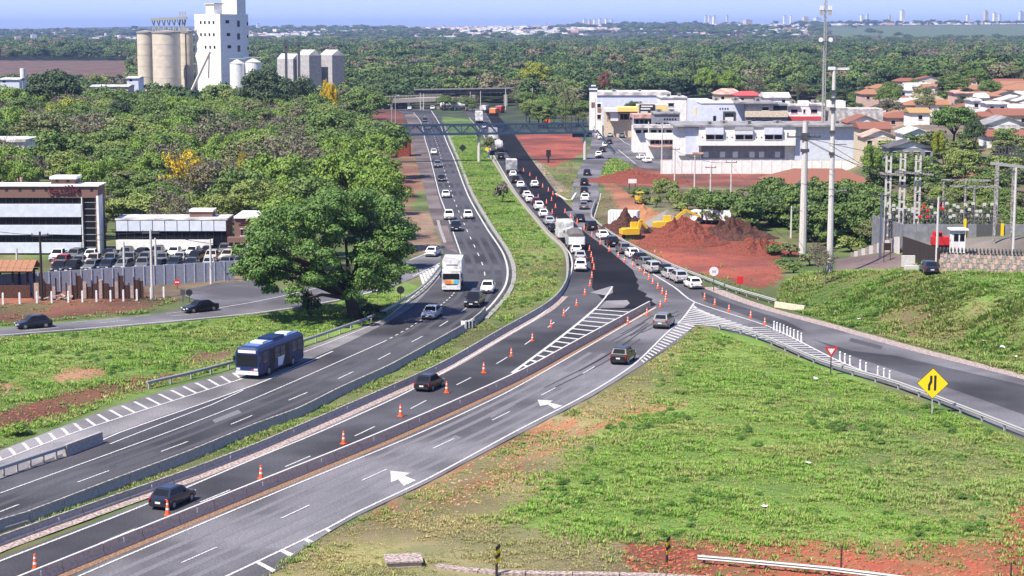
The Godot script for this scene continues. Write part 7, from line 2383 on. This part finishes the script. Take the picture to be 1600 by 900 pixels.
	boxpart(o, "upper_block", Vector3(-0.5, 1.2, -0.4), Vector3(1.6, 1.4, 0.5), M.concrete_white)
	boxpart(o, "lower_block", Vector3(0, 0.3, 0.4), Vector3(2.2, 0.9, 0.6), M.concrete_white)
	var fr := MB.new()
	for k in 22:
		var t := rng.randf() * TAU
		fr.col = Color(1, 1, 1) * rng.randf_range(0.7, 1.2)
		var dv := Vector3(cos(t), rng.randf_range(0.3, 1.2), sin(t)).normalized() * rng.randf_range(0.9, 1.5)
		var sd := dv.cross(Vector3.UP).normalized() * 0.09
		fr.tri(Vector3(0.9, 0.6, 0) - sd, Vector3(0.9, 0.6, 0) + sd, Vector3(0.9, 0.6, 0) + dv)
	put(o, "spiky_leaves", fr, M.leaf_bright)
	o = thing("notice_board", "dark notice board on two posts at the drive", "sign", gt(1386, 408))
	boxpart(o, "panel", Vector3(0, 1.9, 0), Vector3(0.95, 1.0, 0.08), M.wood_dark)
	for x in [-0.42, 0.42]: boxpart(o, "post", Vector3(x, 0.9, -0.05), Vector3(0.08, 2.4, 0.08), M.wood_dark)
func build_signs() -> void:
	# yellow diamond
	var p := gp(1456, 646)
	var s := -p.z / LENS
	var o := thing("warning_sign", "yellow diamond road narrows sign on a grey post", "sign", p, -0.10)
	boxpart(o, "post", Vector3(0, 0.75, -0.06), Vector3(0.12, 2.2, 0.10), M.steel)
	var c := top_y(p, 599)
	var q := Basis(Vector3.BACK, PI / 4)
	boxpart(o, "border", Vector3(0, c, 0), Vector3(2.02 * 0.98, 2.02 * 0.98, 0.03), M.black, q)
	boxpart(o, "panel", Vector3(0, c, 0.022), Vector3(1.9, 1.9, 0.03), M.sign_yellow, q)
	boxpart(o, "symbol_bar", Vector3(0.20, c + 0.05, 0.045), Vector3(0.20, 1.35, 0.02), M.black)
	var sy := MB.new()
	var zz := 0.055
	sy.quad(Vector3(-0.42, c - 0.62, zz), Vector3(-0.22, c - 0.62, zz), Vector3(-0.22, c - 0.2, zz), Vector3(-0.42, c - 0.12, zz))
	sy.quad(Vector3(-0.42, c - 0.12, zz), Vector3(-0.22, c - 0.2, zz), Vector3(-0.06, c + 0.12, zz), Vector3(-0.26, c + 0.22, zz))
	sy.quad(Vector3(-0.26, c + 0.22, zz), Vector3(-0.06, c + 0.12, zz), Vector3(-0.06, c + 0.7, zz), Vector3(-0.26, c + 0.7, zz))
	put(o, "symbol_bend", sy, M.black)
	# give way
	p = gp(1298, 586)
	o = thing("give_way_sign", "red and white triangular give way sign by the ramp guardrail", "sign", p, -0.05)
	boxpart(o, "post", Vector3(0, 0.9, -0.06), Vector3(0.10, 2.4, 0.08), M.black)
	c = top_y(p, 548)
	for t in [[0.62, 0.0, M.red_paint, "panel"], [0.33, 0.03, M.white_paint, "inner_panel"]]:
		var r: float = t[0] * 1.1
		var z: float = t[1]
		var tr := MB.new()
		var a0 := Vector3(-r, c + r * 0.55, z); var a1 := Vector3(r, c + r * 0.55, z); var a2 := Vector3(0, c - r * 1.05, z)
		var bk := Vector3(0, 0, -0.025)
		tr.tri(a0, a2, a1); tr.tri(a0 + bk, a1 + bk, a2 + bk)
		tr.quad(a0 + bk, a2 + bk, a2, a0); tr.quad(a2 + bk, a1 + bk, a1, a2); tr.quad(a1 + bk, a0 + bk, a0, a1)
		put(o, t[3], tr, t[2])
	# round and small signs: column, foot row, centre row, radius m, colour, shape, label
	for a in [[1115, 455, 424, 0.62, "white_paint", "round", "round white sign at the edge of the red building site"], [1156, 460, 438, 0.5, "red_paint", "square", "small red sign near guardrail at the red building site"], [277, 452, 441, 0.42, "red_paint", "round", "small round red sign on the verge at the junction"], [296, 474, 457, 0.42, "black", "round", "round sign seen from behind near the dark sedan"], [286, 474, 457, 0.38, "steel_dark", "square", "narrow sign seen from behind near the dark sedan"], [626, 470, 453, 0.5, "black", "round", "round sign seen from behind right of the huge tree"], [723, 240, 231, 1.0, "black", "diamond", "dark diamond sign seen from behind on the median"], [761, 240, 233, 0.6, "sign_yellow", "diamond", "small yellow diamond sign beside the queue of trucks"]]:
		p = gt(a[0], a[1])
		c = top_y(p, a[2]) - p.y
		o = thing("road_sign", a[6], "sign", p)
		boxpart(o, "post", Vector3(0, c * 0.5 - 0.2, -0.05), Vector3(0.1, c + 0.2, 0.08), M.steel_dark)
		if a[5] == "round":
			var d := MB.new()
			d.tube(Vector3(0, c, 0), Vector3(0, c, 0.04), a[3], a[3], 18)
			put(o, "panel", d, M[a[4]])
			if a[4] == "red_paint": boxpart(o, "symbol_bar", Vector3(0, c, 0.055), Vector3(a[3] * 1.3, a[3] * 0.35, 0.02), M.white_paint)
			if a[4] == "white_paint":
				var rg := MB.new()
				rg.tube(Vector3(0, c, 0.02), Vector3(0, c, 0.035), a[3] * 1.12, a[3] * 1.12, 18)
				put(o, "rim", rg, M.red_paint)
				boxpart(o, "numeral", Vector3(-0.13, c, 0.06), Vector3(0.16, 0.34, 0.03), M.steel)
				boxpart(o, "numeral", Vector3(0.13, c, 0.06), Vector3(0.16, 0.34, 0.03), M.steel)
		elif a[5] == "diamond": boxpart(o, "panel", Vector3(0, c, 0), Vector3(a[3] * 1.5, a[3] * 1.5, 0.04), M[a[4]], q)
		else: boxpart(o, "panel", Vector3(0, c, 0), Vector3(a[3] * 1.6, a[3] * 2.0, 0.04), M[a[4]])
	# hazard markers at the bottom
	for a in [[776, 899, 866, 0.35, "yellow and black hazard marker on a post at the drain edge"], [1042, 876, 853, 0.35, "tilted yellow and black hazard marker on the red earth"]]:
		p = gp(a[0], a[1])
		c = top_y(p, a[2])
		o = thing("hazard_marker", a[4], "sign", p, 1.0)
		boxpart(o, "post", Vector3(0, c * 0.5, 0), Vector3(0.12, c + 0.3, 0.12), M.black)
		for k in 4: boxpart(o, "stripe", Vector3(0, c - 0.35 + k * 0.27, 0.1), Vector3(0.5, 0.26, 0.03), M.sign_yellow if k % 2 == 0 else M.black, Basis(Vector3.BACK, 0.25))
	for a in [[1314, 896, 852, "thin rusty post standing in the red earth"], [1579, 912, 880, "thin dark post at the bottom right corner"]]:
		p = gp(a[0], a[1])
		pole("marker_post", a[3], "post", p, top_y(p, a[2]), 0.07, 0.06, M.rust)
	# white board on the red slope, yellow box
	p = gp(988, 302)
	o = thing("billboard", "small white billboard on posts at the side street corner", "billboard", p)
	c = top_y(p, 283)
	boxpart(o, "panel", Vector3(0, c, 0), Vector3(1.7, 0.9, 0.1), M.white_paint)
	for x in [-0.6, 0.6]: boxpart(o, "post", Vector3(x, c * 0.5 - 0.3, -0.1), Vector3(0.14, c, 0.12), M.wood_dark)
	o = thing("orange_board", "orange works board on the grass behind the footbridge", "sign", gp(855, 194))
	boxpart(o, "panel", Vector3(0, 1.0, 0), Vector3(2.0, 1.8, 0.15), M.orange_plastic)
	for x in [-0.8, 0.8]: boxpart(o, "foot", Vector3(x, 0.1, 0), Vector3(0.15, 0.3, 0.8), M.black)
	# dark control cabinet on posts in the red slope
	p = gp(857, 254)
	o = thing("control_cabinet", "black cabinet on a post standing on the red slope", "cabinet", p)
	boxpart(o, "post", Vector3(0, 0.8, 0), Vector3(0.5, 2.0, 0.4), M.black)
	boxpart(o, "box", Vector3(0, 2.4, 0), Vector3(1.2, 1.7, 0.7), M.black)
	p = gp(769, 250)
	o = thing("sign_board_back", "dark board seen from behind beside the queue under footbridge", "sign", p)
	boxpart(o, "panel", Vector3(0, 1.9, 0), Vector3(1.3, 1.3, 0.08), M.black)
	boxpart(o, "post", Vector3(0, 0.7, -0.05), Vector3(0.15, 1.8, 0.12), M.wood_dark)
	boxpart(o, "housing", Vector3(-0.9, 1.3, 0.1), Vector3(0.5, 1.7, 0.3), M.white_paint)
func heap(called: String, label: String, p: Vector3, rx: float, rz: float, h: float, m: Material, rough: float, sd: float) -> void:
	var mb := MB.new()
	var k := 44
	var n := 16
	var pt := func(i: int, j: int) -> Vector3:
		var t := TAU * (i % k) / k
		var r := float(j) / n
		var c := cos(t); var s := -sin(t)
		var nz := noise_c.get_noise_3d(c * r * rx * 2.0 + sd, s * r * rz * 2.0, sd) * rough
		var y := h * pow(1.0 - r, 1.15) * (1.0 + nz * 0.5) + nz * 0.5 * (1.0 - r * r)
		return Vector3(c * r * rx * (1.0 + 0.15 * sin(t * 3.0 + sd)), maxf(y, -0.15) if j < n else -0.25, s * r * rz * (1.0 + 0.15 * cos(t * 2.0 + sd)))
	for j in n:
		for i in k:
			mb.quad(pt.call(i, j + 1), pt.call(i + 1, j + 1), pt.call(i + 1, j), pt.call(i, j))
	var o := thing(called, label, "mound", p)
	put(o, "heap", mb, m)
func excavator(label: String, p: Vector3, turn: float, reach: Array) -> void:
	var o := thing("excavator", label, "excavator", p, turn)
	o.scale = Vector3.ONE * 0.85
	for s in [-1.0, 1.0]:
		var t := MB.new()
		var ring := []
		for k in [[-1.7, 0.0], [1.7, 0.0], [2.0, 0.35], [1.8, 0.75], [-1.8, 0.75], [-2.0, 0.35]]: ring.append(Vector2(k[0], k[1]))
		var a := []; var b := []
		for q: Vector2 in ring: a.append(Vector3(s * 1.15 - 0.28, q.y, q.x)); b.append(Vector3(s * 1.15 + 0.28, q.y, q.x))
		t.loft([a, b])
		put(o, "track", t, M.black)
	boxpart(o, "undercarriage", Vector3(0, 0.7, 0), Vector3(1.9, 0.4, 1.6), M.black)
	boxpart(o, "upper_body", Vector3(0.1, 1.5, 0.7), Vector3(2.5, 1.15, 2.9), M.machine_yellow)
	boxpart(o, "counterweight", Vector3(0.1, 1.45, 2.3), Vector3(2.4, 0.9, 0.6), M.machine_yellow)
	boxpart(o, "cab", Vector3(-0.75, 2.35, -0.4), Vector3(0.9, 1.6, 1.5), M.machine_yellow)
	boxpart(o, "cab_window", Vector3(-1.22, 2.5, -0.4), Vector3(0.04, 1.1, 1.2), M.window_dark)
	boxpart(o, "cab_window", Vector3(-0.75, 2.5, -1.17), Vector3(0.75, 1.2, 0.04), M.window_dark)
	var pts := [Vector3(0.3, 1.7, -0.8), Vector3(0.3, reach[0], -reach[1]), Vector3(0.3, reach[2], -reach[3])]
	for k in 2:
		var b := MB.new()
		b.bar(pts[k], pts[k + 1], 0.42, 0.62 - 0.16 * k)
		put(o, ["boom", "stick"][k], b, M.machine_yellow)
	var ram := MB.new()
	ram.tube(Vector3(0.3, 1.6, -1.3), pts[0].lerp(pts[1], 0.6) + Vector3(0, -0.3, 0), 0.10, 0.07, 8)
	put(o, "hydraulic_ram", ram, M.steel)
	var bk := MB.new()
	bk.loft([[pts[2] + Vector3(-0.5, 0, 0), pts[2] + Vector3(-0.5, -0.9, -0.5), pts[2] + Vector3(-0.5, -1.0, 0.4), pts[2] + Vector3(-0.5, -0.3, 0.5)], [pts[2] + Vector3(0.5, 0, 0), pts[2] + Vector3(0.5, -0.9, -0.5), pts[2] + Vector3(0.5, -1.0, 0.4), pts[2] + Vector3(0.5, -0.3, 0.5)]])
	put(o, "bucket", bk, M.wood_dark)
func build_site() -> void:
	heap("earth_mound", "large cone of dark red earth on the building site", gp(1064, 381), 7.4, 5.5, 4.6, M.clay_mid, 0.7, 1.0)
	heap("earth_mound", "dark brown earth heap left of the yellow excavator", gp(980, 362), 5.2, 4.0, 3.4, M.clay_dark, 0.9, 5.0)
	heap("earth_mound", "long low dark earth ridge right of the large cone", gp(1142, 371), 7.5, 4.5, 2.9, M.clay_dark, 1.3, 9.0)
	heap("earth_mound", "rough dark red earth ridge at the right of building site", gp(1185, 392), 8.0, 7.0, 1.6, M.clay_mid, 1.4, 12.0)
	heap("sand_heap", "pale orange sand heap behind the yellow excavator", gp(1005, 345), 5.0, 4.0, 3.0, M.sand, 0.4, 15.0)
	heap("gravel_heap", "grey gravel heap between the two excavators", gp(1042, 352), 4.6, 3.5, 2.6, M.gravel, 0.3, 18.0)
	heap("earth_mound", "red earth rise beside the green triangle", gp(985, 283), 13.0, 6.0, 2.6, M.clay_mid, 0.5, 21.0)
	excavator("yellow excavator with raised arm at the guardrail side of site", gp(990, 373), -PI * 0.42, [3.6, 1.3, 2.0, 2.6])
	excavator("yellow excavator with stretched arm behind the red earth cone", gp(1040, 362), -PI * 0.47, [4.3, 4.0, 3.0, 6.8])
	var p := gp(960, 352)
	var o := thing("site_container", "white ribbed container with open end at the building site", "container", p, -0.25)
	boxpart(o, "box", Vector3(1.4, 1.3, -1.4), Vector3(5.2, 2.4, 2.4), M.white_paint)
	for k in 9: boxpart(o, "rib", Vector3(-0.9 + k * 0.58, 1.3, -0.17), Vector3(0.2, 2.2, 0.08), M.white_paint)
	boxpart(o, "door_opening", Vector3(-1.25, 1.4, -1.4), Vector3(0.06, 1.7, 1.6), M.black)
	boxpart(o, "skid", Vector3(1.4, 0.05, -1.4), Vector3(5.0, 0.2, 2.2), M.black)
	o = thing("yellow_machine", "small yellow machine standing on the dirt track", "machine", gp(1000, 318), 0.2)
	boxpart(o, "body", Vector3(0, 0.9, 0), Vector3(1.5, 1.2, 2.2), M.machine_yellow)
	boxpart(o, "canopy", Vector3(0, 2.2, 0), Vector3(1.4, 0.12, 1.4), M.machine_yellow)
	for x in [-0.6, 0.6]:
		for z in [-0.6, 0.6]: boxpart(o, "canopy_post", Vector3(x, 1.8, z), Vector3(0.08, 0.8, 0.08), M.black)
	for x in [-0.7, 0.7]:
		for z in [-0.7, 0.7]: wheel_part(o, Vector3(x, 0.4, z), 0.4, 0.3, signf(x), M.rim)
	o = thing("white_truck", "white truck body parked behind the earth ridge", "truck", gp(1116, 350), 1.2)
	boxpart(o, "cargo_box", Vector3(0, 1.7, 0.8), Vector3(2.4, 1.8, 5.0), M.white_paint)
	cab(o, 4.0, 2.3, 1.8, M.white_paint)
	axles(o, [-2.6, 2.2], 2.3)
	# litter on the verge
	for a in [[1195, 797, "scrap of white paper on the grass near the lower verge"], [1262, 727, "white plastic scrap in the middle of the lower grass"], [1274, 594, "white scrap at the foot of give way sign"], [1587, 563, "white bag lying on the bank at right edge"], [1567, 548, "pale rag on the bank near the right edge"], [1537, 539, "pale plank on the slope of the bank"], [1342, 502, "pale scrap at the foot of the bank"], [1305, 492, "pale scraps beside the ramp shoulder"]]:
		p = gt(a[0], a[1])
		o = thing("litter", a[2], "litter", p, rng.randf() * 3)
		var mb := MB.new()
		var n := 7
		var ring := []
		for k in n: ring.append(Vector3(cos(TAU * k / n) * rng.randf_range(0.2, 0.45), rng.randf_range(0.12, 0.3), -sin(TAU * k / n) * rng.randf_range(0.12, 0.3)))
		for k in n: mb.tri(Vector3(0, 0.28, 0), ring[k], ring[(k + 1) % n])
		put(o, "scrap", mb, M.white_paint)
func build_city() -> void:
	# far towers: column, top row, foot row, width px, distance
	var list := [[28, 57, 66, 10, 3200], [53, 54, 64, 10, 3300], [165, 52, 62, 3, 4500], [404, 38, 50, 6, 6500], [442, 48, 54, 8, 7000], [466, 46, 55, 6, 7000], [545, 51, 57, 5, 7500], [557, 50, 57, 6, 7500], [585, 51, 58, 5, 7500], [630, 50, 56, 5, 7500], [647, 50, 56, 6, 7500], [694, 41, 52, 7, 7500], [704, 46, 52, 5, 7500], [716, 45, 52, 5, 7500], [727, 43, 52, 5, 7500], [750, 45, 53, 4, 7500], [853, 37, 45, 3, 7800],
		[914, 31, 43, 7, 7600], [922, 32, 43, 6, 7600], [930, 31, 42, 6, 7600], [938, 30, 42, 6, 7600], [948, 30, 40, 6, 7600], [956, 31, 40, 5, 7600], [1103, 25, 39, 5, 7700], [1109, 26, 39, 5, 7700], [1116, 26, 39, 6, 7700], [1136, 25, 35, 4, 7700], [1226, 25, 35, 5, 7700], [1236, 25, 34, 4, 7700], [1258, 27, 36, 10, 7700], [1277, 28, 37, 12, 7700], [1347, 24, 33, 7, 7700], [1355, 23, 33, 5, 7700], [1390, 24, 32, 4, 7700], [1410, 17, 31, 8, 7600], [1512, 24, 33, 5, 7700], [1540, 18, 34, 7, 7600], [1554, 21, 34, 7, 7600], [1562, 23, 34, 5, 7600], [1595, 19, 33, 8, 7600], [1168, 31, 36, 14, 7700]]
	for a in list:
		var z := float(a[4])
		var p := px(a[0], a[2], z)
		var w: float = a[3] * z / LENS
		var h: float = (a[2] - a[1]) * z / LENS
		var g := terrain(p.x, -z)
		var top: float = p.y + h
		var where := "left of the mill tower" if a[0] < 300 else ("right of the mill tower" if a[0] < 600 else ("above the footbridge" if a[0] < 870 else ("above the supermarket" if a[0] < 1000 else ("left of telecom mast" if a[0] < 1290 else "right of telecom mast"))))
		var o := thing("apartment_tower", "pale apartment tower on the hazy skyline " + where, "building", Vector3(p.x, 0, -z), 0.5, "skyline towers " + where)
		boxpart(o, "shaft", Vector3(0, (top + g) * 0.5 - 1, 0), Vector3(w * 0.85, top - g + 2, w * 0.6), [M.wall_white, M.wall_cream, M.wall_pale][a[0] % 3])
		boxpart(o, "roof_house", Vector3(0, top + h * 0.06, 0), Vector3(w * 0.3, h * 0.12, w * 0.25), M.wall_grey)
	# low roofs of the far town, one mass
	var mb := MB.new()
	mb.box(Vector3(0, 0.5, 0), Vector3(1, 1, 1))
	var rows := PackedFloat32Array()
	var n := 0
	for k in 11000:
		var z := rng.randf_range(2600, 8000)
		var x := rng.randf_range(-0.29, 0.29) * z
		if not town_at(x, z): continue
		var s := rng.randf_range(8, 22)
		var y := terrain(x, -z)
		var c: Color = [Color(0.75, 0.74, 0.72), Color(0.6, 0.55, 0.5), Color(0.5, 0.28, 0.2), Color(0.7, 0.7, 0.74)][rng.randi() % 4]
		row(rows, Basis(Vector3.UP, rng.randf() * TAU).scaled(Vector3(s * rng.randf_range(0.7, 2.0), rng.randf_range(4, 9), s)), Vector3(x, y - 1, -z), c)
		n += 1
	multi("distant_town", "scatter of tiny pale roofs of the far town", "town", mb.mesh(), M.leaf_far, rows, n)

func _ready() -> void:
	rng.seed = 11
	setup()
	materials()
	build_ground()
	print("ground ", Time.get_ticks_msec())
	build_roads()
	build_barriers()
	print("roads ", Time.get_ticks_msec())
	build_trees()
	print("trees ", Time.get_ticks_msec())
	build_grass()
	print("grass ", Time.get_ticks_msec())
	build_cars()
	build_trucks()
	build_cones()
	print("vehicles ", Time.get_ticks_msec())
	build_left_side()
	build_far_left()
	build_bridges()
	build_town()
	build_poles()
	build_substation()
	build_signs()
	build_site()
	build_city()
	print("all ", Time.get_ticks_msec())
